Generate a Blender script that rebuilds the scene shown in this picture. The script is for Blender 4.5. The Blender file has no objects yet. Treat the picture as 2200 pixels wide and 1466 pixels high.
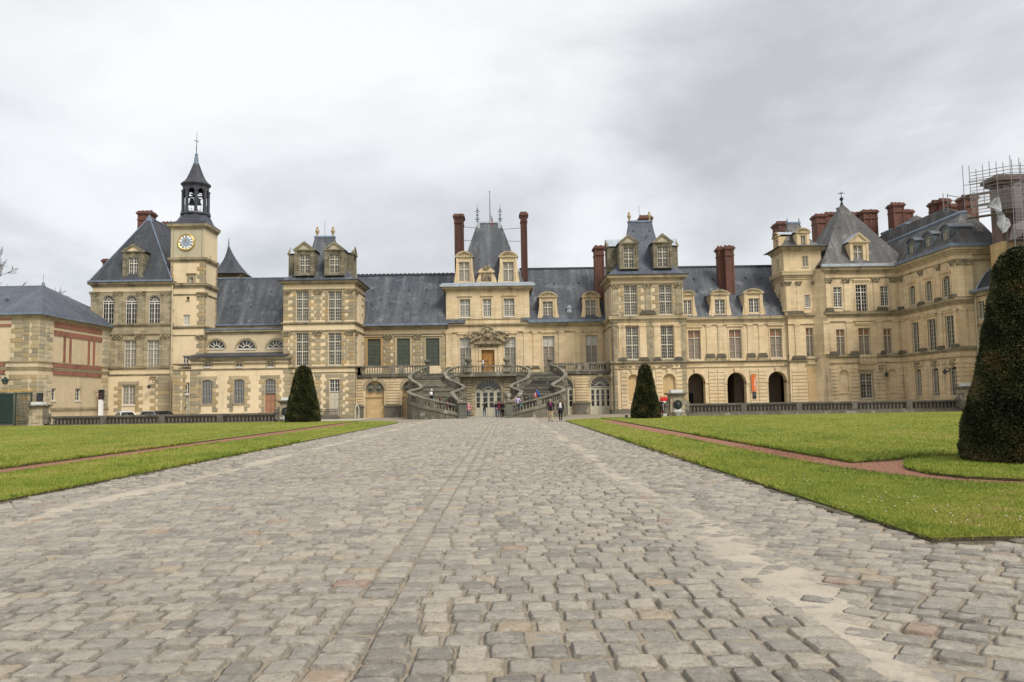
import bpy, math, random
import numpy as np
from mathutils import Vector, Matrix
S = bpy.context.scene
COL = S.collection
R = math.radians
rnd = random.Random(7)

# ------------------------------------------------------------------ camera
W0, H0, F = 2200.0, 1466.0, 1711.0          # photo size and focal length in photo pixels
EYE = 1.72
ROLL = R(0.93)
_cy = Vector((-13.0, -130.0, -F)).normalized()            # world +Y seen in camera axes
_cz = Vector((math.cos(ROLL), math.sin(ROLL), 0)).cross(_cy).normalized()
_cx = _cy.cross(_cz).normalized()
CAMROT = Matrix((_cx, _cy, _cz))                          # camera axes -> world axes
cam_d = bpy.data.cameras.new('camera')
cam = bpy.data.objects.new('camera', cam_d); COL.objects.link(cam)
cam_d.sensor_width = 36.0; cam_d.lens = 36.0 * F / W0
cam_d.clip_start = 0.1; cam_d.clip_end = 6000
cam.matrix_world = Matrix.Translation((0, 0, EYE)) @ CAMROT.to_4x4()
S.camera = cam

# ------------------------------------------------------------------ world, sun, exposure
SUN_ELEV, SUN_AZ = R(48), R(142)            # azimuth clockwise from +Y: behind the viewer, to the right
world = bpy.data.worlds.new('World'); S.world = world
world.use_nodes = True
nt = world.node_tree; nt.nodes.clear()
def wn(t, **k):
    n = nt.nodes.new(t)
    for a, b in k.items(): setattr(n, a, b)
    return n
sky = wn('ShaderNodeTexSky', sky_type='NISHITA', sun_disc=False, sun_elevation=SUN_ELEV, sun_rotation=SUN_AZ)
tc = wn('ShaderNodeTexCoord')
sep = wn('ShaderNodeSeparateXYZ'); nt.links.new(tc.outputs['Generated'], sep.inputs[0])
addz = wn('ShaderNodeMath', operation='ADD'); addz.inputs[1].default_value = 0.22
absz = wn('ShaderNodeMath', operation='ABSOLUTE'); nt.links.new(sep.outputs['Z'], absz.inputs[0])
nt.links.new(absz.outputs[0], addz.inputs[0])
dx = wn('ShaderNodeMath', operation='DIVIDE'); dy = wn('ShaderNodeMath', operation='DIVIDE')
nt.links.new(sep.outputs['X'], dx.inputs[0]); nt.links.new(addz.outputs[0], dx.inputs[1])
nt.links.new(sep.outputs['Y'], dy.inputs[0]); nt.links.new(addz.outputs[0], dy.inputs[1])
cmb = wn('ShaderNodeCombineXYZ'); nt.links.new(dx.outputs[0], cmb.inputs[0]); nt.links.new(dy.outputs[0], cmb.inputs[1])
def cloud(scale, off, det, rough, dist):
    mp = wn('ShaderNodeMapping'); mp.inputs['Location'].default_value = off
    mp.inputs['Scale'].default_value = (scale, scale * 0.85, 1)
    nt.links.new(cmb.outputs[0], mp.inputs[0])
    n = wn('ShaderNodeTexNoise'); n.inputs['Scale'].default_value = 1
    n.inputs['Detail'].default_value = det; n.inputs['Roughness'].default_value = rough; n.inputs['Distortion'].default_value = dist
    nt.links.new(mp.outputs[0], n.inputs['Vector']); return n
n1 = cloud(0.85, (3.6, 1.2, 0), 7, 0.5, 0.5)
mp3 = wn('ShaderNodeMapping'); mp3.inputs['Scale'].default_value = (2.6, 2.6, 6.0); mp3.inputs['Location'].default_value = (1.3, 2.2, .4); nt.links.new(tc.outputs['Generated'], mp3.inputs[0])
n2 = wn('ShaderNodeTexNoise'); n2.inputs['Scale'].default_value = 1.15; n2.inputs['Detail'].default_value = 8; n2.inputs['Roughness'].default_value = .55; n2.inputs['Distortion'].default_value = .35
nt.links.new(mp3.outputs[0], n2.inputs['Vector'])
mixn = wn('ShaderNodeMix', data_type='FLOAT'); mixn.inputs[0].default_value = 0.42
nt.links.new(n1.outputs['Fac'], mixn.inputs[2]); nt.links.new(n2.outputs['Fac'], mixn.inputs[3])
ramp = wn('ShaderNodeValToRGB'); nt.links.new(mixn.outputs[0], ramp.inputs[0])
e = ramp.color_ramp.elements
SK = 1.0
e[0].position = 0.36; e[0].color = (3.45 * SK, 3.49 * SK, 3.62 * SK, 1)
e[1].position = 0.61; e[1].color = (6.1 * SK, 6.1 * SK, 6.12 * SK, 1)
a_ = ramp.color_ramp.elements.new(0.44); a_.color = (4.3 * SK, 4.34 * SK, 4.45 * SK, 1)
b_ = ramp.color_ramp.elements.new(0.515); b_.color = (5.35 * SK, 5.37 * SK, 5.42 * SK, 1)
mixs = wn('ShaderNodeMix', data_type='RGBA'); mixs.inputs[0].default_value = 0.90
nt.links.new(sky.outputs[0], mixs.inputs[6]); nt.links.new(ramp.outputs[0], mixs.inputs[7])
bg = wn('ShaderNodeBackground'); bg.inputs['Strength'].default_value = 0.081
nt.links.new(mixs.outputs[2], bg.inputs[0])
wo = wn('ShaderNodeOutputWorld'); nt.links.new(bg.outputs[0], wo.inputs[0])

sun_d = bpy.data.lights.new('sun', 'SUN'); sun = bpy.data.objects.new('sun', sun_d); COL.objects.link(sun)
sun_d.energy = 1.5; sun_d.angle = R(22); sun_d.color = (1.0, 0.95, 0.87)
_sd = Vector((math.sin(SUN_AZ) * math.cos(SUN_ELEV), math.cos(SUN_AZ) * math.cos(SUN_ELEV), math.sin(SUN_ELEV)))
sun.rotation_euler = _sd.to_track_quat('Z', 'Y').to_euler(); sun.location = (30, -40, 60)

S.view_settings.view_transform = 'Standard'; S.view_settings.look = 'None'
S.view_settings.gamma = 1; S.view_settings.use_curve_mapping = False
S.view_settings.exposure = 1.08
S.render.engine = 'CYCLES'
S.cycles.max_bounces = 5; S.cycles.diffuse_bounces = 3; S.cycles.glossy_bounces = 3

# ------------------------------------------------------------------ picture <-> place
def ray(px, py):
    return CAMROT @ Vector((px - W0 / 2, H0 / 2 - py, -F))
def at(px, py, D):                       # point of the vertical plane Y = D seen at photo pixel px, py -> (X, Z)
    d = ray(px, py); t = D / d.y
    return d.x * t, EYE + d.z * t
def atX(px, py, X):                      # point of the vertical plane X = const -> (Y, Z)
    d = ray(px, py); t = X / d.x
    return d.y * t, EYE + d.z * t
def ground(px, py, z=0.0):
    d = ray(px, py); t = (z - EYE) / d.z
    return d.x * t, d.y * t
def zoomer(x0, y0, k):
    return lambda x, y: (x0 + x * k, y0 + y * k)
zA = zoomer(0, 400, .35466); zB = zoomer(340, 270, .35466); zC = zoomer(560, 470, .30702); zD = zoomer(760, 400, .2729)
zE = zoomer(740, 690, .27273); zF = zoomer(1120, 430, .32730); zG = zoomer(1440, 430, .32736); zH = zoomer(1720, 350, .37530)

# ------------------------------------------------------------------ object helpers
class Thing: pass
def thing(name, label, cat, loc=(0, 0, 0), group=None):
    o = bpy.data.objects.new(name, None); COL.objects.link(o)
    o.empty_display_size = 0.5
    o.location = loc; o['label'] = label; o['category'] = cat
    if group: o['group'] = group
    return o
def tag(o, label, cat, group=None):
    o['label'] = label; o['category'] = cat
    if group: o['group'] = group
    return o
def rootloc(p):
    v = Vector((0, 0, 0))
    while p is not None:
        v += p.location; p = p.parent
    return v

class MB:
    """collects faces in world coordinates; T maps local (u, d, z) to the world"""
    def __init__(s, T=None):
        s.v = []; s.f = []; s.m = []; s.mi = 0; s.T = T
    def face(s, pts, mi=None):
        b = len(s.v)
        if s.T: pts = [s.T(*p) for p in pts]
        s.v.extend(tuple(p) for p in pts); s.f.append(tuple(range(b, b + len(pts)))); s.m.append(s.mi if mi is None else mi)
    def mesh(s, verts, faces, mi=None):
        b = len(s.v)
        if s.T: verts = [s.T(*p) for p in verts]
        s.v.extend(tuple(p) for p in verts)
        for f in faces:
            s.f.append(tuple(b + i for i in f)); s.m.append(s.mi if mi is None else mi)
    def box(s, a0, a1, b0, b1, c0, c1, mi=None):
        v = [(a0, b0, c0), (a1, b0, c0), (a1, b1, c0), (a0, b1, c0), (a0, b0, c1), (a1, b0, c1), (a1, b1, c1), (a0, b1, c1)]
        s.mesh(v, [(0, 3, 2, 1), (4, 5, 6, 7), (0, 1, 5, 4), (1, 2, 6, 5), (2, 3, 7, 6), (3, 0, 4, 7)], mi)
    def rings(s, rings, cap=True, mi=None, closed=True):
        n = len(rings[0]); v = [p for r_ in rings for p in r_]; f = []
        for k in range(len(rings) - 1):
            for i in range(n if closed else n - 1):
                j = (i + 1) % n
                f.append((k * n + i, k * n + j, (k + 1) * n + j, (k + 1) * n + i))
        if cap and closed:
            f.append(tuple(reversed(range(n)))); f.append(tuple(range((len(rings) - 1) * n, len(rings) * n)))
        s.mesh(v, f, mi)
    def lathe(s, c, prof, n=12, mi=None, phase=0.0, sx=1.0, sy=1.0):
        s.rings([[(c[0] + sx * r_ * math.cos(2 * math.pi * i / n + phase), c[1] + sy * r_ * math.sin(2 * math.pi * i / n + phase), c[2] + z) for i in range(n)] for r_, z in prof], True, mi)
    def loft(s, rects, mi=None):      # rects: (x0, x1, y0, y1, z)
        s.rings([[(a, c, z), (b, c, z), (b, d, z), (a, d, z)] for a, b, c, d, z in rects], True, mi)
    def tube(s, pts, r_, n=6, mi=None):
        pts = [Vector(p) for p in pts]; rr = r_ if isinstance(r_, (list, tuple)) else [r_] * len(pts)
        rings = []; up = Vector((0.13, 0.21, 0.97))
        for i, p in enumerate(pts):
            d = (pts[min(i + 1, len(pts) - 1)] - pts[max(i - 1, 0)])
            if d.length < 1e-9: d = Vector((0, 0, 1))
            d.normalize()
            u = d.cross(up)
            if u.length < 0.05: u = d.cross(Vector((1, 0, 0)))
            u.normalize(); w = d.cross(u)
            rings.append([tuple(p + (u * math.cos(2 * math.pi * k / n) + w * math.sin(2 * math.pi * k / n)) * rr[i]) for k in range(n)])
        s.rings(rings, True, mi)
    def prism(s, poly, d0, d1, mi=None):   # polygon in (u, z), extruded in d
        n = len(poly)
        v = [(u, d0, z) for u, z in poly] + [(u, d1, z) for u, z in poly]
        f = [tuple(range(n)), tuple(reversed(range(n, 2 * n)))] + [(i, i + n, (i + 1) % n + n, (i + 1) % n) for i in range(n)]
        s.mesh(v, f, mi)
    def sphere(s, c, r_, n=8, m=6, mi=None, sz=1.0):
        s.lathe((c[0], c[1], c[2]), [(max(1e-4, r_ * math.sin(math.pi * k / m)), -r_ * sz * math.cos(math.pi * k / m)) for k in range(m + 1)], n, mi)
    def build(s, name, mats, parent=None, smooth=False, loc=None, kind=None):
        if not s.v: return None
        if not isinstance(mats, (list, tuple)): mats = [mats]
        off = rootloc(parent) if parent is not None else Vector((0, 0, 0))
        if loc is not None: off = off + (Vector(loc) - off)
        me = bpy.data.meshes.new(name)
        va = np.array(s.v, dtype=np.float64) - np.array(off)
        me.from_pydata(va.tolist(), [], s.f)
        for m_ in mats: me.materials.append(m_)
        if len(mats) > 1: me.polygons.foreach_set('material_index', s.m)
        if smooth: me.polygons.foreach_set('use_smooth', [True] * len(me.polygons))
        me.update()
        o = bpy.data.objects.new(name, me); COL.objects.link(o)
        if parent is not None:
            o.parent = parent
            o.location = Vector((0, 0, 0)) if loc is None else Vector(loc) - rootloc(parent)
        elif loc is not None: o.location = loc
        if kind: o['kind'] = kind
        return o
def npmesh(name, verts, faces, mats, parent=None, mi=None, smooth=False, kind=None, attrs=None):
    """fast mesh from arrays; faces (n, k) all the same size or a list of such arrays"""
    me = bpy.data.meshes.new(name)
    fl = faces if isinstance(faces, list) else [faces]
    fl = [f for f in fl if len(f)]
    me.vertices.add(len(verts)); me.vertices.foreach_set('co', np.asarray(verts, dtype=np.float32).ravel())
    nl = sum(f.size for f in fl); npoly = sum(len(f) for f in fl)
    me.loops.add(nl); me.polygons.add(npoly)
    me.loops.foreach_set('vertex_index', np.concatenate([f.ravel() for f in fl]).astype(np.int32))
    tot = np.concatenate([np.full(len(f), f.shape[1], dtype=np.int32) for f in fl])
    st = np.concatenate([[0], np.cumsum(tot)[:-1]]).astype(np.int32)
    me.polygons.foreach_set('loop_start', st)
    if not isinstance(mats, (list, tuple)): mats = [mats]
    for m_ in mats: me.materials.append(m_)
    if mi is not None: me.polygons.foreach_set('material_index', np.asarray(mi, dtype=np.int32))
    if smooth: me.polygons.foreach_set('use_smooth', np.ones(npoly, dtype=bool))
    for an, arr in (attrs or {}).items():
        at_ = me.attributes.new(an, 'FLOAT', 'POINT'); at_.data.foreach_set('value', np.asarray(arr, dtype=np.float32))
    me.update(calc_edges=True); me.validate()
    o = bpy.data.objects.new(name, me); COL.objects.link(o)
    if parent is not None: o.parent = parent
    if kind: o['kind'] = kind
    return o
def inst(name, me, parent, loc, scale=(1, 1, 1), rot=(0, 0, 0)):      # another object on shared mesh data, world location
    o = bpy.data.objects.new(name, me); COL.objects.link(o)
    o.parent = parent; o.location = Vector(loc) - rootloc(parent); o.scale = scale; o.rotation_euler = rot
    return o
def front(D): return lambda u, d, z: (u, D - d, z)          # wall facing the viewer
def facing_left(X): return lambda u, d, z: (X - d, u, z)    # wall facing -X, u runs along Y
def facing_right(X): return lambda u, d, z: (X + d, u, z)
# ------------------------------------------------------------------ materials
class NG:
    def __init__(s, name):
        s.mat = bpy.data.materials.new(name); s.mat.use_nodes = True
        s.t = s.mat.node_tree; s.t.nodes.clear()
        s.out = s.n('ShaderNodeOutputMaterial'); s.b = s.n('ShaderNodeBsdfPrincipled')
        s.l(s.b.outputs[0], s.out.inputs[0])
        s.b.inputs['Specular IOR Level'].default_value = 0.25
        s.pos = s.n('ShaderNodeNewGeometry').outputs['Position']
    def n(s, t, **k):
        x = s.t.nodes.new(t)
        for a, b in k.items(): setattr(x, a, b)
        return x
    def l(s, a, b): s.t.links.new(a, b)
    def mapped(s, scale, loc=(0, 0, 0), rot=(0, 0, 0), src=None):
        m = s.n('ShaderNodeMapping'); m.inputs['Scale'].default_value = scale; m.inputs['Location'].default_value = loc
        m.inputs['Rotation'].default_value = rot
        s.l(src or s.pos, m.inputs[0]); return m.outputs[0]
    def noise(s, scale, det=4, rough=.55, vec=None, dist=0.0):
        x = s.n('ShaderNodeTexNoise'); x.inputs['Scale'].default_value = scale; x.inputs['Detail'].default_value = det
        x.inputs['Roughness'].default_value = rough; x.inputs['Distortion'].default_value = dist
        s.l(vec or s.pos, x.inputs['Vector']); return x.outputs['Fac']
    def ramp(s, fac, *stops):
        x = s.n('ShaderNodeValToRGB'); e = x.color_ramp.elements
        while len(e) < len(stops): e.new(0.5)
        for el, (p, c) in zip(e, stops):
            el.position = p; el.color = c if isinstance(c, (tuple, list)) and len(c) == 4 else ((*c, 1) if isinstance(c, (tuple, list)) else (c, c, c, 1))
        s.l(fac, x.inputs[0]); return x.outputs[0]
    def mix(s, fac, a, b, mode='MIX'):
        x = s.n('ShaderNodeMix', data_type='RGBA', blend_type=mode)
        for i, v in ((0, fac), (6, a), (7, b)):
            if hasattr(v, 'is_linked') or hasattr(v, 'links'): s.l(v, x.inputs[i])
            elif i == 0: x.inputs[0].default_value = v
            else: x.inputs[i].default_value = (*v, 1) if len(v) == 3 else v
        return x.outputs[2]
    def math(s, op, a, b=0.0):
        x = s.n('ShaderNodeMath', operation=op)
        for i, v in enumerate((a, b)):
            if hasattr(v, 'links'): s.l(v, x.inputs[i])
            else: x.inputs[i].default_value = v
        return x.outputs[0]
    def rand(s): return s.n('ShaderNodeObjectInfo').outputs['Random']
    def col(s, c):
        if hasattr(c, 'links'): s.l(c, s.b.inputs['Base Color'])
        else: s.b.inputs['Base Color'].default_value = (*c, 1)
    def rough(s, v):
        if hasattr(v, 'links'): s.l(v, s.b.inputs['Roughness'])
        else: s.b.inputs['Roughness'].default_value = v
    def bump(s, h, st=.4, d=.02):
        x = s.n('ShaderNodeBump'); x.inputs['Strength'].default_value = st; x.inputs['Distance'].default_value = d
        s.l(h, x.inputs['Height']); s.l(x.outputs[0], s.b.inputs['Normal'])
M = {}
def stone(name, c1, c2, grime=(.13, .115, .08), amt=.5, pale=None, rnd_tint=None, joints=None, bump=.4, scale=.35, thr=(.50, .72)):
    g = NG(name)
    base = g.mix(g.ramp(g.noise(scale, 5, .6), (.35, 0.), (.65, 1.)), c1, c2)
    base = g.mix(g.math('MULTIPLY', g.ramp(g.noise(2.3, 4, .65), (.4, 0.), (.75, 1.)), .35), base, tuple(x * .72 for x in c2))
    if joints:
        bw, bh, dark = joints[:3]; jl, jh = joints[3:] if len(joints) > 3 else (.9, 1.05)
        sp = g.n('ShaderNodeSeparateXYZ'); g.l(g.pos, sp.inputs[0])
        cb = g.n('ShaderNodeCombineXYZ'); g.l(g.math('ADD', sp.outputs[0], sp.outputs[1]), cb.inputs[0]); g.l(sp.outputs[2], cb.inputs[1])
        br = g.n('ShaderNodeTexBrick'); g.l(cb.outputs[0], br.inputs['Vector'])
        br.inputs['Scale'].default_value = 1; br.inputs['Brick Width'].default_value = bw; br.inputs['Row Height'].default_value = bh
        br.inputs['Mortar Size'].default_value = .014; br.inputs['Mortar Smooth'].default_value = .6; br.inputs['Bias'].default_value = 0
        br.inputs['Color1'].default_value = (jl, jl * .985, jl * .955, 1); br.inputs['Color2'].default_value = (jh, jh * .985, jh * .955, 1); br.inputs['Mortar'].default_value = (dark, dark, dark, 1)
        base = g.mix(1.0, base, br.outputs['Color'], 'MULTIPLY')
    if rnd_tint:
        base = g.mix(1.0, base, g.ramp(g.rand(), *rnd_tint), 'MULTIPLY')
    # rain streaks and soot: long vertical noise, broken by a finer one
    st = g.noise(1.0, 5, .6, g.mapped((.9, .9, .09)))
    st2 = g.noise(.55, 5, .62, g.mapped((1, 1, .6), (17, 3, 5)))
    gm = g.math('MULTIPLY', g.ramp(st, (thr[0], 0.), (thr[1], 1.)), g.ramp(st2, (.40, .15), (.68, 1.)))
    base = g.mix(g.math('MULTIPLY', gm, amt), base, grime)
    if pale:
        base = g.mix(g.math('MULTIPLY', g.ramp(g.noise(1.4, 6, .7, g.mapped((1, 1, .55), (4, 9, 2))), (.56, 0.), (.66, 1.)), pale[1]), base, pale[0])
    g.col(base); g.rough(.88)
    g.bump(g.noise(9, 4, .7), bump, .03)
    M[name] = g.mat; return g.mat
stone('stone_clean', (.655, .505, .305), (.70, .575, .385), grime=(.16, .135, .09), amt=.75, thr=(.46, .68), joints=(.95, .42, .74))
stone('stone_trim', (.40, .325, .205), (.335, .275, .175), grime=(.075, .068, .05), amt=.9, thr=(.42, .62))  # real grime, plus a darker tone painted in for shade on string courses
stone('stone_mould', (.52, .415, .255), (.44, .36, .225), grime=(.09, .08, .055), amt=.92, thr=(.45, .64))  # grimy moulding stone, its darkness partly standing in for shade under the profiles
stone('stone_grey', (.41, .345, .225), (.32, .28, .195), grime=(.085, .08, .06), amt=.8, joints=(.8, .36, .6, .72, 1.18))
stone('stone_dormer', (.235, .205, .14), (.18, .162, .118), grime=(.06, .056, .045), amt=.8, joints=(.55, .36, .5, .68, 1.35))
stone('quoin', (.40, .335, .22), (.31, .27, .19), grime=(.08, .075, .055), amt=.65, rnd_tint=((0., (.74, .75, .75)), (.25, (1.08, 1.06, 1.02)), (.5, (.88, .88, .88)), (.72, (1.12, .98, .74)), (.93, (1.25, 1.2, 1.1)), (1., (1.2, .92, .62))))
stone('quoin_pale', (.46, .40, .28), (.37, .34, .255), amt=.3, rnd_tint=((0., (.7, .7, .7)), (.4, (1., 1., 1.)), (.75, (1.2, 1.18, 1.12)), (1., (1.0, .9, .72))))
stone('plaster', (.73, .595, .395), (.665, .535, .345), grime=(.30, .25, .17), amt=.55, bump=.15)
stone('plaster_grey', (.47, .42, .30), (.42, .375, .27), grime=(.2, .18, .13), amt=.45, bump=.15)
stone('plaster_pink', (.62, .505, .335), (.55, .45, .30), grime=(.28, .23, .16), amt=.6, bump=.15)
stone('stone_dark', (.185, .168, .125), (.115, .107, .082), grime=(.04, .038, .032), amt=.85, pale=((.40, .375, .31), .8))
stone('stone_moss', (.17, .168, .13), (.115, .118, .09), grime=(.035, .036, .03), amt=.7, pale=((.27, .265, .22), .4))
stone('balus', (.255, .232, .178), (.15, .14, .11), grime=(.045, .043, .036), amt=.85, pale=((.46, .43, .35), .6), scale=1.2)
stone('cap_grime', (.15, .13, .09), (.10, .09, .07), grime=(.04, .04, .035), amt=.6)
stone('niche_ochre', (.60, .43, .22), (.52, .385, .21), grime=(.25, .19, .1), amt=.6, joints=(1.1, .5, .75))
stone('carved', (.46, .38, .24), (.13, .11, .075), grime=(.04, .036, .03), amt=.9, scale=3.2)  # dark blotches, beyond the grime, imitate shade in the hollows of the carving
def hcoord(g):
    sp = g.n('ShaderNodeSeparateXYZ'); g.l(g.pos, sp.inputs[0])
    nn = g.n('ShaderNodeNewGeometry').outputs['True Normal']; sn = g.n('ShaderNodeSeparateXYZ'); g.l(nn, sn.inputs[0])
    f = g.math('GREATER_THAN', g.math('ABSOLUTE', sn.outputs[0]), g.math('ABSOLUTE', sn.outputs[1]))
    m = g.n('ShaderNodeMix', data_type='FLOAT'); g.l(f, m.inputs[0]); g.l(sp.outputs[0], m.inputs[2]); g.l(sp.outputs[1], m.inputs[3])
    cb = g.n('ShaderNodeCombineXYZ'); g.l(m.outputs[0], cb.inputs[0]); g.l(sp.outputs[2], cb.inputs[1]); return cb.outputs[0]
stone('moat_stone', (.15, .138, .105), (.095, .09, .07), grime=(.035, .034, .028), amt=.8, pale=((.30, .285, .24), .35), scale=1.2)
def slate(name, c1, c2, light, amt, streak=(1.1, 1.1, .07)):
    g = NG(name)
    base = g.mix(g.ramp(g.noise(.3, 5, .65), (.35, 0.), (.65, 1.)), c1, c2)
    hc = hcoord(g); st = g.noise(1.0, 6, .68, g.mapped((streak[0], streak[2], 1), src=hc))
    pt = g.noise(.8, 6, .7, g.mapped((1, 1, .5), (3, 1, 8)))
    base = g.mix(g.math('MULTIPLY', g.ramp(st, (.47, 0.), (.7, 1.)), amt), base, light)
    base = g.mix(g.math('MULTIPLY', g.ramp(pt, (.55, 0.), (.66, 1.)), amt * .95), base, tuple(x * 1.15 for x in light))
    br = g.n('ShaderNodeTexBrick'); g.l(hc, br.inputs['Vector']); br.inputs['Scale'].default_value = 1
    br.inputs['Brick Width'].default_value = .24; br.inputs['Row Height'].default_value = .17; br.inputs['Mortar Size'].default_value = .012
    br.inputs['Color1'].default_value = (.74, .76, .8, 1); br.inputs['Color2'].default_value = (1.2, 1.18, 1.16, 1); br.inputs['Mortar'].default_value = (.5, .5, .5, 1)
    base = g.mix(.8, base, br.outputs['Color'], 'MULTIPLY')
    g.col(base); g.rough(.62); g.b.inputs['Specular IOR Level'].default_value = .35
    g.bump(br.outputs['Fac'], -.25, .02)
    M[name] = g.mat
slate('slate', (.058, .064, .076), (.082, .088, .10), (.185, .195, .21), .7)
slate('slate_dark', (.036, .039, .047), (.054, .058, .066), (.10, .105, .115), .5)
slate('slate_streaky', (.052, .058, .070), (.080, .087, .10), (.19, .205, .22), .62, (.9, .9, .07))
slate('slate_blue', (.075, .085, .11), (.10, .112, .138), (.16, .175, .2), .45)
slate('slate_brown', (.050, .048, .047), (.082, .078, .074), (.20, .19, .175), .75)
stone('step_stone', (.125, .117, .092), (.085, .081, .064), grime=(.05, .048, .04), amt=.6, pale=((.36, .34, .28), .35), rnd_tint=((0., (.42, .42, .42)), (.5, (.9, .9, .9)), (.75, (1.25, 1.23, 1.15)), (.9, (1.4, 1.36, 1.28)), (1., (2.3, 2.2, 2.0))))
def plain(name, c, rough=.6, metal=0., var=.15, spec=.3, scale=6.0):
    g = NG(name)
    g.col(g.mix(g.ramp(g.noise(scale, 4, .6), (.3, 0.), (.7, 1.)), tuple(x * (1 - var) for x in c), tuple(min(1, x * (1 + var)) for x in c)))
    g.rough(rough); g.b.inputs['Metallic'].default_value = metal; g.b.inputs['Specular IOR Level'].default_value = spec
    M[name] = g.mat; return g.mat
plain('lead', (.15, .19, .25), .5, 0., .3, .4, 1.5)
plain('lead_grey', (.10, .115, .13), .5, 0., .3, .4, 3)
plain('lead_pale', (.36, .40, .44), .5, 0., .2, .4, 1.5)
plain('lead_dark', (.045, .048, .062), .5, 0., .35, .4, 2)
plain('white_paint', (.66, .63, .55), .5, 0., .06)
plain('cream_paint', (.50, .46, .36), .5, 0., .08)
plain('door_grey', (.50, .47, .36), .5, 0., .08)
plain('iron', (.03, .032, .035), .5, 0., .3)
plain('iron_green', (.028, .05, .042), .45, 0., .25)
plain('iron_grey', (.30, .30, .28), .5, 0., .2)
plain('gold', (.62, .42, .12), .35, .75, .15)
plain('gilt_stone', (.34, .26, .14), .5, .2, .4, .4, 14)
plain('oak', (.36, .18, .05), .5, 0., .25, .3, 3)
plain('door_brown', (.33, .17, .10), .55, 0., .15)
plain('shutter_green', (.070, .080, .062), .55, 0., .18, .3, 2)
plain('pipe', (.48, .42, .29), .55, 0., .2)
plain('bronze', (.035, .045, .04), .45, .4, .3)
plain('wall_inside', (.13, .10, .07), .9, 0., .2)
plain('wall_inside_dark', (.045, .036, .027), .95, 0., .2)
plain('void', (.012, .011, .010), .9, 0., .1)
plain('banner_orange', (.62, .14, .03), .6, 0., .08)
plain('lamp_red', (.30, .03, .03), .4)
plain('sign_red', (.66, .03, .03), .5, 0., .05)
plain('sign_white', (.8, .8, .8), .5, 0., .03)
plain('clock_white', (.80, .80, .76), .5, 0., .03)
plain('clock_blue', (.26, .31, .385), .5, 0., .05)
plain('ink', (.03, .03, .035), .6, 0., .1)
plain('marble', (.62, .64, .60), .6, 0., .12)
plain('car_white', (.7, .71, .72), .25, 0., .03, .5)
plain('car_dark', (.03, .035, .045), .25, .2, .03, .5)
plain('car_grey', (.25, .26, .28), .25, .3, .03, .5)
plain('rubber', (.02, .02, .02), .8)
plain('steel', (.25, .25, .26), .4, .5, .2)
plain('plank_wood', (.24, .19, .14), .8, 0., .3)
plain('blue_flag', (.03, .05, .22), .7); plain('red_flag', (.45, .03, .03), .7)
g = NG('netting'); g.col((.42, .38, .37)); g.rough(.9)
_tr = g.n('ShaderNodeBsdfTransparent'); _mx = g.n('ShaderNodeMixShader'); _mx.inputs[0].default_value = .24
g.l(_tr.outputs[0], _mx.inputs[1]); g.l(g.b.outputs[0], _mx.inputs[2]); g.l(_mx.outputs[0], g.out.inputs[0]); M['netting'] = g.mat
g = NG('tarp'); g.col(g.mix(g.ramp(g.noise(2.2, 5, .65), (.35, 0.), (.65, 1.)), (.26, .265, .28), (.52, .53, .56))); g.rough(.6); M['tarp'] = g.mat
def glass(name, c1, c2, rough=.07, sc=1.7):
    g = NG(name)
    sp = g.n('ShaderNodeVectorMath', operation='SNAP'); sp.inputs[1].default_value = (.45, .9, .52)
    g.l(g.pos, sp.inputs[0]); w = g.n('ShaderNodeTexWhiteNoise'); g.l(sp.outputs[0], w.inputs[0])
    f = g.mix(.5, g.ramp(w.outputs[0], (.2, 0.), (.8, 1.)), g.ramp(g.noise(sc, 3), (.4, 0.), (.6, 1.)))
    g.col(g.mix(f, c1, c2)); g.rough(rough); g.b.inputs['Specular IOR Level'].default_value = .6
    M[name] = g.mat
glass('glass_dark', (.007, .007, .008), (.03, .03, .03))
glass('glass_mid', (.014, .014, .014), (.14, .132, .115))
glass('glass_blind', (.21, .19, .155), (.29, .265, .215), .2)
glass('glass_taupe', (.20, .155, .115), (.25, .2, .15), .25)
glass('glass_white', (.40, .38, .33), (.52, .50, .44), .25)
glass('glass_amber', (.22, .105, .045), (.28, .15, .075), .2)
glass('glass_lead', (.13, .115, .09), (.24, .22, .18), .2)
def brick(name, c1, c2, mortar):
    g = NG(name)
    sp = g.n('ShaderNodeSeparateXYZ'); g.l(g.pos, sp.inputs[0])
    cb = g.n('ShaderNodeCombineXYZ'); g.l(g.math('ADD', sp.outputs[0], sp.outputs[1]), cb.inputs[0]); g.l(sp.outputs[2], cb.inputs[1])
    br = g.n('ShaderNodeTexBrick'); g.l(cb.outputs[0], br.inputs['Vector']); br.inputs['Scale'].default_value = 1
    br.inputs['Brick Width'].default_value = .23; br.inputs['Row Height'].default_value = .075; br.inputs['Mortar Size'].default_value = .008
    br.inputs['Color1'].default_value = (*c1, 1); br.inputs['Color2'].default_value = (*c2, 1); br.inputs['Mortar'].default_value = (*mortar, 1)
    c = g.mix(g.math('MULTIPLY', g.ramp(g.noise(1.1, 5, .65, g.mapped((1, 1, .3))), (.5, 0.), (.75, 1.)), .75), br.outputs['Color'], (.05, .035, .03))
    g.col(c); g.rough(.85); g.bump(br.outputs['Fac'], -.4, .015); M[name] = g.mat
brick('brick', (.19, .075, .050), (.115, .05, .038), (.15, .10, .08))
brick('brick_dusty', (.20, .135, .115), (.145, .10, .085), (.2, .17, .155))
brick('brick_dark', (.11, .04, .03), (.07, .03, .026), (.08, .055, .045))
brick('brick_band', (.33, .125, .08), (.25, .095, .065), (.27, .18, .14))
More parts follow.
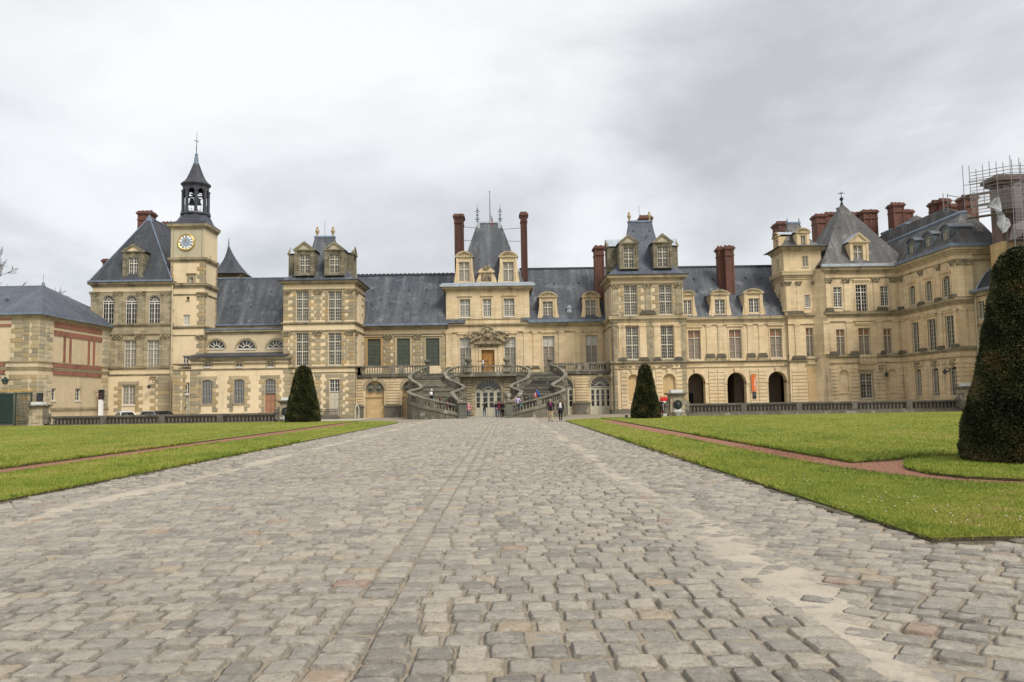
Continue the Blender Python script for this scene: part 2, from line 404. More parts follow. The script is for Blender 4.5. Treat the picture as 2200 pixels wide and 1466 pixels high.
# ground materials
g = NG('sand')
b1 = g.mix(g.ramp(g.noise(.8, 5, .6), (.35, 0.), (.65, 1.)), (.40, .35, .275), (.50, .445, .36))
b1 = g.mix(g.math('MULTIPLY', g.ramp(g.noise(60, 3, .7), (.45, 0.), (.7, 1.)), .5), b1, (.2, .175, .14))
b1 = g.mix(g.math('MULTIPLY', g.ramp(g.noise(5, 5, .7), (.5, 0.), (.68, 1.)), .5), b1, (.21, .185, .15))
b1 = g.mix(g.math('MULTIPLY', g.ramp(g.noise(2.2, 5, .7, g.mapped((1, 1, 1), (7, 3, 1))), (.6, 0.), (.72, 1.)), .35), b1, (.16, .16, .09))
b1 = g.mix(g.n('ShaderNodeAttribute', attribute_name='gut').outputs['Fac'], g.mix(1.0, b1, (.66, .64, .60), 'MULTIPLY'), b1)
g.col(b1); g.rough(.95); g.bump(g.noise(70, 4, .7), .5, .012); M['sand'] = g.mat
g = NG('gravel_pale')
b1 = g.mix(g.ramp(g.noise(.25, 5, .6), (.35, 0.), (.65, 1.)), (.40, .37, .31), (.48, .45, .385))
g.col(g.mix(g.math('MULTIPLY', g.ramp(g.noise(25, 3, .8), (.4, 0.), (.7, 1.)), .4), b1, (.28, .25, .2))); g.rough(.95); g.bump(g.noise(40, 3, .7), .4, .02); M['gravel_pale'] = g.mat
g = NG('red_gravel')
b1 = g.mix(g.ramp(g.noise(38, 4, .8), (.32, 0.), (.68, 1.)), (.17, .075, .043), (.42, .225, .145))
b1 = g.mix(g.math('MULTIPLY', g.ramp(g.noise(.8, 4), (.4, 0.), (.7, 1.)), .5), b1, (.24, .12, .085))
g.col(b1); g.rough(.95); g.bump(g.noise(45, 3, .8), .9, .03); M['red_gravel'] = g.mat
g = NG('soil'); g.col(g.mix(g.noise(9, 5, .7), (.055, .042, .026), (.12, .095, .06))); g.rough(.95); g.bump(g.noise(30, 4, .7), .7, .03); M['soil'] = g.mat
g = NG('kerb_stone'); g.col(g.mix(g.ramp(g.noise(5, 5, .7), (.4, 0.), (.62, 1.)), (.07, .065, .04), (.2, .18, .14))); g.rough(.95); g.bump(g.noise(30, 4, .7), .5, .02); M['kerb_stone'] = g.mat
def cobble_mat(name, per_object):
    g = NG(name)
    if per_object: r_ = g.rand()
    else: r_ = g.n('ShaderNodeAttribute', attribute_name='tint').outputs['Fac']
    c = g.ramp(r_, (0., (.17, .163, .148)), (.2, (.235, .222, .198)), (.42, (.285, .268, .238)), (.6, (.215, .208, .192)), (.80, (.31, .29, .25)), (.955, (.335, .31, .26)), (.985, (.30, .25, .185)), (.995, (.27, .19, .15)), (1., (.21, .2, .185)))
    v = g.noise(7, 6, .68)
    c = g.mix(1.0, c, (1.27, 1.215, 1.15), 'MULTIPLY')
    c = g.mix(g.math('MULTIPLY', g.ramp(v, (.5, 0.), (.66, 1.)), .75), c, (.46, .42, .345))
    c = g.mix(g.math('MULTIPLY', g.ramp(g.noise(21, 6, .78), (.50, 0.), (.66, 1.)), .6), c, (.12, .112, .095))
    c = g.mix(g.math('MULTIPLY', g.ramp(g.noise(.45, 4, .6), (.5, 0.), (.72, 1.)), .35), c, (.39, .355, .29))
    g.col(c); g.rough(.78); g.b.inputs['Specular IOR Level'].default_value = .3
    g.bump(g.math('ADD', g.noise(55, 5, .75), g.math('MULTIPLY', g.noise(13, 4, .65), 2.2)), .8, .022); M[name] = g.mat
cobble_mat('cobble', True); cobble_mat('cobble_far', False)
g = NG('lawn')
b1 = g.mix(g.ramp(g.noise(.35, 6, .65, g.mapped((1, .45, 1))), (.34, 0.), (.66, 1.)), (.18, .205, .032), (.255, .262, .052))
b1 = g.mix(g.math('MULTIPLY', g.ramp(g.noise(1.6, 6, .7, g.mapped((1, .5, 1), (5, 2, 0))), (.5, 0.), (.7, 1.)), .6), b1, (.125, .17, .016))
b1 = g.mix(g.math('MULTIPLY', g.ramp(g.noise(2.6, 6, .72, g.mapped((1, .4, 1), (1, 7, 0))), (.52, 0.), (.72, 1.)), .65), b1, (.30, .24, .06))
b1 = g.mix(g.math('MULTIPLY', g.ramp(g.noise(70, 3, .8), (.4, 0.), (.7, 1.)), .3), b1, (.10, .12, .015))
g.col(b1); g.rough(.9); g.b.inputs['Specular IOR Level'].default_value = .15; g.bump(g.noise(45, 4, .8), .8, .04); M['lawn'] = g.mat
def leaf_mat(name, stops, spec=.25):
    g = NG(name)
    r_ = g.n('ShaderNodeAttribute', attribute_name='tint').outputs['Fac']
    g.col(g.ramp(r_, *stops)); g.rough(.7); g.b.inputs['Specular IOR Level'].default_value = spec
    M[name] = g.mat
leaf_mat('yew_leaf', ((0., (.022, .027, .010)), (.4, (.048, .057, .021)), (.75, (.088, .095, .034)), (.92, (.12, .105, .04)), (1., (.17, .115, .06))))
leaf_mat('blade', ((0., (.08, .14, .014)), (.3, (.155, .22, .022)), (.6, (.25, .285, .038)), (.82, (.33, .30, .07)), (1., (.38, .28, .12))))
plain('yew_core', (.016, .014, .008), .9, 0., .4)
plain('bark', (.10, .08, .06), .9, 0., .3)
plain('twig', (.17, .14, .125), .9, 0., .2)
# ------------------------------------------------------------------ ground
rng = np.random.default_rng(11)
XA = -2.2                                        # axis of the court
XL, XR = -9.3, 4.9                               # kerbs of the road
YC = 9.35                                        # near edge of the lawns
GUT = (-7.35, 2.55)                              # sand filled gutters
def sheet(name, x0, x1, y0, y1, z, mat):
    b = MB(); b.face([(x0, y0, z), (x1, y0, z), (x1, y1, z), (x0, y1, z)])
    o = b.build(name, mat); o['kind'] = 'structure'; return o
sheet('ground', -2500, 2500, -600, 3500, -.12, M['gravel_pale'])
sheet('forecourt', -90, 90, 60, 112, -.035, M['gravel_pale'])
def smooth_noise(x, y, s, seed):
    r_ = np.random.default_rng(seed); out = np.zeros_like(x)
    for k in range(6):
        a = r_.uniform(0, 6.28); f_ = s * r_.uniform(.6, 1.8); p = r_.uniform(0, 6.28)
        out += np.sin((x * np.cos(a) + y * np.sin(a)) * f_ + p)
    return out / 6
def gutter_h(x, y):
    x = np.asarray(x, float); y = np.asarray(y, float)
    h = np.zeros_like(x)
    for gx in GUT:
        wob = .10 * np.sin(y * .43 + gx) + .06 * np.sin(y * 1.31 + 2 * gx)
        wd = .27 + .14 * np.sin(y * .7 + gx * 3) + .09 * np.sin(y * 1.9) + .20 * np.exp(-((y - 6.6) / 1.3) ** 2) * (gx > 0)
        brk = .72 + .38 * smooth_noise(x * .8, y * .45, 3.0, 77) + .25 * smooth_noise(x, y, 7.0, 78)
        h = np.maximum(h, brk * (.040 if gx > 0 else .048) * np.exp(-((x - gx - wob) / wd) ** 2))
    return h
def sand_h(x, y):
    return gutter_h(x, y) + .006 * smooth_noise(x, y, 2.6, 3) + .010 * smooth_noise(x, y, 6.5, 5) + .009 * smooth_noise(x, y, 15, 6) + .002
gx_ = np.arange(-16, 16.01, .14); gy_ = np.concatenate([np.arange(-4, 16, .16), np.arange(16, 98.1, .6)])
GX, GY = np.meshgrid(gx_, gy_)
nv = np.stack([GX, GY, sand_h(GX, GY)], -1).reshape(-1, 3)
ny_, nx_ = GX.shape; ii = (np.arange(ny_ - 1)[:, None] * nx_ + np.arange(nx_ - 1)[None, :]).ravel()
road = npmesh('road', nv, np.stack([ii, ii + 1, ii + nx_ + 1, ii + nx_], 1), M['sand'], smooth=True, kind='structure', attrs={'gut': np.clip(gutter_h(GX, GY) / .022, 0, 1).ravel()})

# cobbles: centre x, y, half width, half depth, turn
cob = []
def rows(x0, x1, y0, y1, ang=0.0, keep=None, pitch=.272, wmean=.30):
    ca, sa = math.cos(ang), math.sin(ang)
    if ang == 0:
        U0, U1, V0, V1 = x0, x1, y0, y1
    else:
        pts = [((x) * ca + (y) * sa, -x * sa + y * ca) for x in (x0, x1) for y in (y0, y1)]
        U0, U1 = min(p[0] for p in pts), max(p[0] for p in pts); V0, V1 = min(p[1] for p in pts), max(p[1] for p in pts)
    v = V0
    while v < V1:
        ph = pitch * rnd.uniform(.86, 1.12)
        u = U0 - rnd.uniform(0, .3) if ang else U0
        while u < U1 - (.1 if not ang else 0):
            w = wmean * rnd.choice((.78, .9, .95, 1, 1.05, 1.1, 1.25)) * rnd.uniform(.93, 1.07)
            if not ang and u + w > U1 - .14: w = U1 - u
            uc, vc = u + w / 2, v + ph / 2 + rnd.uniform(-.014, .014) + .03 * math.sin(u * .9 + v * .15)
            x, y = uc * ca - vc * sa, uc * sa + vc * ca
            if ang == 0 or (x0 < x < x1 and y0 < y < y1):
                if keep is None or keep(x, y):
                    cob.append((x, y, w / 2 - rnd.uniform(.002, .011), ph / 2 - rnd.uniform(.002, .013), ang + rnd.uniform(-.035, .035)))
            u += w
        v += ph
rows(-7.15, -1.32, 2.6, 97)
rows(-1.32, -1.0, 2.6, 97, wmean=.32)
rows(-1.0, 2.35, 2.6, 97, wmean=.285)
rows(2.35, XR - .05, 2.6, 72, ang=-.62, wmean=.30, pitch=.27)
rows(XR - .05, 15, 2.6, YC - .2, ang=-.62, wmean=.30, pitch=.27)
rows(XL + .05, -7.15, 2.6, 72, ang=.62, wmean=.30, pitch=.27)
rows(-15, XL + .05, 2.6, YC - .2, ang=.62, wmean=.30, pitch=.27)
cob = np.array(cob)
def proj(P):
    d = np.asarray(P, dtype=float) - np.array((0, 0, EYE)); m = np.array(CAMROT.transposed())
    c = d @ m.T
    return np.stack([W0 / 2 + F * c[:, 0] / -c[:, 2], H0 / 2 - F * c[:, 1] / -c[:, 2]], 1)
def stone_profile(n, rad, hts, seed):
    r_ = np.random.default_rng(seed)
    m = n // 4; pts_ = []
    for q in range(4):
        k_ = r_.uniform(.80, .90); row = [(1, -k_)] + ([(1, 0)] if m == 3 else [(1, -.33), (1, .33)] if m == 4 else []) + [(1, k_)]
        row = row[:m] if m >= 2 else row
        for x, y in row:
            c_, s_ = ((1, 0), (0, 1), (-1, 0), (0, -1))[q]; pts_.append((x * c_ - y * s_, x * s_ + y * c_))
    bx_, by_ = np.array(pts_).T
    jit_ = 1 + r_.uniform(-.05, .02, n); bx_ = bx_ * jit_; by_ = by_ * (1 + r_.uniform(-.06, .02, n))
    v = [(r_.uniform(-.15, .15), r_.uniform(-.15, .15), hts[0] * r_.uniform(.8, 1.2))]
    for q, h in zip(rad, hts[1:]):
        rr = q * (1 + r_.uniform(-.02, .02, n))
        hh = h + (r_.uniform(-.005, .005, n) if h > 0 else 0)
        v += list(zip(rr * bx_, rr * by_, hh + 0 * bx_))
    f3 = [(0, 1 + i, 1 + (i + 1) % n) for i in range(n)]
    f4 = []
    for k in range(len(rad) - 1):
        o1, o2 = 1 + k * n, 1 + (k + 1) * n
        f4 += [(o1 + i, o2 + i, o2 + (i + 1) % n, o1 + (i + 1) % n) for i in range(n)]
    return np.array(v), np.array(f3), np.array(f4)
NV = 24
near_var = [stone_profile(16, (.80, .94, 1.0), (.033, .032, .025, -.03), 100 + k) for k in range(NV)]
far_var = [stone_profile(8, (.9, 1.0), (.031, .028, -.03), 300 + k) for k in range(NV)]
cz_ = rng.uniform(-.014, .006, len(cob)) - .012 * (rng.uniform(0, 1, len(cob)) < .12); ctx = rng.uniform(-.045, .045, len(cob)); cty = rng.uniform(-.045, .045, len(cob))
cvar = rng.integers(0, NV, len(cob)); ctint = rng.uniform(0, 1, len(cob))
pp = proj(np.stack([cob[:, 0], cob[:, 1], np.zeros(len(cob))], 1))
inside = (pp[:, 0] > -30) & (pp[:, 0] < W0 + 30) & (pp[:, 1] < H0 + 30) & (pp[:, 1] > 860) & (cob[:, 1] > 3.5)
vis_h = gutter_h(cob[:, 0], cob[:, 1]) < .03
size = np.where(inside & vis_h, cob[:, 2] * cob[:, 3] / (cob[:, 1] ** 3), 0)
order = np.argsort(-size); near_idx = order[:300]
stone_meshes = []
for k, (v, f3, f4) in enumerate(near_var):
    me = bpy.data.meshes.new('cobblestone'); me.from_pydata(v.tolist(), [], f3.tolist() + f4.tolist())
    me.polygons.foreach_set('use_smooth', [True] * len(me.polygons)); me.materials.append(M['cobble']); stone_meshes.append(me)
for i in near_idx:
    x, y, a, b, t = cob[i]
    inst('cobblestone', stone_meshes[cvar[i]], road, (x, y, cz_[i]), (a, b, 1), (ctx[i], cty[i], t))
rest = np.setdiff1d(np.arange(len(cob)), near_idx)
VV, F3, F4, TT, off = [], [], [], [], 0
closer = cob[:, 1] < 17
for grp, varset in ((rest[closer[rest]], near_var), (rest[~closer[rest]], far_var)):
    for k in range(NV):
        ids = grp[cvar[grp] == k]
        if not len(ids): continue
        v, f3, f4 = varset[k]
        x, y, a, b, t = cob[ids].T
        lx = v[None, :, 0] * a[:, None]; ly = v[None, :, 1] * b[:, None]
        px_ = lx * np.cos(t)[:, None] - ly * np.sin(t)[:, None] + x[:, None]
        py_ = lx * np.sin(t)[:, None] + ly * np.cos(t)[:, None] + y[:, None]
        pz_ = v[None, :, 2] + cz_[ids][:, None] + lx * cty[ids][:, None] + ly * ctx[ids][:, None]
        VV.append(np.stack([px_, py_, pz_], -1).reshape(-1, 3)); nvv = len(v)
        o_ = off + np.arange(len(ids))[:, None, None] * nvv
        F3.append((f3[None] + o_).reshape(-1, 3)); F4.append((f4[None] + o_).reshape(-1, 4))
        TT.append(np.repeat(ctint[ids], nvv)); off += nvv * len(ids)
npmesh('cobble_paving', np.concatenate(VV), [np.concatenate(F3), np.concatenate(F4)], M['cobble_far'], parent=road, smooth=True, kind='stuff', attrs={'tint': np.concatenate(TT)})

# lawns: raised turf slabs with soil sides
LZ = .10
rightstrip = [(XR, YC), (40, YC), (40, 14.05), (10.5, 14.05), (9.3, 14.35), (8.3, 15.2), (7.9, 16.6), (7.6, 18), (7.4, 20), (7.3, 24), (7.3, 63), (8.4, 63), (8.4, 71.5), (7.6, 71.2), (6.2, 69.4), (5.2, 67.4), (XR, 66.2)]
rightmain = [(8.42, 19.5), (9.5, 20.0), (10.5, 20.7), (12.4, 21.7), (15, 21.2), (17, 19.4), (18.5, 18.6), (48, 18.6), (48, 71.5), (8.42, 71.5)]
island = [(9.1, 18.3), (8.78, 17.5), (8.68, 16.4), (8.9, 15.5), (9.6, 14.82), (11, 14.55), (14, 14.6), (15.6, 15.6), (16.1, 17.4), (15.8, 19), (14.6, 20.1), (12.6, 20.7), (10.8, 20.2), (9.7, 19.4)]
leftstrip = [(XL, YC), (-30, YC), (-30, 14.05), (-15.0, 14.05), (-13.4, 15.0), (-12.8, 18), (-12.8, 68), (-13.9, 68), (-13.9, 75.5), (-11.4, 74.5), (-9.7, 71.5), (XL, 69.0)]
leftmain = [(-13.95, 20.5), (-13.95, 75.5), (-55, 75.5), (-55, 18.6), (-24, 18.6), (-22, 19.6), (-19, 21.5), (-16, 21.2)]
def densify(poly, step, jit):
    out = []
    n = len(poly)
    for i in range(n):
        a, b = Vector((*poly[i], 0)), Vector((*poly[(i + 1) % n], 0)); L = (b - a).length
        k = max(1, int(L / step)) if min(a.y, b.y) < 40 else max(1, int(L / (step * 4)))
        nrm = Vector((-(b - a).y, (b - a).x, 0)).normalized()
        for j in range(k):
            p = a + (b - a) * j / k + nrm * (rnd.uniform(-jit, jit) if j else 0); out.append((p.x, p.y))
    return out
def lawn(poly, LZ=LZ, name='lawn'):
    p = densify(poly, .35, .02); b = MB()
    def offs(k):      # the polygon moved inward by k
        n = len(p); res = []
        ar = sum(p[i][0] * p[(i + 1) % n][1] - p[(i + 1) % n][0] * p[i][1] for i in range(n))
        sg = 1 if ar > 0 else -1
        for i in range(n):
            t = Vector((p[(i + 1) % n][0] - p[i - 1][0], p[(i + 1) % n][1] - p[i - 1][1])); t.normalize()
            res.append((p[i][0] - t.y * k * sg, p[i][1] + t.x * k * sg))
        return res
    q = offs(.07); n = len(p)
    for i in range(n):
        j = (i + 1) % n
        b.face([(*p[i], -.06), (*p[j], -.06), (*p[j], LZ - .035), (*p[i], LZ - .035)], 1)
        b.face([(*p[i], LZ - .035), (*p[j], LZ - .035), (*q[j], LZ), (*q[i], LZ)], 0)
    b.face([(*c, LZ) for c in q], 0)
    o = b.build(name, [M['lawn'], M['soil']]); o['kind'] = 'structure'; return o
for P_, zz_ in ((rightstrip, LZ), (rightmain, .17), (island, .17), (leftstrip, LZ), (leftmain, .17)): lawn(P_, zz_)
def gravelpath(poly):
    b = MB(); b.face([(x, y, .082) for x, y in poly]); o = b.build('gravel_path', M['red_gravel']); o['kind'] = 'structure'
gravelpath([(7.0, 13.0), (30, 13.0), (30, 19), (20, 24), (8.9, 24), (8.9, 64), (7.0, 64)])
gravelpath([(-12.5, 13.0), (-30, 13.0), (-30, 22), (-14.4, 22), (-14.4, 69), (-12.5, 69)])
# loose red chips where the path turns, nearest the viewer
ch = MB()
for _ in range(2600):
    x, y = rnd.uniform(7.2, 11), rnd.uniform(13.9, 27)
    if y > 20.5: x = rnd.uniform(7.3, 8.4)
    s_ = rnd.uniform(.009, .022); a = rnd.uniform(0, 6.28)
    ch.face([(x + s_ * math.cos(a), y + s_ * math.sin(a), .085), (x + s_ * math.cos(a + 2.1), y + s_ * math.sin(a + 2.1), .085), (x, y, .085 + s_ * 1.1)])
ch.build('gravel_chips', M['red_gravel'], kind='stuff')
sheet('border_path', -60, 60, 70, 81, -.02, M['gravel_pale'])
# kerb: thin worn edging stones along the lawn edges
kb = bpy.data.objects.new('kerb', None); COL.objects.link(kb); kb['kind'] = 'structure'
kmesh = []
for k in range(6):
    b = MB(); j = lambda: rnd.uniform(-.04, .04)
    z1 = .5
    b.rings([[(-.5 + j(), -.5 + j(), -.5), (.5 + j(), -.5 + j(), -.5), (.5 + j(), .5 + j(), -.5), (-.5 + j(), .5 + j(), -.5)],
             [(-.5 + j(), -.5 + j(), .3 + j()), (.5 + j(), -.5 + j(), .3 + j()), (.5 + j(), .5 + j(), .3 + j()), (-.5 + j(), .5 + j(), .3 + j())],
             [(-.42 + j(), -.4 + j(), z1 + j()), (.42 + j(), -.4 + j(), z1 + j()), (.42 + j(), .4 + j(), z1 + j()), (-.42 + j(), .4 + j(), z1 + j())]])
    o_ = b.build('tmp', M['kerb_stone']); kmesh.append(o_.data); bpy.data.objects.remove(o_)
def kerbrow(x0, y0, x1, y1, lim):
    L = math.hypot(x1 - x0, y1 - y0); a = math.atan2(y1 - y0, x1 - x0); s_ = 0
    while s_ < L and s_ < lim:
        l = rnd.uniform(.5, .95)
        c = s_ + l / 2
        inst('kerb_stone', kmesh[rnd.randrange(6)], kb, (x0 + math.cos(a) * c, y0 + math.sin(a) * c, -.012 + rnd.uniform(-.012, .012)), (l - .03, rnd.uniform(.10, .15), .09), (rnd.uniform(-.05, .05), 0, a + rnd.uniform(-.02, .02)))
        s_ += l
kerbrow(XR - .07, YC - .05, XR - .07, 66, 58); kerbrow(XR, YC - .08, 15, YC - .08, 9)
kerbrow(XL + .07, YC + 3, XL + .07, 68, 58)

# grass blades: real blades, thinning out with distance
def in_poly(x, y, poly):
    r_ = np.zeros(len(x), bool); n = len(poly)
    for i in range(n):
        x1, y1 = poly[i]; x2, y2 = poly[(i + 1) % n]
        if y1 == y2: continue
        c = ((y1 > y) != (y2 > y)) & (x < (x2 - x1) * (y - y1) / (y2 - y1) + x1); r_ ^= c
    return r_
def edge_pts(poly, step, ymax):
    out = []
    for i in range(len(poly)):
        (x1, y1), (x2, y2) = poly[i], poly[(i + 1) % len(poly)]
        L = math.hypot(x2 - x1, y2 - y1)
        for k in range(int(L / step)):
            t = rnd.random(); x, y = x1 + (x2 - x1) * t, y1 + (y2 - y1) * t
            if y < ymax and abs(x) < .95 * y + 1: out.append((x + rnd.uniform(-.03, .03), y + rnd.uniform(-.03, .03)))
    return np.array(out)
n_try = 820000
yy = 1 / rng.uniform(1 / 76, 1 / 9.3, n_try); xx = rng.uniform(-.80, .98, n_try) * yy
keepm = np.zeros(n_try, bool); zlev_ = np.full(n_try, LZ)
for P_ in (rightstrip, rightmain, island, leftstrip, leftmain):
    ip = in_poly(xx, yy, P_); keepm |= ip
    if P_ in (rightmain, island, leftmain): zlev_[ip] = .17
keepm &= rng.uniform(0, 1, n_try) < .75
bx, by = xx[keepm], yy[keepm]; bz = zlev_[keepm] - .004
ex_, ey_, ez_ = [], [], []
for P_ in (rightstrip, rightmain, island, leftstrip, leftmain):
    ep = edge_pts(P_, .006, 36)
    if len(ep): ex_.append(ep[:, 0]); ey_.append(ep[:, 1]); ez_.append(rng.uniform(.03 if P_ in (rightstrip, leftstrip) else .09, .165 if P_ in (rightmain, island, leftmain) else LZ, len(ep)))
bx = np.concatenate([bx] + ex_); by = np.concatenate([by] + ey_); bz = np.concatenate([bz] + ez_)
nb = len(bx)
sc_ = np.clip(by / 14, .85, 5.0)
edge_n = len(bx) - int(keepm.sum()); long_ = np.ones(nb); long_[-edge_n:] = 1.7 if edge_n else 1
hgt = long_ * rng.uniform(.018, .042, nb) * np.clip(sc_, .9, 1.5); wid = rng.uniform(.004, .008, nb) * sc_
az = rng.uniform(0, 2 * np.pi, nb); lean = rng.uniform(.1, 1.0, nb) * hgt * long_; la = rng.uniform(0, 2 * np.pi, nb)
v0 = np.stack([bx - wid * np.cos(az), by - wid * np.sin(az), bz], 1); v1 = np.stack([bx + wid * np.cos(az), by + wid * np.sin(az), bz], 1)
v2 = np.stack([bx + lean * np.cos(la), by + lean * np.sin(la), bz + hgt], 1)
def clumps(x, y, f, seed): return np.clip(2.2 * smooth_noise(x, y, f, seed) * (1 + smooth_noise(x, y, f * 1.9, seed + 50)), -1, 1)
tint_g = np.clip(.46 + .22 * clumps(bx, by * .45, .7, 21) + .20 * clumps(bx, by * .6, 2.3, 22) + .14 * clumps(bx, by, 6.0, 23) + rng.normal(0, .12, nb), 0, 1)
npmesh('grass', np.stack([v0, v1, v2], 1).reshape(-1, 3), np.arange(nb * 3).reshape(-1, 3), M['blade'], kind='stuff', attrs={'tint': np.repeat(tint_g, 3)})
# daisies and fallen petals in the near turf
dz = MB()
for _ in range(55):
    cxd, cyd = rnd.choice(((6.2, 12.5), (5.6, 15.2), (6.3, 16.6), (6.0, 10.9), (8.5, 12.2)))
    x, y = cxd + rnd.gauss(0, .35), cyd + rnd.gauss(0, .5)
    dz.lathe((x, y, LZ + .03), [(.001, -.004), (.011, 0), (.001, .005)], 6)
dz.build('daisies', M['sign_white'], kind='stuff')

# ------------------------------------------------------------------ clipped yews
def yew(name, label, cx, cy, h, rb, nspray, leaf, seed, prof):
    t = thing(name, label, 'topiary', (cx, cy, LZ), 'clipped yew cones on the lawns')
    b = MB(); b.lathe((cx, cy, LZ - .05), [(.16, 0), (.12, .5), (.10, 1.2)], 8); b.build('trunk', M['bark'], t)
    zs = np.array([0., .03, .08, .24, .44, .62, .83, .93, .975, .993, 1.0]) * h
    rs = np.array(prof) * rb
    r2 = np.random.default_rng(seed)
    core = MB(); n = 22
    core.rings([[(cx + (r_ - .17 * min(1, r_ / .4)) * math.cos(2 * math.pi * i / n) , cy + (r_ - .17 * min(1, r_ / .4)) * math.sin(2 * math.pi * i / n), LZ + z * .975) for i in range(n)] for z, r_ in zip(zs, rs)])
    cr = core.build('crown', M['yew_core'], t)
    s = np.linspace(0, 1, 400); zz = np.interp(s * (len(zs) - 1), np.arange(len(zs)), zs); rr = np.interp(s * (len(zs) - 1), np.arange(len(zs)), rs)
    wgt = np.maximum(rr, .05) * np.hypot(np.gradient(zz), np.gradient(rr)); cdf = np.cumsum(wgt) / wgt.sum()
    u = np.interp(r2.uniform(0, 1, nspray), cdf, s)
    z = np.interp(u, s, zz); r_ = np.interp(u, s, rr); th = r2.uniform(0, 2 * np.pi, nspray)
    lump = smooth_noise(th * 3.0, z * 3.1, 1.3, seed + 1) * .05 + smooth_noise(th * 7, z * 8, 1.2, seed + 2) * .045
    dep = -np.abs(r2.normal(0, .06, nspray)) + .03
    R_ = r_ + (lump + dep) * np.minimum(1, r_ / .3)
    P = np.stack([cx + R_ * np.cos(th), cy + R_ * np.sin(th), LZ + z + (lump + dep) * (r_ < .4 * rb)], 1)
    out = np.stack([np.cos(th), np.sin(th), np.full(nspray, .35)], 1)
    out[u > .9] += np.array((0, 0, 1.2))
    V, T = [], []
    shade = np.clip(.40 + 1.6 * (smooth_noise(th * 4, z * 3.5, 1.4, seed + 5)) * .5 + r2.normal(0, .2, nspray) + .9 * np.maximum(0, .10 - z / h) * r2.uniform(0, 4, nspray), 0, 1)
    for k in range(3):
        d = out + r2.normal(0, .55, (nspray, 3)); d /= np.linalg.norm(d, axis=1)[:, None]
        sd = np.cross(d, r2.normal(0, 1, (nspray, 3))); sd /= np.linalg.norm(sd, axis=1)[:, None]
        L = leaf * r2.uniform(.7, 1.4, (nspray, 1)); w = L * .26
        a = P; m_ = P + d * L * .5
        V.append(np.stack([a, m_ + sd * w, a + d * L, m_ - sd * w], 1)); T.append(np.repeat(np.clip(shade + r2.normal(0, .08, nspray), 0, 1), 4))
    V = np.concatenate(V).reshape(-1, 3) - np.array((cx, cy, LZ))
    npmesh('foliage', V, np.arange(len(V)).reshape(-1, 4), M['yew_leaf'], parent=t, attrs={'tint': np.concatenate(T)})
yew('yew_cone', 'big dark clipped yew cone on its own round grass island close by', 12.28, 18.5, 5.0, 1.53, 60000, .062, 41, [.92, .97, 1.0, .89, .70, .575, .435, .37, .29, .18, .02])
yew('yew_cone', 'clipped yew cone on the left lawn in front of the patchwork pavilion', -18.6, 73.4, 5.15, 1.5, 16000, .11, 42, [.95, .98, 1.0, .92, .78, .64, .49, .39, .26, .13, .02])
yew('yew_cone', 'clipped yew cone beside the small black sign and the red board', 11.6, 66.2, 4.5, 1.2, 13000, .10, 43, [.93, .97, 1.0, .89, .72, .57, .40, .32, .22, .12, .02])
# ------------------------------------------------------------------ architecture helpers
class Sec:
    """reads positions on the facade plane Y = D from enlarged views of the photograph"""
    def __init__(s, zoom, D): s.zoom = zoom; s.D = D
    def P(s, x, y, D=None): return at(*s.zoom(x, y), D or s.D)
    def X(s, x, y, D=None): return s.P(x, y, D)[0]
    def Z(s, x, y, D=None): return s.P(x, y, D)[1]
    def R(s, x0, y0, x1, y1, D=None):
        return (s.X(x0, (y0 + y1) / 2, D), s.X(x1, (y0 + y1) / 2, D), s.Z((x0 + x1) / 2, y1, D), s.Z((x0 + x1) / 2, y0, D))
def arc(u0, u1, z1, kind, n=12):
    w = u1 - u0; uc = (u0 + u1) / 2
    if kind == 'round': r_ = w / 2; zc = z1 - r_; a0 = math.pi
    else:
        rise = w * kind; r_ = (w * w / 4 + rise * rise) / (2 * rise); zc = z1 - r_; a0 = math.pi / 2 + math.asin(min(1, w / 2 / r_))
    return [(uc + r_ * math.cos(a0 + (math.pi - 2 * a0) * k / n), zc + r_ * math.sin(a0 + (math.pi - 2 * a0) * k / n)) for k in range(n + 1)]
def wall(b, u0, u1, z0, z1, ops=(), rev=.32, mi=0, rmi=None):
    """front face at d = 0 with openings (u0, u1, z0, z1, arch) and their reveals"""
    if rmi is None: rmi = mi
    us = sorted({u0, u1, *[v for o in ops for v in o[:2] if u0 < v < u1]}); zs = sorted({z0, z1, *[v for o in ops for v in o[2:4] if z0 < v < z1]})
    for a, c in zip(us, us[1:]):
        for e_, f in zip(zs, zs[1:]):
            m_, n_ = (a + c) / 2, (e_ + f) / 2
            if any(o[0] < m_ < o[1] and o[2] < n_ < o[3] for o in ops): continue
            b.face([(a, 0, e_), (c, 0, e_), (c, 0, f), (a, 0, f)], mi)
    for o in ops:
        a, c, e_, f = o[:4]; k = o[4] if len(o) > 4 else None
        if k:
            pts = arc(a, c, f, k); h = len(pts) // 2; sp = pts[0][1]
            b.face([(a, 0, sp)] + [(u, 0, z) for u, z in pts[1:h + 1]] + [(a, 0, f)], mi)
            b.face([(c, 0, f)] + [(u, 0, z) for u, z in pts[h:-1]] + [(c, 0, sp)], mi)
        else: pts = [(a, f), (c, f)]
        out = [(a, e_)] + pts + [(c, e_)]
        for (p, q), (r_, s_) in zip(out, out[1:]): b.face([(p, 0, q), (r_, 0, s_), (r_, -rev, s_), (p, -rev, q)], rmi)
        b.face([(a, 0, e_), (c, 0, e_), (c, -rev, e_), (a, -rev, e_)], rmi)
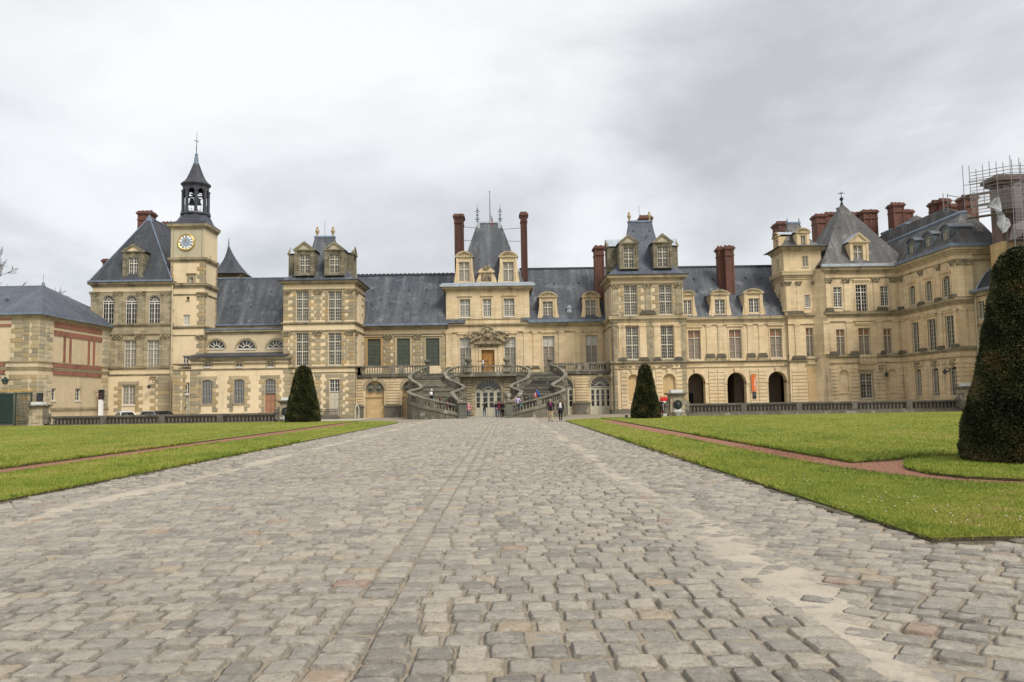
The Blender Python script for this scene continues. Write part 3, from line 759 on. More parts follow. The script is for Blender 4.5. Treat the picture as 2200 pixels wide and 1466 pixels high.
def window(parent, T, o, fm='white_paint', gm='glass_dark', vt=(.5,), ht=(), vn=(), hn=(), name='window', rec=.26, bt=.09, tn=.034, top=None, border=.08, fan=0, sill=True):
    """o = opening; vt / ht thick bars, vn / hn thin bars as fractions; top = (fraction, material) for another glass above it"""
    a, c, e_, f = o[:4]; k = o[4] if len(o) > 4 else None
    w, h = c - a, f - e_
    fr = MB(T); d0, d1 = -rec, -rec + .07
    sp = f
    if k:
        pts = arc(a, c, f, k, 14); sp = pts[0][1]; uc = (a + c) / 2
        q = [(uc + (u - uc) * (1 - 2 * border / w), sp + (z - sp) * (1 - border / max(f - sp, .05))) for u, z in pts]
        for (p0, p1), (q0, q1) in zip(zip(pts, pts[1:]), zip(q, q[1:])):
            fr.prism([p0, p1, q1, q0], d0, d1)
    else: fr.box(a, c, d0, d1, f - border, f)
    fr.box(a, a + border, d0, d1, e_, sp); fr.box(c - border, c, d0, d1, e_, sp); fr.box(a + border, c - border, d0, d1, e_, e_ + border)
    for x in vt: fr.box(a + w * x - bt / 2, a + w * x + bt / 2, d0, d1 + .03, e_ + border, (sp if k else f - border))
    for z in ht: fr.box(a + border, c - border, d0, d1 + .02, e_ + h * z - bt / 2, e_ + h * z + bt / 2)
    for x in vn: fr.box(a + w * x - tn / 2, a + w * x + tn / 2, d0, d1 - .02, e_ + border, sp - .01)
    for z in hn:
        if e_ + h * z < sp: fr.box(a + border, c - border, d0, d1 - .03, e_ + h * z - tn / 2, e_ + h * z + tn / 2)
    if fan and k:
        uc = (a + c) / 2; r_ = w / 2
        for i in range(1, fan):
            t = math.pi * i / fan; rr = (f - sp)
            cu, sn = math.cos(t), math.sin(t); x1, z1_ = uc + cu * r_ * .96, sp + sn * rr * .96; x0, z0_ = uc + cu * r_ * .42, sp + sn * rr * .42
            nx, nz = -sn * tn / 2, cu * tn / 2
            fr.prism([(x0 + nx, z0_ + nz), (x1 + nx, z1_ + nz), (x1 - nx, z1_ - nz), (x0 - nx, z0_ - nz)], d0, d1)
        pts = arc(uc - r_ * .42, uc + r_ * .42, sp + (f - sp) * .42, 'round' if abs((f - sp) - r_) < .02 else (f - sp) / w, 8); pin = arc(uc - r_ * .35, uc + r_ * .35, sp + (f - sp) * .35, 'round' if abs((f - sp) - r_) < .02 else (f - sp) / w, 8)
        for (p0, p1), (q0, q1) in zip(zip(pts, pts[1:]), zip(pin, pin[1:])): fr.prism([p0, p1, q1, q0], d0, d1)
        fr.box(a + border, c - border, d0, d1, sp - bt / 2, sp + bt / 2)
    if sill: fr.box(a - .06, c + .06, -.1, .09, e_ - .12, e_ - .004)
    wo_ = fr.build(name, M[fm], parent)
    g_ = MB(T); dg = -rec - .02
    if k: g_.face([(a, dg, e_), (c, dg, e_)] + [(u, dg, z) for u, z in reversed(arc(a, c, f, k))])
    elif top:
        zt = e_ + h * top[0]
        g_.face([(a, dg, e_), (c, dg, e_), (c, dg, zt), (a, dg, zt)], 0); g_.face([(a, dg, zt), (c, dg, zt), (c, dg, f), (a, dg, f)], 1)
    else: g_.face([(a, dg, e_), (c, dg, e_), (c, dg, f), (a, dg, f)])
    gl = g_.build('pane', [M[gm], M[top[1]]] if top else M[gm], wo_)
    return wo_
# window styles
CROSS3 = dict(fm='cream_paint', vt=(.5,), ht=(.43, .72), vn=(.17, .33, .67, .83), hn=(.11, .215, .32, .53, .63, .82, .91), bt=.13, tn=.034)
CASE = dict(vt=(.5,), ht=(.74,), vn=(.25, .75), hn=(.19, .38, .56, .87))
SMALLP = dict(vt=(.5,), vn=(.25, .75), hn=(.25, .5, .75))
BLIND = dict(fm='cream_paint', gm='glass_taupe', vt=(.5,), ht=(.73,), vn=(), hn=(.24, .49), top=(.73, 'glass_amber'), border=.08, bt=.10)
PALEB = dict(fm='cream_paint', gm='glass_blind', vt=(.5,), ht=(.72,), hn=(.18, .36, .54), top=(.72, 'glass_white'), border=.08, bt=.10)
LEADED = dict(fm='white_paint', gm='glass_lead', vt=(.5,), ht=(.68,), vn=(.25, .75), hn=(.11, .22, .33, .45, .56, .84), tn=.03)
# one chamfered block shared by quoins, courses and steps of each material
_blk = {}
def block_mesh(mat, name):
    if (mat, name) in _blk: return _blk[(mat, name)]
    b = MB(); c = .045
    o = [(-.5, -.5), (.5, -.5), (.5, .5), (-.5, .5)]; i_ = [(x * (1 - 2 * c), z * (1 - 2 * c)) for x, z in o]
    b.rings([[(x, .5, z) for x, z in o], [(x, -.25, z) for x, z in o], [(x, -.5, z) for x, z in i_]])
    ob = b.build(name, M[mat]); me = ob.data; bpy.data.objects.remove(ob); _blk[(mat, name)] = me; return me
def frame_angle(T):
    a, b_ = T(0, 0, 0), T(1, 0, 0); n = T(0, 1, 0)
    nx, ny = n[0] - a[0], n[1] - a[1]
    return math.atan2(nx, -ny)
def block(parent, T, u0, u1, z0, z1, d0, d1, mat, name='quoin_stone'):
    p = T((u0 + u1) / 2, (d0 + d1) / 2, (z0 + z1) / 2)
    return inst(name, block_mesh(mat, name), parent, p, (abs(u1 - u0) - .02, d1 - d0, z1 - z0 - .02), (0, 0, frame_angle(T)))
def quoins(parent, T, u, z0, z1, side, mat='quoin', h=.5, wide=.8, narrow=.46, proud=.05, jit=.06, first=None):
    n = max(1, round((z1 - z0) / h)); hh = (z1 - z0) / n; k = rnd.randrange(2) if first is None else first
    for i in range(n):
        w = (wide if (i + k) % 2 else narrow) + rnd.uniform(-jit, jit)
        a, c = (u, u + side * w) if side else (u - w / 2, u + w / 2)
        block(parent, T, min(a, c), max(a, c), z0 + i * hh, z0 + (i + 1) * hh, -.12, proud + rnd.uniform(-.012, .012), mat)
def courses(parent, T, u0, u1, z0, z1, n, mat='stone_clean', proud=.10):
    hh = (z1 - z0) / n
    for i in range(n): block(parent, T, u0, u1, z0 + i * hh + .025, z0 + (i + 1) * hh - .025, -.12, proud, mat, 'stone_course')
def moulding(parent, name, fp, lv, mat):
    """stacked projecting bands round a footprint (x0, x1, y0, y1)"""
    b = MB()
    for z0, z1, p in lv: b.box(fp[0] - p, fp[1] + p, fp[2] - p, fp[3], z0, z1)
    return b.build(name, M[mat], parent)
def cornice(parent, fp, z0, z1, proj, mat='stone_trim', name='cornice', dent=0):
    h = z1 - z0
    o = moulding(parent, name, fp, [(z0, z0 + h * .28, proj * .25), (z0 + h * .28, z0 + h * .52, proj * .5), (z0 + h * .52, z0 + h * .86, proj * .92), (z0 + h * .86, z1, proj)], mat)
    return o
def pilaster(parent, T, u0, u1, z0, z1, proud=.11, mat='stone_clean', cap=None, base=True, name='pilaster', grime_base=False):
    b = MB(T); h = z1 - z0
    b.box(u0, u1, -.05, proud, z0, z1)
    b.box(u0 - .07, u1 + .07, -.04, proud + .07, z1 - .16, z1 - .003); b.box(u0 - .035, u1 + .035, -.04, proud + .035, z1 - .34, z1 - .25)
    if base: b.box(u0 - .07, u1 + .07, -.04, proud + .07, z0, z0 + .22); b.box(u0 - .035, u1 + .035, -.04, proud + .035, z0 + .22, z0 + .32)
    o = b.build(name, M[mat], parent)
    if cap: capital(parent, T, u0, u1, z1 - cap, z1, proud)
    return o
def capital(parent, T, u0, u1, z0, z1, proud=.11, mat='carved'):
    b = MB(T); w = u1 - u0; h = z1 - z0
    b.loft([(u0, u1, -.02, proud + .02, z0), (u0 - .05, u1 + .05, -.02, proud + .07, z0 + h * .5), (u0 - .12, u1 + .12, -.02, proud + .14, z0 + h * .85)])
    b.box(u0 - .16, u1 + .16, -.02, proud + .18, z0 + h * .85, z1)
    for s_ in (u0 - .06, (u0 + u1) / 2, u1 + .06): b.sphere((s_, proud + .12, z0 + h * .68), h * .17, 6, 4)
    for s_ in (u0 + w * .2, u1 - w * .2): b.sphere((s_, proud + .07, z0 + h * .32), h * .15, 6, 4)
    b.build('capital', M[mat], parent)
def surround(parent, T, o, w=.2, proud=.05, mat='stone_trim', head=.34):
    a, c, e_, f = o[:4]; b = MB(T)
    b.box(a - w, a, -.03, proud, e_, f + w); b.box(c, c + w, -.03, proud, e_, f + w); b.box(a, c, -.03, proud, f, f + w)
    b.box(a - w - .05, c + w + .05, -.02, proud + .05, f + w + head * .3, f + w + head * .62); b.box(a - w - .12, c + w + .12, -.02, proud + .13, f + w + head * .62, f + w + head)
    b.build('window_surround', M[mat], parent)
def dormer(parent, T, u0, u1, z0, z1, zp, depth, o, ped='tri', mat='stone_clean', style=None, over=.18, roofm='lead_pale', tymp='plaster_grey', scroll=False, quoin=None):
    """stone dormer: front wall with window, cheeks, pediment and lead roof running back into the slope"""
    b = MB(T); uc = (u0 + u1) / 2
    wall(b, u0, u1, z0, z1, [o], .25)
    b.face([(u0, 0, z0), (u0, 0, z1), (u0, -depth, z1), (u0, -depth, z0)]); b.face([(u1, 0, z0), (u1, 0, z1), (u1, -depth, z1), (u1, -depth, z0)])
    b.box(u0 - .06, u1 + .06, -.3, .08, z0 - .02, z0 + .10)
    sw = (o[0] - u0) * .62
    b.box(u0 - .02, u0 + sw, -.05, .09, z0 + .1, z1); b.box(u1 - sw, u1 + .02, -.05, .09, z0 + .1, z1)
    if scroll:
        for s_, u in ((-1, u0), (1, u1)):
            b.prism([(u, z0), (u + s_ * .32, z0), (u + s_ * .3, z0 + .35), (u + s_ * .1, z0 + (z1 - z0) * .5), (u, z0 + (z1 - z0) * .85)], -.16, .04)
    dm = b.build('dormer', M[mat], parent)
    window(dm, T, o, **(style or SMALLP), sill=False)
    p = MB(T); a, c = u0 - over, u1 + over; e_ = z1 + .16
    p.box(a, c, -.1, .2, z1, e_)
    if ped == 'tri':
        p.prism([(a, e_), (a + .40, e_), (uc, zp - .30), (uc, zp)], -.1, .2); p.prism([(c, e_), (uc, zp), (uc, zp - .30), (c - .40, e_)], -.1, .2)
        p.prism([(a + .36, e_), (c - .36, e_), (uc, zp - .28)], -.1, .06, 1)
        rp = [(a, e_ - .03), (uc, zp + .03), (c, e_ - .03)]
    else:
        pts = arc(a, c, zp, (zp - e_) / (c - a), 10); q = [(uc + (u - uc) * .80, e_ + (z - e_) * .72) for u, z in pts]
        for (p0, p1), (q0, q1) in zip(zip(pts, pts[1:]), zip(q, q[1:])): p.prism([p0, p1, q1, q0], -.1, .2)
        p.prism(list(reversed(q)), -.1, .05, 1)
        for k in range(5): p.sphere((uc + (k - 2) * (c - a) * .1, .1, e_ + (zp - e_) * (.42 - .05 * abs(k - 2))), (zp - e_) * .17, 6, 4, 2)
        p.sphere((uc, .12, e_ + (zp - e_) * .8), (zp - e_) * .2, 6, 5, 2)
        rp = [(u, z + .03) for u, z in pts]
    p.build('pediment', [M['stone_mould' if mat != 'stone_dormer' else 'stone_dormer'], M[tymp], M['carved']], dm)
    r_ = MB(T); n = len(rp)
    r_.mesh([(u, .08, z) for u, z in rp] + [(u, -depth, z) for u, z in rp], [(i, i + 1, i + 1 + n, i + n) for i in range(n - 1)])
    r_.build('dormer_roof', M[roofm], dm)
    return dm
def chimney(parent, x0, x1, y0, y1, z0, z1, mat='brick', pots=3, capmat=None, twin=False):
    b = MB(); h = z1 - z0; c = .55
    b.box(x0, x1, y0, y1, z0, z1 - c)
    w = x1 - x0
    n = max(1, round(w / 1.1))
    for i in range(n + 1):           # raised brick strips that leave recessed panels
        u = x0 + (w - .22) * i / n
        b.box(u, u + .22, y0 - .07, y0 + .05, z0, z1 - c - .003)
    b.box(x0 - .06, x1 + .06, y0 - .12, y1 + .06, z1 - c - .75, z1 - c - .58)
    s_ = b.build('chimney', M[mat], parent)
    k = MB()
    for a, zz0, zz1 in ((.10, 0, .15), (.2, .15, .32), (.13, .32, .42), (.04, .42, .55)): k.box(x0 - a, x1 + a, y0 - a, y1 + a, z1 - c + zz0, z1 - c + zz1)
    k.build('chimney_cap', M[capmat or mat], s_)
    for i in range(pots):
        q = MB(); u = x0 + w * (i + .5) / pots; q.lathe((u, (y0 + y1) / 2, z1), [(.17, 0), (.2, .08), (.15, .12), (.14, .2), (.16, .24)], 8); q.build('chimney_pot', M['brick'], s_)
    return s_
_vent = {}
def vents(parent, pts):
    if 'm' not in _vent:
        b = MB(); b.box(-.13, .13, -.12, .3, 0, .2); b.mesh([(-.17, -.17, .2), (.17, -.17, .2), (.17, .4, .22), (-.17, .4, .22), (0, -.17, .36), (0, .4, .3)], [(0, 1, 4), (1, 2, 5, 4), (2, 3, 5), (3, 0, 4, 5)])
        o = b.build('t', M['lead_grey']); _vent['m'] = o.data; bpy.data.objects.remove(o)
    for p in pts: inst('roof_vent', _vent['m'], parent, p, (.75, .8, .75))
def downpipe(parent, x, y, z0, z1, mat='pipe', r_=.085):
    b = MB(); b.tube([(x, y, z0), (x, y, z1)], r_, 6)
    for k in range(4): zz = z0 + (z1 - z0) * (k + .5) / 4; b.tube([(x, y, zz - .06), (x, y, zz + .06)], r_ * 1.5, 6)
    b.build('downpipe', M[mat], parent)
_bal = {}
def baluster_mesh(mat, h, r_=.1, n=8):
    k = (mat, round(h, 2))
    if k not in _bal:
        b = MB(); b.lathe((0, 0, 0), [(r_ * .95, 0), (r_ * .95, h * .10), (r_ * .55, h * .14), (r_ * 1.05, h * .30), (r_ * .95, h * .42), (r_ * .5, h * .72), (r_ * .5, h * .82), (r_ * .9, h * .88), (r_ * .9, h)], n, phase=math.pi / n)
        o = b.build('baluster', M[mat], smooth=True); _bal[k] = o.data; bpy.data.objects.remove(o)
    return _bal[k]
def balustrade_run(parent, x0, x1, y, z0, h, mat, sp=.36, peds=(), railw=.34, th=None, plinth=.16):
    """straight run along X; peds = centre X of pedestals"""
    b = MB(); zr = z0 + h - .14
    b.box(x0, x1, y - railw / 2, y + railw / 2, zr, z0 + h); b.box(x0, x1, y - railw / 2 + .03, y + railw / 2 - .03, zr - .06, zr - .003)
    b.build('coping', M[mat], parent)
    if plinth:
        b = MB(); b.box(x0, x1, y - railw / 2 + .02, y + railw / 2 - .02, z0, z0 + plinth); b.build('plinth', M[mat], parent)
    zb, zt = z0 + plinth, zr - .06
    for p in peds:
        b = MB(); b.box(p - .3, p + .3, y - railw / 2 - .02, y + railw / 2 + .02, z0 + .003, zr - .004); b.box(p - .2, p + .2, y - railw / 2 - .05, y, zb + .08, zt - .08); b.build('pedestal', M[mat], parent)
    me = baluster_mesh(mat, zt - zb, min(.11, sp * .3)); n = int((x1 - x0) / sp)
    for i in range(n):
        x = x0 + (i + .5) * (x1 - x0) / n
        if any(abs(x - p) < .42 for p in peds): continue
        inst('baluster', me, parent, (x, y, zb))
def urn(parent, x, y, z, h, mat='gilt_stone', name='urn'):
    b = MB(); b.lathe((x, y, z), [(.2 * h / 1.8, 0), (.2 * h / 1.8, .08 * h), (.08 * h, .14 * h), (.09 * h, .2 * h), (.19 * h, .42 * h), (.2 * h, .55 * h), (.13 * h, .66 * h), (.09 * h, .72 * h), (.13 * h, .78 * h), (.05 * h, .92 * h), (.005, h)], 10)
    b.build(name, M[mat], parent, smooth=True)
def bell_roof(parent, x0, x1, y0, y1, z0, z1, tx0, tx1, ty0, ty1, mat='slate', over=.5, flare=.55, name='roof', cap=True):
    """steep pavilion roof that kicks out at the eaves"""
    b = MB(); L = []
    for t in (0., .03, .07, .13, .22, .35, .5, .65, .8, .92, 1.):
        k = t ** .86; e_ = over * max(0, 1 - t / .2) ** 2
        m_ = lambda a, c: a + (c - a) * k
        s_ = flare * (math.sin(math.pi * min(1, t * 1.0)) ** 1) * .55
        L.append((m_(x0, tx0) - e_ + s_, m_(x1, tx1) + e_ - s_, m_(y0, ty0) - e_ + s_, m_(y1, ty1) + e_ - s_, z0 + (z1 - z0) * t))
    b.loft(L); r_ = b.build(name, M[mat], parent)
    if cap:
        c = MB(); c.box(tx0 - .1, tx1 + .1, ty0 - .1, ty1 + .1, z1 - .12, z1 + .1); c.build('ridge_lead', M['lead'], r_)
    return r_
def hip_roof(parent, x0, x1, y0, y1, z0, ridge, mat, name='roof', curve=0):
    """ridge = two points (x, y, z)"""
    b = MB(); p, q = ridge
    c = [(x0, y0, z0), (x1, y0, z0), (x1, y1, z0), (x0, y1, z0)]
    if abs(p[0] - q[0]) > abs(p[1] - q[1]):   # ridge along X
        b.mesh(c + [p, q], [(0, 1, 5, 4), (1, 2, 5), (2, 3, 4, 5), (3, 0, 4)])
    else: b.mesh(c + [p, q], [(0, 1, 4), (1, 2, 5, 4), (2, 3, 5), (3, 0, 4, 5)])
    return b.build(name, M[mat], parent)
def core(parent, x0, x1, y0, y1, z0, z1, mat, skip_front=True, extra=None):
    """the body of a building behind its front wall: sides, back and top"""
    b = MB()
    b.face([(x0, y0, z0), (x0, y1, z0), (x0, y1, z1), (x0, y0, z1)]); b.face([(x1, y0, z0), (x1, y1, z0), (x1, y1, z1), (x1, y0, z1)])
    b.face([(x0, y1, z0), (x1, y1, z0), (x1, y1, z1), (x0, y1, z1)]); b.face([(x0, y0, z1 - .01), (x1, y0, z1 - .01), (x1, y1, z1 - .01), (x0, y1, z1 - .01)])
    return b.build('side_wall', M[mat], parent)
# ------------------------------------------------------------------ far left: low wing with red brick bands
T_ = front(83.2)
s = Sec(zA, 83.2)
xc = s.X(233, 1000)                                  # its corner
WX = xc; WY0 = 83.2
wy1 = 98.0
zt = s.Z(233, 778); wz = lambda y: s.Z(233, y)
lw = thing('brick_banded_wing', 'low wing at far left with red brick bands and a plain hipped slate roof', 'building', (WX - 6, 90, 0))
TS = facing_right(WX)
def ysd(x, y): return atX(*zA(x, y), WX)
ops = []
for x0, x1 in ((308, 338), (457, 488)):
    y0_, z1_ = ysd((x0 + x1) / 2, 1226); _, z0_ = ysd((x0 + x1) / 2, 1300)
    ops.append((ysd(x0, 1260)[0], ysd(x1, 1260)[0], z0_, z1_))
dr = (ysd(606, 1290)[0], ysd(634, 1290)[0], .0, ysd(620, 1234)[1]); ops.append(dr)
b = MB(TS); wall(b, WY0, wy1, -.1, zt, ops, .3); b.build('wall', M['plaster_pink'], lw)
b = MB(front(WY0)); wall(b, WX - 30, WX, -.1, zt, [], .3); b.build('wall', M['plaster_pink'], lw)
for o in ops[:2]: window(lw, TS, o, vt=(), vn=(.5,), hn=(.33, .66), rec=.2); 
window(lw, TS, dr, fm='door_grey', gm='void', vt=(), hn=(), rec=.2, name='door')
for T2, u_end, sgn in ((TS, WY0, 1), (front(WY0), WX, -1)):
    for z0_, z1_ in ((zt - 4.55, wz(1125) + .75), (0.1, wz(1125) - .4)): pass
zb1, zb2, zb3, zb4 = wz(1070), wz(1090), wz(1113), wz(1136)          # mid bands
zq = [(0.0, zb4 - .05), (zb1 + .15, zt - .45)]
for z0_, z1_ in zq:
    quoins(lw, TS, WY0, z0_, z1_, 1, 'quoin_pale', .46, 1.35, 1.1); quoins(lw, TS, WY0 + 1.38, z0_, z1_, 1, 'quoin_pale', .46, 1.2, .6)
    quoins(lw, front(WY0), WX, z0_, z1_, -1, 'quoin', .46, .95, .7)
    quoins(lw, front(WY0), WX - .98, z0_, z1_, -1, 'quoin', .46, .75, .6)
    quoins(lw, front(WY0), WX - 1.62, z0_, z1_, -1, 'quoin', .52, 1.3, .9)
    quoins(lw, TS, wy1 - .1, z0_, z1_, -1, 'quoin_pale', .52, 1.7, 1.3)
quoins(lw, front(WY0), WX - 5.6, zb1 + .2, zt - .5, -1, 'quoin', .52, 1.4, 1.1); quoins(lw, front(WY0), WX - 4.6, zb1 + .2, zt - .5, -1, 'quoin', .52, 1.1, .8)
bb = MB()
def ring_band(z0, z1, p, mi): bb.box(WX - 30, WX + p, WY0 - p, wy1 - .02, z0, z1, mi)
ring_band(zt - .36, zt - .14, .16, 0); ring_band(zt - .14, zt, .3, 0)
ring_band(zb1 + .10, zb1 + .2, .14, 0); ring_band(zb2 - .15, zb2 - .04, .1, 0); ring_band(zb3 + .04, zb3 + .12, .1, 0)
b2 = bb.build('string_course', M['stone_trim'], lw)
b = MB(TS)
y0q, y1q = WY0 + 2.75, wy1 - 1.9
for z0_, z1_, p in ((wz(838), wz(806), .09), (wz(890), wz(858), .09), (zb2, zb1 + .1, .12), (zb4, zb3, .12)):
    b.box(y0q, y1q, -.1, p, z0_, z1_)
for xq in (390, 425, 537, 568):
    yq = ysd(xq, 975)[0]
    b.box(yq - .2, yq + .2, -.1, .075, zb1 + .2, wz(890))
b.T = front(WY0)
for z0_, z1_, p in ((wz(808), wz(790), .1), (wz(848), wz(832), .1)): b.box(WX - 6.2, WX - 2.9, -.1, p, z0_, z1_)
b.box(WX - 30, WX - 3.4, -.1, .12, zb2, zb1 + .1); b.box(WX - 30, WX - 3.4, -.1, .12, zb4, zb3)
b.build('brick_band', M['brick_band'], lw)
b = MB(TS); b.box(WY0 + 2.4, wy1 - .1, -.1, .16, wz(1358), wz(1345)); b.build('plinth_course', M['stone_grey'], lw)
# hipped roof: ridge runs along the courtyard side, then turns
zr = at(*zA(262, 602), 92)[1]
b = MB(); ov = .45
apx = at(*zA(262, 602), 90.5)
p = [(WX + ov, WY0 - ov, zt + .02), (WX + ov, wy1 + 2.0, zt + .02), (WX - 40, WY0 - ov, zt + .02), (WX - 40, 90.5, apx[1]), (apx[0], 90.5, apx[1]), (apx[0], 103, apx[1] - 1.5), (WX - 40, 103, zt)]
b.mesh(p, [(0, 4, 3, 2), (0, 1, 4), (1, 5, 4), (4, 5, 6, 3)])
b.build('roof', M['slate_blue'], lw)
b = MB(); b.tube([(apx[0], 90.5, apx[1] - .1), (apx[0], 90.5, apx[1] + .35)], [.22, .12], 6); b.tube([(apx[0], 90.5, apx[1] + .3), (apx[0], 90.5, apx[1] + 1.3)], .025, 4); b.build('finial', M['lead'], lw)
b = MB(); b.box(WX - 40, WX + ov + .06, WY0 - ov - .06, WY0 - ov + .02, zt - .02, zt + .16); b.box(WX + ov - .02, WX + ov + .06, WY0 - ov, wy1, zt - .02, zt + .16); b.build('gutter', M['lead'], lw)
vents(lw, [(at(*zA(40, 692), 86)[0], 86, at(*zA(40, 692), 86)[1])])

# ------------------------------------------------------------------ pavilion with arched windows
D = 98.0; s = Sec(zA, D); T = front(D)
x0, x1 = s.X(560, 720), s.X(1040, 720); ze = s.Z(800, 588); yb = 110.5
lp = thing('arched_window_pavilion', 'weathered pavilion with three arched upper windows, left of the clock tower', 'building', ((x0 + x1) / 2, D, 0))
zs1, zs2 = s.Z(850, 850), s.Z(850, 1108)
arched = [(s.R(a, 662, c, 840) + ('round',)) for a, c in ((619, 688), (759, 828), (898, 968))]
rect_ = [s.R(a, 932, c, 1104) for a, c in ((750, 825), (890, 963))]
gw = [s.R(738, 1204, 818, 1326)]
b = MB(T); wall(b, x0, x1, zs1, ze, arched, .35); wall(b, x0, x1, zs2, zs1, rect_, .35); b.build('wall', M['stone_grey'], lp)
b = MB(T); wall(b, x0, x1, -.1, zs2, gw, .35); b.build('wall', M['plaster'], lp)
core(lp, x0, x1, D, yb, -.1, ze, 'stone_grey')
for o in arched: window(lp, T, o, gm='glass_dark', vt=(.5,), ht=(.72, .80), vn=(.25, .75), hn=(.2, .4, .56), fan=5)
for o in rect_: window(lp, T, o, gm='glass_blind', fm='white_paint', vt=(.5,), ht=(.68,), vn=(.25, .75), hn=(.17, .34, .51, .84))
for o in gw: window(lp, T, o, gm='glass_blind', vt=(.5,), vn=(.25, .75), hn=(.2, .4, .6, .8))
for o in gw:
    quoins(lp, T, o[0], o[2] - .8, o[3] + .3, -1, h=.45, wide=1.0, narrow=.45); quoins(lp, T, o[1], o[2] - .8, o[3] + .3, 1, h=.45, wide=1.0, narrow=.45)
    block(lp, T, o[0] - .5, o[1] + .5, o[3], o[3] + .42, -.1, .06, 'quoin', 'lintel')
b = MB(T); g_ = s.R(737, 1355, 790, 1378); b.box(g_[0], g_[1], -.02, .03, g_[2], g_[3])
for k in range(7): u = g_[0] + (g_[1] - g_[0]) * (k + .5) / 7; b.box(u - .09, u + .09, .03, .06, g_[2] + .08, g_[3] - .08)
b.build('cellar_grille', M['white_paint'], lp)
zc0, zc1 = s.Z(715, 672), s.Z(715, 640)
for xq in (572, 718, 858, 1008):
    u = s.X(xq, 750); pilaster(lp, T, u - .42, u + .42, zs1 + .3, zc1, .14, 'stone_grey', cap=zc1 - zc0)
zc0, zc1 = s.Z(850, 935), s.Z(850, 903)
for xq in (715, 850, 1003):
    u = s.X(xq, 1000); pilaster(lp, T, u - .42, u + .42, zs2 + .3, zc1, .14, 'stone_grey', cap=zc1 - zc0)
fp = (x0, x1, D, yb)
b = MB(T); b.box(x0 - .02, x1 + .02, -.2, .06, s.Z(800, 640), s.Z(800, 612)); b.build('frieze', M['plaster'], lp)
cornice(lp, fp, s.Z(800, 612), ze + .12, .5, 'stone_trim')
cornice(lp, fp, zs1 - .02, zs1 + .35, .22, 'stone_trim', 'string_course')
cornice(lp, fp, s.Z(850, 905), s.Z(850, 893), .16, 'stone_trim', 'string_course')
cornice(lp, fp, zs2 - .06, zs2 + .25, .24, 'stone_trim', 'string_course')
cornice(lp, fp, s.Z(850, 1150), s.Z(850, 1138), .12, 'stone_grey', 'string_course')
quoins(lp, T, x1 - .02, 0, s.Z(850, 1152), -1, h=.48, wide=1.9, narrow=1.5)
quoins(lp, T, x1 - 1.75, 0, s.Z(850, 1152), -1, h=.48, wide=.75, narrow=.1)
# roof
ap = at(*zA(905, 190), 102.5)
xe0, xe1 = s.X(548, 578), s.X(1062, 572)
hip_roof(lp, xe0, xe1 - .2, D - .55, 113, ze + .12, ((ap[0], 102.5, ap[1]), (ap[0], 111, ap[1])), 'slate_dark')
b = MB(); b.box(xe0 - .05, xe1 - .1, D - .66, D - .5, ze + .1, ze + .3); b.box(xe0 - .06, xe0 + .05, D - .5, 110, ze + .1, ze + .3); b.build('gutter', M['lead'], lp)
b = MB(); b.loft([(ap[0] - .35, ap[0] + .35, 102.2, 102.9, ap[1] - .5), (ap[0] - .1, ap[0] + .1, 102.4, 102.6, ap[1] + .25)]); b.tube([(ap[0], 102.5, ap[1] + .2), (ap[0], 102.5, ap[1] + 1.0)], .03, 4); b.build('finial', M['lead'], lp)
b = MB(); b.tube([(xe0, D - .5, ze + .15), (ap[0], 102.5, ap[1])], .09, 5); b.tube([(xe1 - .2, D - .5, ze + .15), (ap[0], 102.5, ap[1])], .09, 5); b.tube([(ap[0], 102.5, ap[1]), (ap[0], 111, ap[1])], .11, 5); b.build('hip_lead', M['lead'], lp)
DD = 97.85; sd = Sec(zA, DD)
dormer(lp, front(DD), sd.X(745, 480), sd.X(868, 480), sd.Z(805, 563), sd.Z(805, 402), sd.Z(805, 350), 4.2, sd.R(778, 430, 836, 556), 'tri', 'stone_dormer', dict(gm='glass_mid', vt=(.5,), ht=(.7,), vn=(.25, .75), hn=(.17, .34, .52, .85)), roofm='lead_dark', tymp='plaster')
for xx_, yy_, DDv in ((685, 512, 99.2), (928, 510, 99.2), (905, 382, 100.6), (985, 390, 101), (875, 270, 101.8), (957, 280, 103.5), (1007, 303, 104)):
    q = at(*zA(xx_, yy_), DDv); vents(lp, [(q[0], DDv - .15, q[1] - .1)])
def chim_px(parent, zoom, xa, ya, xb, yb_, Dc, depth, **k):
    a = at(*zoom(xa, (ya + yb_) / 2), Dc); c = at(*zoom(xb, (ya + yb_) / 2), Dc)
    zt_ = at(*zoom((xa + xb) / 2, ya), Dc)[1]; zb_ = at(*zoom((xa + xb) / 2, yb_), Dc)[1]
    return chimney(parent, a[0], c[0], Dc, Dc + depth, zb_ - 2.5, zt_, **k)
chim_px(lp, zA, 834, 150, 914, 272, 106.5, 1.6, pots=3)
chim_px(lp, zA, 622, 440, 684, 515, 108, 1.2, pots=0)
chim_px(lp, zA, 968, 218, 1034, 250, 108.5, 1.4, pots=3)
downpipe(lp, s.X(1043, 980), D - .2, 0, ze)

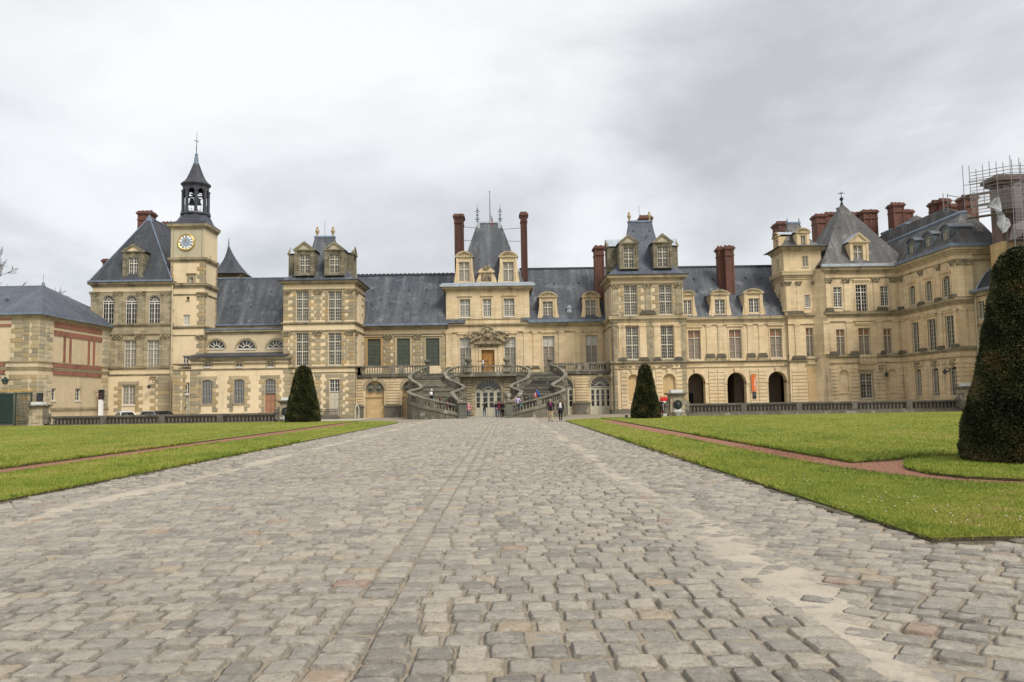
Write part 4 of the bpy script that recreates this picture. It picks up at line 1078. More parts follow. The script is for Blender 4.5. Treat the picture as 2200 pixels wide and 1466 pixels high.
# ------------------------------------------------------------------ clock tower
D = 98.25; s = Sec(zB, D); T = front(D)
x0, x1 = s.X(72, 1000) , s.X(277, 1000); x1 = s.X(275, 760) if False else x1
yb = D + 4.4
tw = thing('clock_tower', 'square bell tower with a gold ringed clock under an open arcaded lantern', 'tower', ((x0 + x1) / 2, D + 2.2, 0))
zz = lambda y: s.Z(180, y)
ztop = zz(615)
ops = [s.R(190, 920, 212, 956), s.R(171, 1037, 189, 1058), s.R(152, 1146, 190, 1210), s.R(148, 1394, 184, 1458)]
b = MB(T); wall(b, x0, x1, -.1, ztop, ops, .3)
T2 = facing_right(x1); b.T = T2
so = [(D + 1.9, D + 2.3, zz(795), zz(775))]
wall(b, D, yb, -.1, ztop, so, .25); b.T = None
b.face([(x0, D, -.1), (x0, yb, -.1), (x0, yb, ztop), (x0, D, ztop)]); b.face([(x0, yb, -.1), (x1, yb, -.1), (x1, yb, ztop), (x0, yb, ztop)])
b.build('wall', M['plaster'], tw)
b = MB(T); b.box(x0 + .01, x1 - .01, -.05, .03, zz(805), ztop - .02); b.build('clock_panel', M['plaster_grey'], tw)
b = MB(T)
zp0, zp1 = zz(795), zz(630)
for q in ((x0 + .28, x0 + .36, zp0, zp1), (x1 - .36, x1 - .28, zp0, zp1)): b.box(q[0], q[1], 0, .06, q[2], q[3])
b.box(x0 + .28, x1 - .28, 0, .06, zp1, zp1 + .08); b.build('panel_frame', M['stone_trim'], tw)
window(tw, T, ops[0], gm='glass_dark', vt=(), vn=(.5,), hn=(.5,), rec=.2); window(tw, T, ops[1], gm='void', vt=(), rec=.2, fm='stone_trim', border=.06)
for o in ops[2:]: window(tw, T, o, gm='glass_white' if o is ops[2] else 'glass_mid', vt=(.5,), hn=(.33, .66), rec=.2)
surround(tw, T, ops[0], .3, .05, 'stone_trim', .2)
fp = (x0, x1, D, yb)
for a, c, p in ((828, 800, .3), (985, 955, .3), (1030, 1020, .12), (1232, 1214, .2), (1275, 1268, .1)): cornice(tw, fp, zz(a), zz(c), p, 'stone_trim', 'string_course')
cornice(tw, fp, zz(625), ztop + .35, .42, 'stone_grey')
for a, c in ((950, 832), (1208, 1036), (1395, 1300)):
    quoins(tw, T, x1, zz(a), zz(c), -1, 'quoin', .5, .85, .6); quoins(tw, T2, D, zz(a), zz(c), 1, 'quoin', .5, .6, .4); quoins(tw, T2, yb, zz(a), zz(c), -1, 'quoin', .5, .5, .35)
    quoins(tw, T, x0, zz(a), zz(c), 1, 'quoin', .5, .45, .3)
for y0_, y1_ in ((1040, 1012), (1300, 1272)): capital(tw, T, x1 - .75, x1 - .02, zz(y0_), zz(y1_), .08); capital(tw, T2, D + .02, D + .6, zz(y0_), zz(y1_), .08)
for k in range(6): u = x0 + (x1 - x0) * (k + 1.5) / 8; 
# clock
cxk, czk = s.P(172, 708); rk = .3546 * 47 / F * D
ck = MB(front(D - .05)); ring = []
def disc(b, c, r0, r1, d, n=40, mi=0):
    for i in range(n):
        a0, a1 = 2 * math.pi * i / n, 2 * math.pi * (i + 1) / n
        if r0 <= 0: b.face([(c[0], d, c[1]), (c[0] + r1 * math.cos(a0), d, c[1] + r1 * math.sin(a0)), (c[0] + r1 * math.cos(a1), d, c[1] + r1 * math.sin(a1))], mi)
        else: b.face([(c[0] + r0 * math.cos(a0), d, c[1] + r0 * math.sin(a0)), (c[0] + r1 * math.cos(a0), d, c[1] + r1 * math.sin(a0)), (c[0] + r1 * math.cos(a1), d, c[1] + r1 * math.sin(a1)), (c[0] + r0 * math.cos(a1), d, c[1] + r0 * math.sin(a1))], mi)
disc(ck, (cxk, czk), rk * .52, rk * .93, .10); disc(ck, (cxk, czk), 0, rk * .58, .115, mi=1)
clock = ck.build('clock', [M['clock_white'], M['clock_blue']], tw)
g_ = MB()
prof = [(rk * .9, 0), (rk * .93, .10), (rk * 1.02, .15), (rk * 1.09, .1), (rk * 1.12, 0)]
g_.rings([[(cxk + r_ * math.cos(2 * math.pi * i / 40), D - .05 - .03 - dd, czk + r_ * math.sin(2 * math.pi * i / 40)) for i in range(40)] for r_, dd in prof], cap=False)
for i in range(24):
    a = 2 * math.pi * i / 24; g_.sphere((cxk + rk * 1.08 * math.cos(a), D - .18, czk + rk * 1.08 * math.sin(a)), rk * .05, 6, 4)
g_.build('clock_ring', M['gold'], clock)
nm = MB(front(D - .05))
rom = ['XII', 'I', 'II', 'III', 'IIII', 'V', 'VI', 'VII', 'VIII', 'IX', 'X', 'XI']
def stroke(b, p, q, w, d0, d1):
    p, q = Vector(p), Vector(q); t = (q - p).normalized(); n = Vector((-t.y, t.x)) * w / 2
    b.prism([tuple(p + n), tuple(q + n), tuple(q - n), tuple(p - n)], d0, d1)
for h_, txt in enumerate(rom):
    a = math.pi / 2 - 2 * math.pi * h_ / 12; rad = Vector((math.cos(a), math.sin(a))); tan = Vector((rad.y, -rad.x))
    gl = {'I': .055, 'V': .13, 'X': .13}; wtot = sum(gl[c_] for c_ in txt); pos = -wtot / 2
    for c_ in txt:
        w_ = gl[c_]
        def pt(u, r_): return Vector((cxk, czk)) + tan * rk * (pos + u) * 1.0 + rad * rk * r_
        if c_ == 'I': stroke(nm, pt(w_ / 2, .64), pt(w_ / 2, .86), rk * .035, .11, .13)
        elif c_ == 'V': stroke(nm, pt(.02, .86), pt(w_ / 2, .64), rk * .035, .11, .13); stroke(nm, pt(w_ - .02, .86), pt(w_ / 2, .64), rk * .02, .11, .132)
        else: stroke(nm, pt(.02, .86), pt(w_ - .02, .64), rk * .035, .11, .13); stroke(nm, pt(w_ - .02, .86), pt(.02, .64), rk * .02, .11, .132)
        pos += w_
nm.build('numerals', M['ink'], clock)
hd = MB(front(D - .05))
for ang, L, w_ in ((math.radians(90 + 14), .62, .05), (math.radians(90 + 22), .42, .075)):
    stroke(hd, (cxk, czk), (cxk + rk * L * math.cos(ang), czk + rk * L * math.sin(ang)), rk * w_, .14, .16)
hd.build('clock_hands', M['gold'], clock)
# lantern
lx, ly = s.X(226, 560, D + 2.2), D + 2.2
s2 = Sec(zB, ly); zl = lambda y: s2.Z(226, y)
lr = lambda half: half * .35466 / F * ly
b = MB()
hw = (x1 - x0) / 2 + .35; mx_, my_ = (x0 + x1) / 2, (D + yb) / 2
def octa(r_, z, n=8, ph=math.pi / 8): return [(lx + r_ * math.cos(2 * math.pi * i / n + ph), ly + r_ * math.sin(2 * math.pi * i / n + ph), z) for i in range(n)]
def sq8(h_, z, ch=.02):
    return [(mx_ + h_, my_ + h_ * (1 - ch), z), (mx_ + h_ * (1 - ch), my_ + h_, z), (mx_ - h_ * (1 - ch), my_ + h_, z), (mx_ - h_, my_ + h_ * (1 - ch), z), (mx_ - h_, my_ - h_ * (1 - ch), z), (mx_ - h_ * (1 - ch), my_ - h_, z), (mx_ + h_ * (1 - ch), my_ - h_, z), (mx_ + h_, my_ - h_ * (1 - ch), z)]
r0 = lr(84); zb_ = ztop + .35
o8 = octa(r0, zl(552)); o8 = [o8[(i) % 8] for i in range(8)]
mid = [tuple(Vector(a).lerp(Vector(c), .62)) for a, c in zip(sq8(hw, 0), o8)]
b.rings([sq8(hw, zb_), sq8(hw, zb_ + .16), [(p[0], p[1], zb_ + (zl(552) - zb_) * .38) for p in mid], o8])
b.build('lantern_base', M['lead_dark'], tw)
b = MB(); b.lathe((lx, ly, 0), [(lr(84), zl(552)), (lr(89), zl(545)), (lr(86), zl(536)), (lr(76), zl(533))], 24); b.build('lantern_moulding', M['lead_dark'], tw)
zc0, zc1 = zl(536), zl(392); ra = lr(72)
for i in range(8):
    a = 2 * math.pi * i / 8 + math.pi / 8
    b = MB(); cx_, cy_ = lx + ra * math.cos(a), ly + ra * math.sin(a)
    b.lathe((cx_, cy_, 0), [(.26, zc0), (.26, zc0 + .25), (.19, zc0 + .3), (.19, zl(412)), (.24, zl(408)), (.24, zl(398))], 6, phase=a)
    b.build('lantern_post', M['lead_dark'], tw)
b = MB(); n = 8
for i in range(8):              # arched heads between the posts
    a0, a1 = 2 * math.pi * i / 8 + math.pi / 8, 2 * math.pi * (i + 1) / 8 + math.pi / 8
    P0 = Vector((lx + ra * math.cos(a0), ly + ra * math.sin(a0))); P1 = Vector((lx + ra * math.cos(a1), ly + ra * math.sin(a1)))
    L = (P1 - P0).length; z1_ = zl(372)
    T3 = lambda u, d, z, P0=P0, P1=P1, L=L: (*(P0 + (P1 - P0) * u / L + (P0 + P1 - 2 * Vector((lx, ly))).normalized() * d), z)
    for dd in (.08, -.08):
        bb = MB(lambda u, d, z, T3=T3, dd=dd: T3(u, d + dd, z)); wall(bb, 0, L, zl(430), z1_, [(.2, L - .2, zl(430), zl(392), 'round')], .16)
        b.v_off = len(b.v); base = len(b.v); b.v += bb.v; b.f += [tuple(base + q for q in f_) for f_ in bb.f]; b.m += bb.m
b.build('lantern_arches', M['lead_dark'], tw)
b = MB(); b.lathe((lx, ly, 0), [(lr(74), zl(378)), (lr(80), zl(370)), (lr(87), zl(366)), (lr(88), zl(360)), (lr(70), zl(345)), (lr(55), zl(325)), (lr(42), zl(298)), (lr(31), zl(270)), (lr(23), zl(248)), (lr(18), zl(236)), (lr(17), zl(234)), (lr(14), zl(222)), (lr(9), zl(190))], 16); b.build('spire', M['slate_dark'], tw)
b = MB(); b.lathe((lx, ly, 0), [(lr(18.5), zl(238)), (lr(18.5), zl(233)), (lr(14.5), zl(222)), (lr(9.5), zl(188)), (lr(6), zl(186))], 12); b.sphere((lx, ly, zl(177)), lr(10), 10, 8); b.build('spire_cap', M['lead'], tw)
b = MB(); b.tube([(lx, ly, zl(172)), (lx + .03, ly, zl(40))], [.05, .02], 5); zq_ = zl(95); b.tube([(lx - lr(13), ly, zq_ + .1), (lx + lr(13), ly, zq_ - .1)], .045, 5); b.sphere((lx, ly, zl(140)), .09, 6, 4); b.build('cross', M['iron'], tw)
for dx_ in (-lr(24), lr(14)):
    b = MB(); zt_ = zl(440); b.lathe((lx + dx_, ly, 0), [(.09, zt_), (.22, zt_ - .1), (.28, zt_ - .4), (.36, zt_ - .7), (.46, zt_ - .86), (.40, zt_ - .87)], 12); b.build('bell', M['bronze'], tw, smooth=True)
b = MB(); b.tube([(lx - ra, ly, zl(432)), (lx + ra, ly, zl(432))], .1, 6); b.tube([(lx, ly - ra, zl(434)), (lx, ly + ra, zl(434))], .1, 6); b.build('bell_beam', M['bronze'], tw)
b = MB()
for i in range(8):
    a0, a1 = 2 * math.pi * i / 8 + math.pi / 8, 2 * math.pi * (i + 1) / 8 + math.pi / 8
    p, q = Vector((lx + ra * math.cos(a0), ly + ra * math.sin(a0), zl(492))), Vector((lx + ra * math.cos(a1), ly + ra * math.sin(a1), zl(492)))
    b.tube([p, q], .02, 4); b.tube([p.lerp(q, .5), p.lerp(q, .5) - Vector((0, 0, zl(492) - zl(533)))], .018, 4)
b.build('railing', M['iron'], tw)

# ------------------------------------------------------------------ range with half-round windows and streaked roof
D = 98.9; s = Sec(zB, D); T = front(D)
x0, x1 = s.X(278, 1330), s.X(757, 1330) + .3
ch = thing('lunette_range', 'range with three half-round windows and a streaky slate roof, right of the clock tower', 'building', ((x0 + x1) / 2, D, 0))
lun = [s.R(c - w_, 1297, c + w_, 1358) + ('round',) for c, w_ in ((350, 55), (532, 57), (712, 53))]
zt = s.Z(515, 1258); zb_ = s.Z(515, 1420)
lun = [(o[0], o[1], o[3] - (o[1] - o[0]) / 2 - .003, o[3], 'round') for o in lun]
b = MB(T); wall(b, x0, x1, -.1, zt, lun, .3); b.build('wall', M['plaster_pink'], ch)
core(ch, x0, x1, D, 104, -.1, zt, 'plaster_pink')
for o in lun:
    window(ch, T, o, gm='glass_dark', vt=(), fan=6, border=.1, tn=.07)
    bq = MB(T); pts = arc(o[0] - .22, o[1] + .22, o[3] + .22, 'round', 14); pin = arc(o[0], o[1], o[3], 'round', 14)
    for (p0, p1), (q0, q1) in zip(zip(pts, pts[1:]), zip(pin, pin[1:])): bq.prism([p0, p1, q1, q0], -.02, .05)
    bq.build('window_surround', M['stone_trim'], ch)
fp = (x0, x1, D, 103)
cornice(ch, fp, zt - .1, zt + .42, .34, 'stone_grey')
b = MB(); b.box(x0 - .3, x1, D - .4, 102.6, zt + .425, zt + .56); b.build('flat_roof', M['lead'], ch)
quoins(ch, T, x0, s.Z(515, 1385), zt - .1, 1, 'quoin', .5, .7, .5)
# upper roof
DR = 102.4; sr = Sec(zB, DR)
zr0 = sr.Z(540, 1212); rr_ = at(*zB(560, 928), 106.5)
xa = sr.X(347, 1210) - 3; xb_ = sr.X(757, 1210) + 1
b = MB(); b.box(xa, xb_, DR - .1, DR + .5, zr0 - .9, zr0); b.build('parapet', M['stone_grey'], ch)
b = MB(); b.box(xa, xb_, DR - .35, DR + .2, zr0 + .003, zr0 + .18); b.build('gutter', M['lead'], ch)
b = MB(); b.mesh([(xa, DR - .2, zr0 + .1), (xb_, DR - .2, zr0 + .1), (xb_, 106.5, rr_[1]), (xa, 106.5, rr_[1]), (xb_, 112, zr0), (xa, 112, zr0)], [(0, 1, 2, 3), (3, 2, 4, 5), (1, 4, 2), (0, 3, 5)])
rf = b.build('roof', M['slate_streaky'], ch)
b = MB(); b.tube([(xa, 106.5, rr_[1] + .03), (xb_, 106.5, rr_[1] + .03)], .13, 5); b.build('ridge_lead', M['lead'], ch)
def on_slope(px, py, z0_, y0_, z1_, y1_):
    d = ray(px, py); k = (z1_ - z0_) / (y1_ - y0_); t = (EYE - z0_ + k * y0_) / (k * d.y - d.z); return (d.x * t, d.y * t, EYE + d.z * t)
vents(ch, [on_slope(*zB(x, y), zr0, DR - .2, rr_[1], 106.5) for x, y in ((470, 1014), (583, 1014), (683, 1012), (447, 1100), (564, 1100), (661, 1098))])
# low front range with barred windows
D = 95.6; s = Sec(zA, D); T = front(D)
sB = Sec(zB, D)
x0 = s.X(1046, 1250); x1 = sB.X(760, 1420) + .5; zst = s.Z(1200, 1108)
lo = thing('barred_window_range', 'low front range with barred ground windows and a brown panelled door', 'building', ((x0 + x1) / 2, D, 0))
xm0 = sB.X(200, 1440); zm = sB.Z(500, 1402)
mez = [sB.R(c - 18, 1428, c + 18, 1462) for c in (300, 490, 680)]
s6 = Sec(zoomer(260, 800, .17273), D)
bars = [s6.R(1000, 98, 1136, 402) + (.1,), s6.R(1397, 90, 1534, 396) + (.1,)]
dor = s6.R(1787, 84, 1923, 515) + (.1,); dor = (dor[0], dor[1], .0, dor[3], .1)
sdw = s6.R(786, 128, 850, 268); sdd = (sdw[0], sdw[1], 0., sdw[3])
b = MB(T); wall(b, x0, x1, -.1, zst, bars + [dor, sdd], .35); b.build('wall', M['plaster'], lo)
b = MB(T); wall(b, xm0, x1, zst, zm, mez, .3); b.build('wall', M['plaster'], lo)
core(lo, xm0, x1, D, 98.9, zst, zm, 'plaster'); core(lo, x0, x1, D, 98.9, -.1, zst, 'plaster')
for o in mez: window(lo, T, o, gm='glass_mid', vt=(.5,), hn=(.5,), rec=.2); surround(lo, T, o, .22, .05, 'quoin', .05)
def bars_on(parent, T, a, c, e_, f, n=7):
    q = MB(T)
    for i in range(n): u = a + (c - a) * (i + .5) / n; q.box(u - .035, u + .035, -.14, -.08, e_, f)
    for t in (.03, .33, .66): q.box(a, c, -.17, -.11, e_ + (f - e_) * t - .03, e_ + (f - e_) * t + .03)
    q.build('window_bars', M['iron_grey'], parent)
for o in bars:
    window(lo, T, o, fm='stone_trim', gm='glass_mid', vt=(.5,), rec=.3, border=.05, bt=.05); bars_on(lo, T, o[0], o[1], o[2], o[3] - .12)
zt_ = s6.Z(1855, 262)
window(lo, T, (dor[0], dor[1], zt_, dor[3], .1), fm='door_brown', gm='glass_mid', vt=(), rec=.3, border=.06, sill=False); bars_on(lo, T, dor[0], dor[1], zt_, dor[3] - .12)
def panel_door(parent, T, a, c, e_, f, mat, rec=.28, leaves=2, hand=None):
    q = MB(T); q.box(a, c, -rec - .05, -rec, e_, f)
    w = (c - a) / leaves
    for i in range(leaves):
        u0, u1 = a + i * w, a + (i + 1) * w
        for z0_, z1_ in ((.06, .34), (.4, .68), (.73, .95)):
            q.box(u0 + w * .16, u1 - w * .16, -rec, -rec + .035, e_ + (f - e_) * z0_, e_ + (f - e_) * z1_)
        q.box(u0 + .01, u0 + .09, -rec, -rec + .05, e_, f); q.box(u1 - .09, u1 - .01, -rec, -rec + .05, e_, f)
    d_ = q.build('door', M[mat], parent)
    h = MB(T); h.sphere(((a + c) / 2 + .1, -rec + .09, e_ + 1.05), .045, 6, 4); h.build('handle', M['iron'], d_); return d_
panel_door(lo, T, dor[0], dor[1], 0, zt_ - .05, 'door_brown')
window(lo, T, (sdw[0], sdw[1], sdw[2], sdw[3]), gm='glass_dark', vt=(.5,), hn=(.33, .66), rec=.25); panel_door(lo, T, sdd[0], sdd[1], 0, sdw[2] - .08, 'door_grey', leaves=1)
for o in bars + [dor]:
    quoins(lo, T, o[0], max(o[2] - .9, 0), o[3] - .05, -1, 'quoin', .48, .72, .42); quoins(lo, T, o[1], max(o[2] - .9, 0), o[3] - .05, 1, 'quoin', .48, .72, .42)
    block(lo, T, o[0] - .55, o[1] + .55, o[3] + .02, o[3] + .45, -.1, .06, 'quoin', 'lintel')
quoins(lo, T, x0 + .02, 0, zst - .25, 1, 'quoin', .42, 1.1, .9); quoins(lo, T, x0 + 1.15, 0, zst - .25, 1, 'quoin', .42, .5, .35)
quoins(lo, T, sdd[1] + .05, 0, zst - .25, 1, 'quoin', .46, 1.3, .9); quoins(lo, T, s6.X(2070, 250), 0, zst - .25, 0, 'quoin', .46, 1.1, .75)
fp = (x0, x1, D, 98)
cornice(lo, fp, zst - .22, zst, .14, 'stone_grey', 'string_course'); cornice(lo, (x0, x1, D, 98), zst + .5, zst + .66, .22, 'stone_grey', 'string_course')
b = MB(); b.mesh([(xm0 - .6, D - .5, zm - .02), (x1, D - .5, zm - .02), (x1, 98.9, zm + .75), (xm0 - .2, 98.9, zm + .75), (xm0 - .6, D - .5, zm + .12), (x1, D - .5, zm + .12)], [(4, 5, 2, 3), (0, 1, 5, 4), (0, 4, 3)]); b.build('roof', M['lead_dark'], lo)
cornice(lo, (xm0, x1, D, 98.5), zm - .5, zm - .03, .3, 'stone_grey')
# small pyramid roofed tower behind
D = 112.0; s = Sec(zB, D); 
py = thing('pyramid_roof_tower', 'small tower with a steep pyramid slate roof behind the clock tower', 'tower', (s.X(430, 900), D + 4, 0))
x0, x1 = s.X(330, 900), s.X(485, 900); zt = s.Z(420, 900); ap = s.P(427, 735, D + 3.6)
b = MB(); b.box(x0, x1, D, D + 7, 0, zt); b.build('wall', M['plaster'], py)
bell_roof(py, x0 - .2, x1 + .3, D - .3, D + 7.3, zt, ap[1], ap[0] - .1, ap[0] + .1, D + 3.5, D + 3.7, 'slate_dark', .7, .5, cap=False)
b = MB(); b.tube([(ap[0], D + 3.6, ap[1] - .2), (ap[0], D + 3.6, ap[1] + 1.3)], [.16, .03], 6); b.build('finial', M['lead'], py)
cornice(py, (x0, x1, D, D + 7), zt - .35, zt, .35, 'stone_grey')
# ------------------------------------------------------------------ pavilion with two dormers, left
def two_dormer_pavilion(label, s, zoom, D, X0, X1, eave, rows_, wins, strings, caps, roof_top, top_c, roof_hw, dorm, side_vis, mat='plaster', q='quoin', yb=104.2, style=CROSS3, slate_='slate'):
    pass
D = 96.5; s = Sec(zC, D); T = front(D)
x0, x1 = s.X(158, 620), s.X(657, 620); yb = 103.6
zz = lambda y: s.Z(405, y)
ze = zz(440); z2 = zz(728); z1_ = zz(1037)
pv = thing('quoined_pavilion', 'tall pavilion with two stone dormers, patchwork quoins and a cream door, left of the stairs', 'building', ((x0 + x1) / 2, D, 0))
up = [s.R(247, 505, 335, 718), s.R(472, 505, 567, 716)]; mi_ = [s.R(246, 798, 334, 1030), s.R(472, 797, 565, 1024)]
gd = s.R(480, 1122, 553, 1212); gdoor = (gd[0], gd[1], .0, gd[3]); gl_ = s.R(246, 1122, 334, 1330)
b = MB(T); wall(b, x0, x1, -.1, ze, up + mi_ + [gdoor, gl_], .35); b.build('wall', M['plaster'], pv)
T2 = facing_right(x1)
sw = []
for (za, zb_) in ((up[0][2], up[0][3]), (mi_[0][2], mi_[0][3])): sw += [(D + 1.2, D + 2.9, za, zb_)]
sw += [(D + 4.9, D + 5.9, mi_[0][2] - .4, mi_[0][2] + 3.2, 'round'), (D + 4.9, D + 5.8, up[0][2] + .1, up[0][2] + 1.4, 'round'), (D + 4.9, D + 5.8, up[0][3] - 1.2, up[0][3] - .3, 'round')]
b = MB(T2); wall(b, D, yb, -.1, ze, sw, .3); b.T = None
b.face([(x0, D, -.1), (x0, yb, -.1), (x0, yb, ze), (x0, D, ze)]); b.face([(x0, yb, -.1), (x1, yb, -.1), (x1, yb, ze), (x0, yb, ze)]); b.build('side_wall', M['plaster'], pv)
for i, o in enumerate(up + mi_): window(pv, T, o, **{**CROSS3, 'gm': 'glass_dark' if i == 2 else 'glass_mid'})
for o in sw[:2]: window(pv, T2, o, **{**CROSS3, 'gm': 'glass_mid'})
window(pv, T2, sw[2], fm='cream_paint', gm='glass_white', vt=(), rec=.15); window(pv, T2, sw[3], gm='void', vt=(), rec=.2, fm='stone_trim'); window(pv, T2, sw[4], gm='void', vt=(), rec=.2, fm='stone_trim')
window(pv, T, (gd[0], gd[1], gd[2], gd[3]), gm='glass_dark', vt=(.5,), vn=(.25, .75), hn=(.33, .66), rec=.25, sill=False); panel_door(pv, T, gd[0], gd[1], 0, gd[2] - .05, 'cream_paint')
window(pv, T, gl_, gm='glass_dark', **SMALLP)
for o in up + mi_:
    for u, sd_ in ((o[0], -1), (o[1], 1)): quoins(pv, T, u, o[2] - .25, o[3] + .15, sd_, 'quoin', .43, .74, .36, first=0)
for o in (gd, gl_):
    for u, sd_ in ((o[0], -1), (o[1], 1)): quoins(pv, T, u, 0, o[3] + .2, sd_, 'quoin', .45, .7, .38)
    block(pv, T, o[0] - .5, o[1] + .5, o[3] + .2, o[3] + .6, -.1, .06, 'quoin', 'lintel')
xm = s.X(402, 620)
for za, zb_ in ((z2 + .35, zz(520)), (z1_ + .3, zz(815)), (0, zz(1080))):
    quoins(pv, T, x0, za, zb_, 1, 'quoin', .43, .95, .62); quoins(pv, T, x1, za, zb_, -1, 'quoin', .43, 1.15, .75); quoins(pv, T, xm, za, zb_, 0, 'quoin', .43, 1.0, .62)
    quoins(pv, T2, D, za, zb_, 1, 'quoin', .43, 1.0, .7); quoins(pv, T2, yb - .3, za, zb_, -1, 'quoin', .43, .8, .5)
for u in (x0 + .45, xm, x1 - .55):
    capital(pv, T, u - .38, u + .38, zz(528), zz(502), .12); capital(pv, T, u - .40, u + .40, zz(820), zz(788), .12)
for za, zb_ in ((zz(528), zz(502)), (zz(820), zz(788))): capital(pv, T2, D + .1, D + .9, za, zb_, .1)
fp = (x0, x1, D, yb)
cornice(pv, fp, zz(462), ze + .05, .5); cornice(pv, fp, zz(503), zz(492), .14, 'stone_trim', 'string_course')
cornice(pv, fp, zz(742), zz(724), .24, 'stone_trim', 'string_course'); cornice(pv, fp, zz(792), zz(780), .14, 'stone_trim', 'string_course')
cornice(pv, fp, zz(1050), zz(1034), .24, 'stone_trim', 'string_course'); cornice(pv, fp, zz(1082), zz(1074), .12, 'stone_grey', 'string_course')
moulding(pv, 'plinth', fp, [(0, .5, .08)], 'stone_grey')
YR = 100.1
tz = at(*zC(449, 130), YR)[1]; tx0, tx1 = at(*zC(383, 135), YR)[0], at(*zC(517, 135), YR)[0]
bell_roof(pv, x0 - .1, x1 + .1, D - .1, yb + .1, ze + .05, tz, tx0, tx1, YR - .25, YR + .25, 'slate', .5, .95)
b = MB(); b.box(x0 - .62, x1 + .62, D - .62, yb, ze + .06, ze + .16); b.build('gutter', M['lead_dark'], pv)
for xq in (397, 506): urn(pv, at(*zC(xq, 90), YR)[0], YR, tz + .1, at(*zC(xq, 52), YR)[1] - tz - .1)
b = MB(); xq = at(*zC(449, 90), YR)[0]; b.tube([(xq, YR, tz), (xq, YR, at(*zC(448, 15), YR)[1])], .025, 4); b.build('lightning_rod', M['iron'], pv)
sd = Sec(zC, D + .05); TD = front(D + .05)
DST = dict(fm='cream_paint', gm='glass_mid', vt=(.5,), ht=(.43, .72), vn=(.25, .75), hn=(.22, .58, .86), bt=.11)
dormer(pv, TD, sd.X(238, 320), sd.X(373, 320), sd.Z(305, 398), sd.Z(305, 226), sd.Z(303, 160), 3.0, sd.R(271, 248, 344, 385), 'tri', 'stone_dormer', DST)
dormer(pv, TD, sd.X(449, 320), sd.X(581, 320), sd.Z(513, 396), sd.Z(513, 224), sd.Z(513, 158), 3.0, sd.R(479, 245, 552, 382), 'tri', 'stone_dormer', DST)
zA_, zB_, zP_ = sd.Z(513, 396), sd.Z(513, 224), sd.Z(513, 158)
YM = YR; wzs = (sd.Z(513, 382), sd.Z(513, 245))
dormer(pv, facing_right(x1 - .72), YM - 1.15, YM + 1.15, zA_, zB_, zP_, 3.0, (YM - .6, YM + .6, *wzs), 'tri', 'stone_dormer', DST)
dormer(pv, facing_left(x0 + .05), YM - 1.15, YM + 1.15, zA_, zB_, zP_, 3.0, (YM - .6, YM + .6, *wzs), 'tri', 'stone_dormer', DST)
b = MB(T); g0, g1 = s.X(432, 1370), s.X(556, 1370); zr1, zr0 = s.Z(490, 1330), s.Z(490, 1405)
for i in range(24): u = g0 + (g1 - g0) * i / 23; b.box(u - .018, u + .018, 1.3, 1.335, .0, zr1 - .05)
for z in (.12, zr1 - .35, zr1 - .08): b.box(g0, g1, 1.295, 1.34, z, z + .04)
b.build('railing', M['iron'], pv)
b = MB(); b.box(g0, g1, D - 1.5, D, .0, .25); b.build('doorstep', M['stone_dark'], pv)
b = MB(); hx = s.X(665, 1350); b.tube([(hx, D - .3, 0), (hx, D - .3, 1.25), (hx + .15, D - .3, 1.7), (hx + .15, D - .3, 2.1)], .045, 5); b.tube([(hx + .45, D - .3, 0), (hx + .45, D - .3, 1.2), (hx + .15, D - .3, 1.75)], .045, 5); b.build('handrail', M['white_paint'], pv)

# ------------------------------------------------------------------ gallery with green shutters
D = 103.0; s = Sec(zC, D); T = front(D); sE = Sec(zE, D)
xg0, xg1 = s.X(690, 900), s.X(1303, 900)
TERR = 5.15
ga = thing('shuttered_gallery', 'long blotched slate roof over three windows closed with green shutters', 'building', ((xg0 + xg1) / 2, D, 0))
sh = [s.R(748, 842, 840, 1035), s.R(954, 838, 1045, 1033), s.R(1157, 837, 1251, 1030)]
zt = s.Z(1000, 762)
b = MB(T); wall(b, xg0, xg1, TERR - .5, zt, sh, .3); b.build('wall', M['plaster'], ga)
core(ga, xg0, xg1, D, 116, 0, zt, 'plaster')
for o in sh:
    surround(ga, T, (o[0], o[1], o[2], o[3]), .28, .05, 'quoin', .0)
    q = MB(T); n = 7; w = (o[3] - o[2]) / n; q.box(o[0], o[1], -.2, -.15, o[2], o[3])
    sht = q.build('shutter', M['shutter_green'], ga)
    for i in range(n):
        p = MB(T); p.box(o[0] + .06, (o[0] + o[1]) / 2 - .02, -.15, -.125, o[2] + i * w + .03, o[2] + (i + 1) * w - .03); p.box((o[0] + o[1]) / 2 + .02, o[1] - .06, -.15, -.125, o[2] + i * w + .03, o[2] + (i + 1) * w - .03); p.build('shutter_panel', M['shutter_green'], sht)
    for u, sd_ in ((o[0] - .28, -1), (o[1] + .28, 1)): quoins(ga, T, u, TERR - .3, o[3] + .3, sd_, 'quoin', .43, .55, .2)
for xq in (893, 1100):
    u = s.X(xq, 920); quoins(ga, T, u, TERR - .3, s.Z(xq, 846), 0, 'quoin', .43, .85, .62); capital(ga, T, u - .42, u + .42, s.Z(xq, 848), s.Z(xq, 812), .1)
quoins(ga, T, xg1, TERR - .3, s.Z(1290, 790), -1, 'quoin', .43, .8, .5)
fp = (xg0 - .3, xg1, D, 116)
cornice(ga, fp, s.Z(1000, 780), zt + .25, .4); cornice(ga, fp, s.Z(1000, 815), s.Z(1000, 806), .14, 'stone_trim', 'string_course')
zr = at(*zC(1000, 398), 110.2)[1]; ze_ = s.Z(1000, 736)
b = MB(); y0_, y1_ = D - .5, 110.2
prof = [(y0_ - .1, ze_ - .05), (y0_ + .6, ze_ + .75), (y0_ + 1.6, ze_ + 2.0), (y1_, zr)]
xl, xr = xg0 - 1.6, at(*zD(790, 750), 104.5)[0] + 1.5
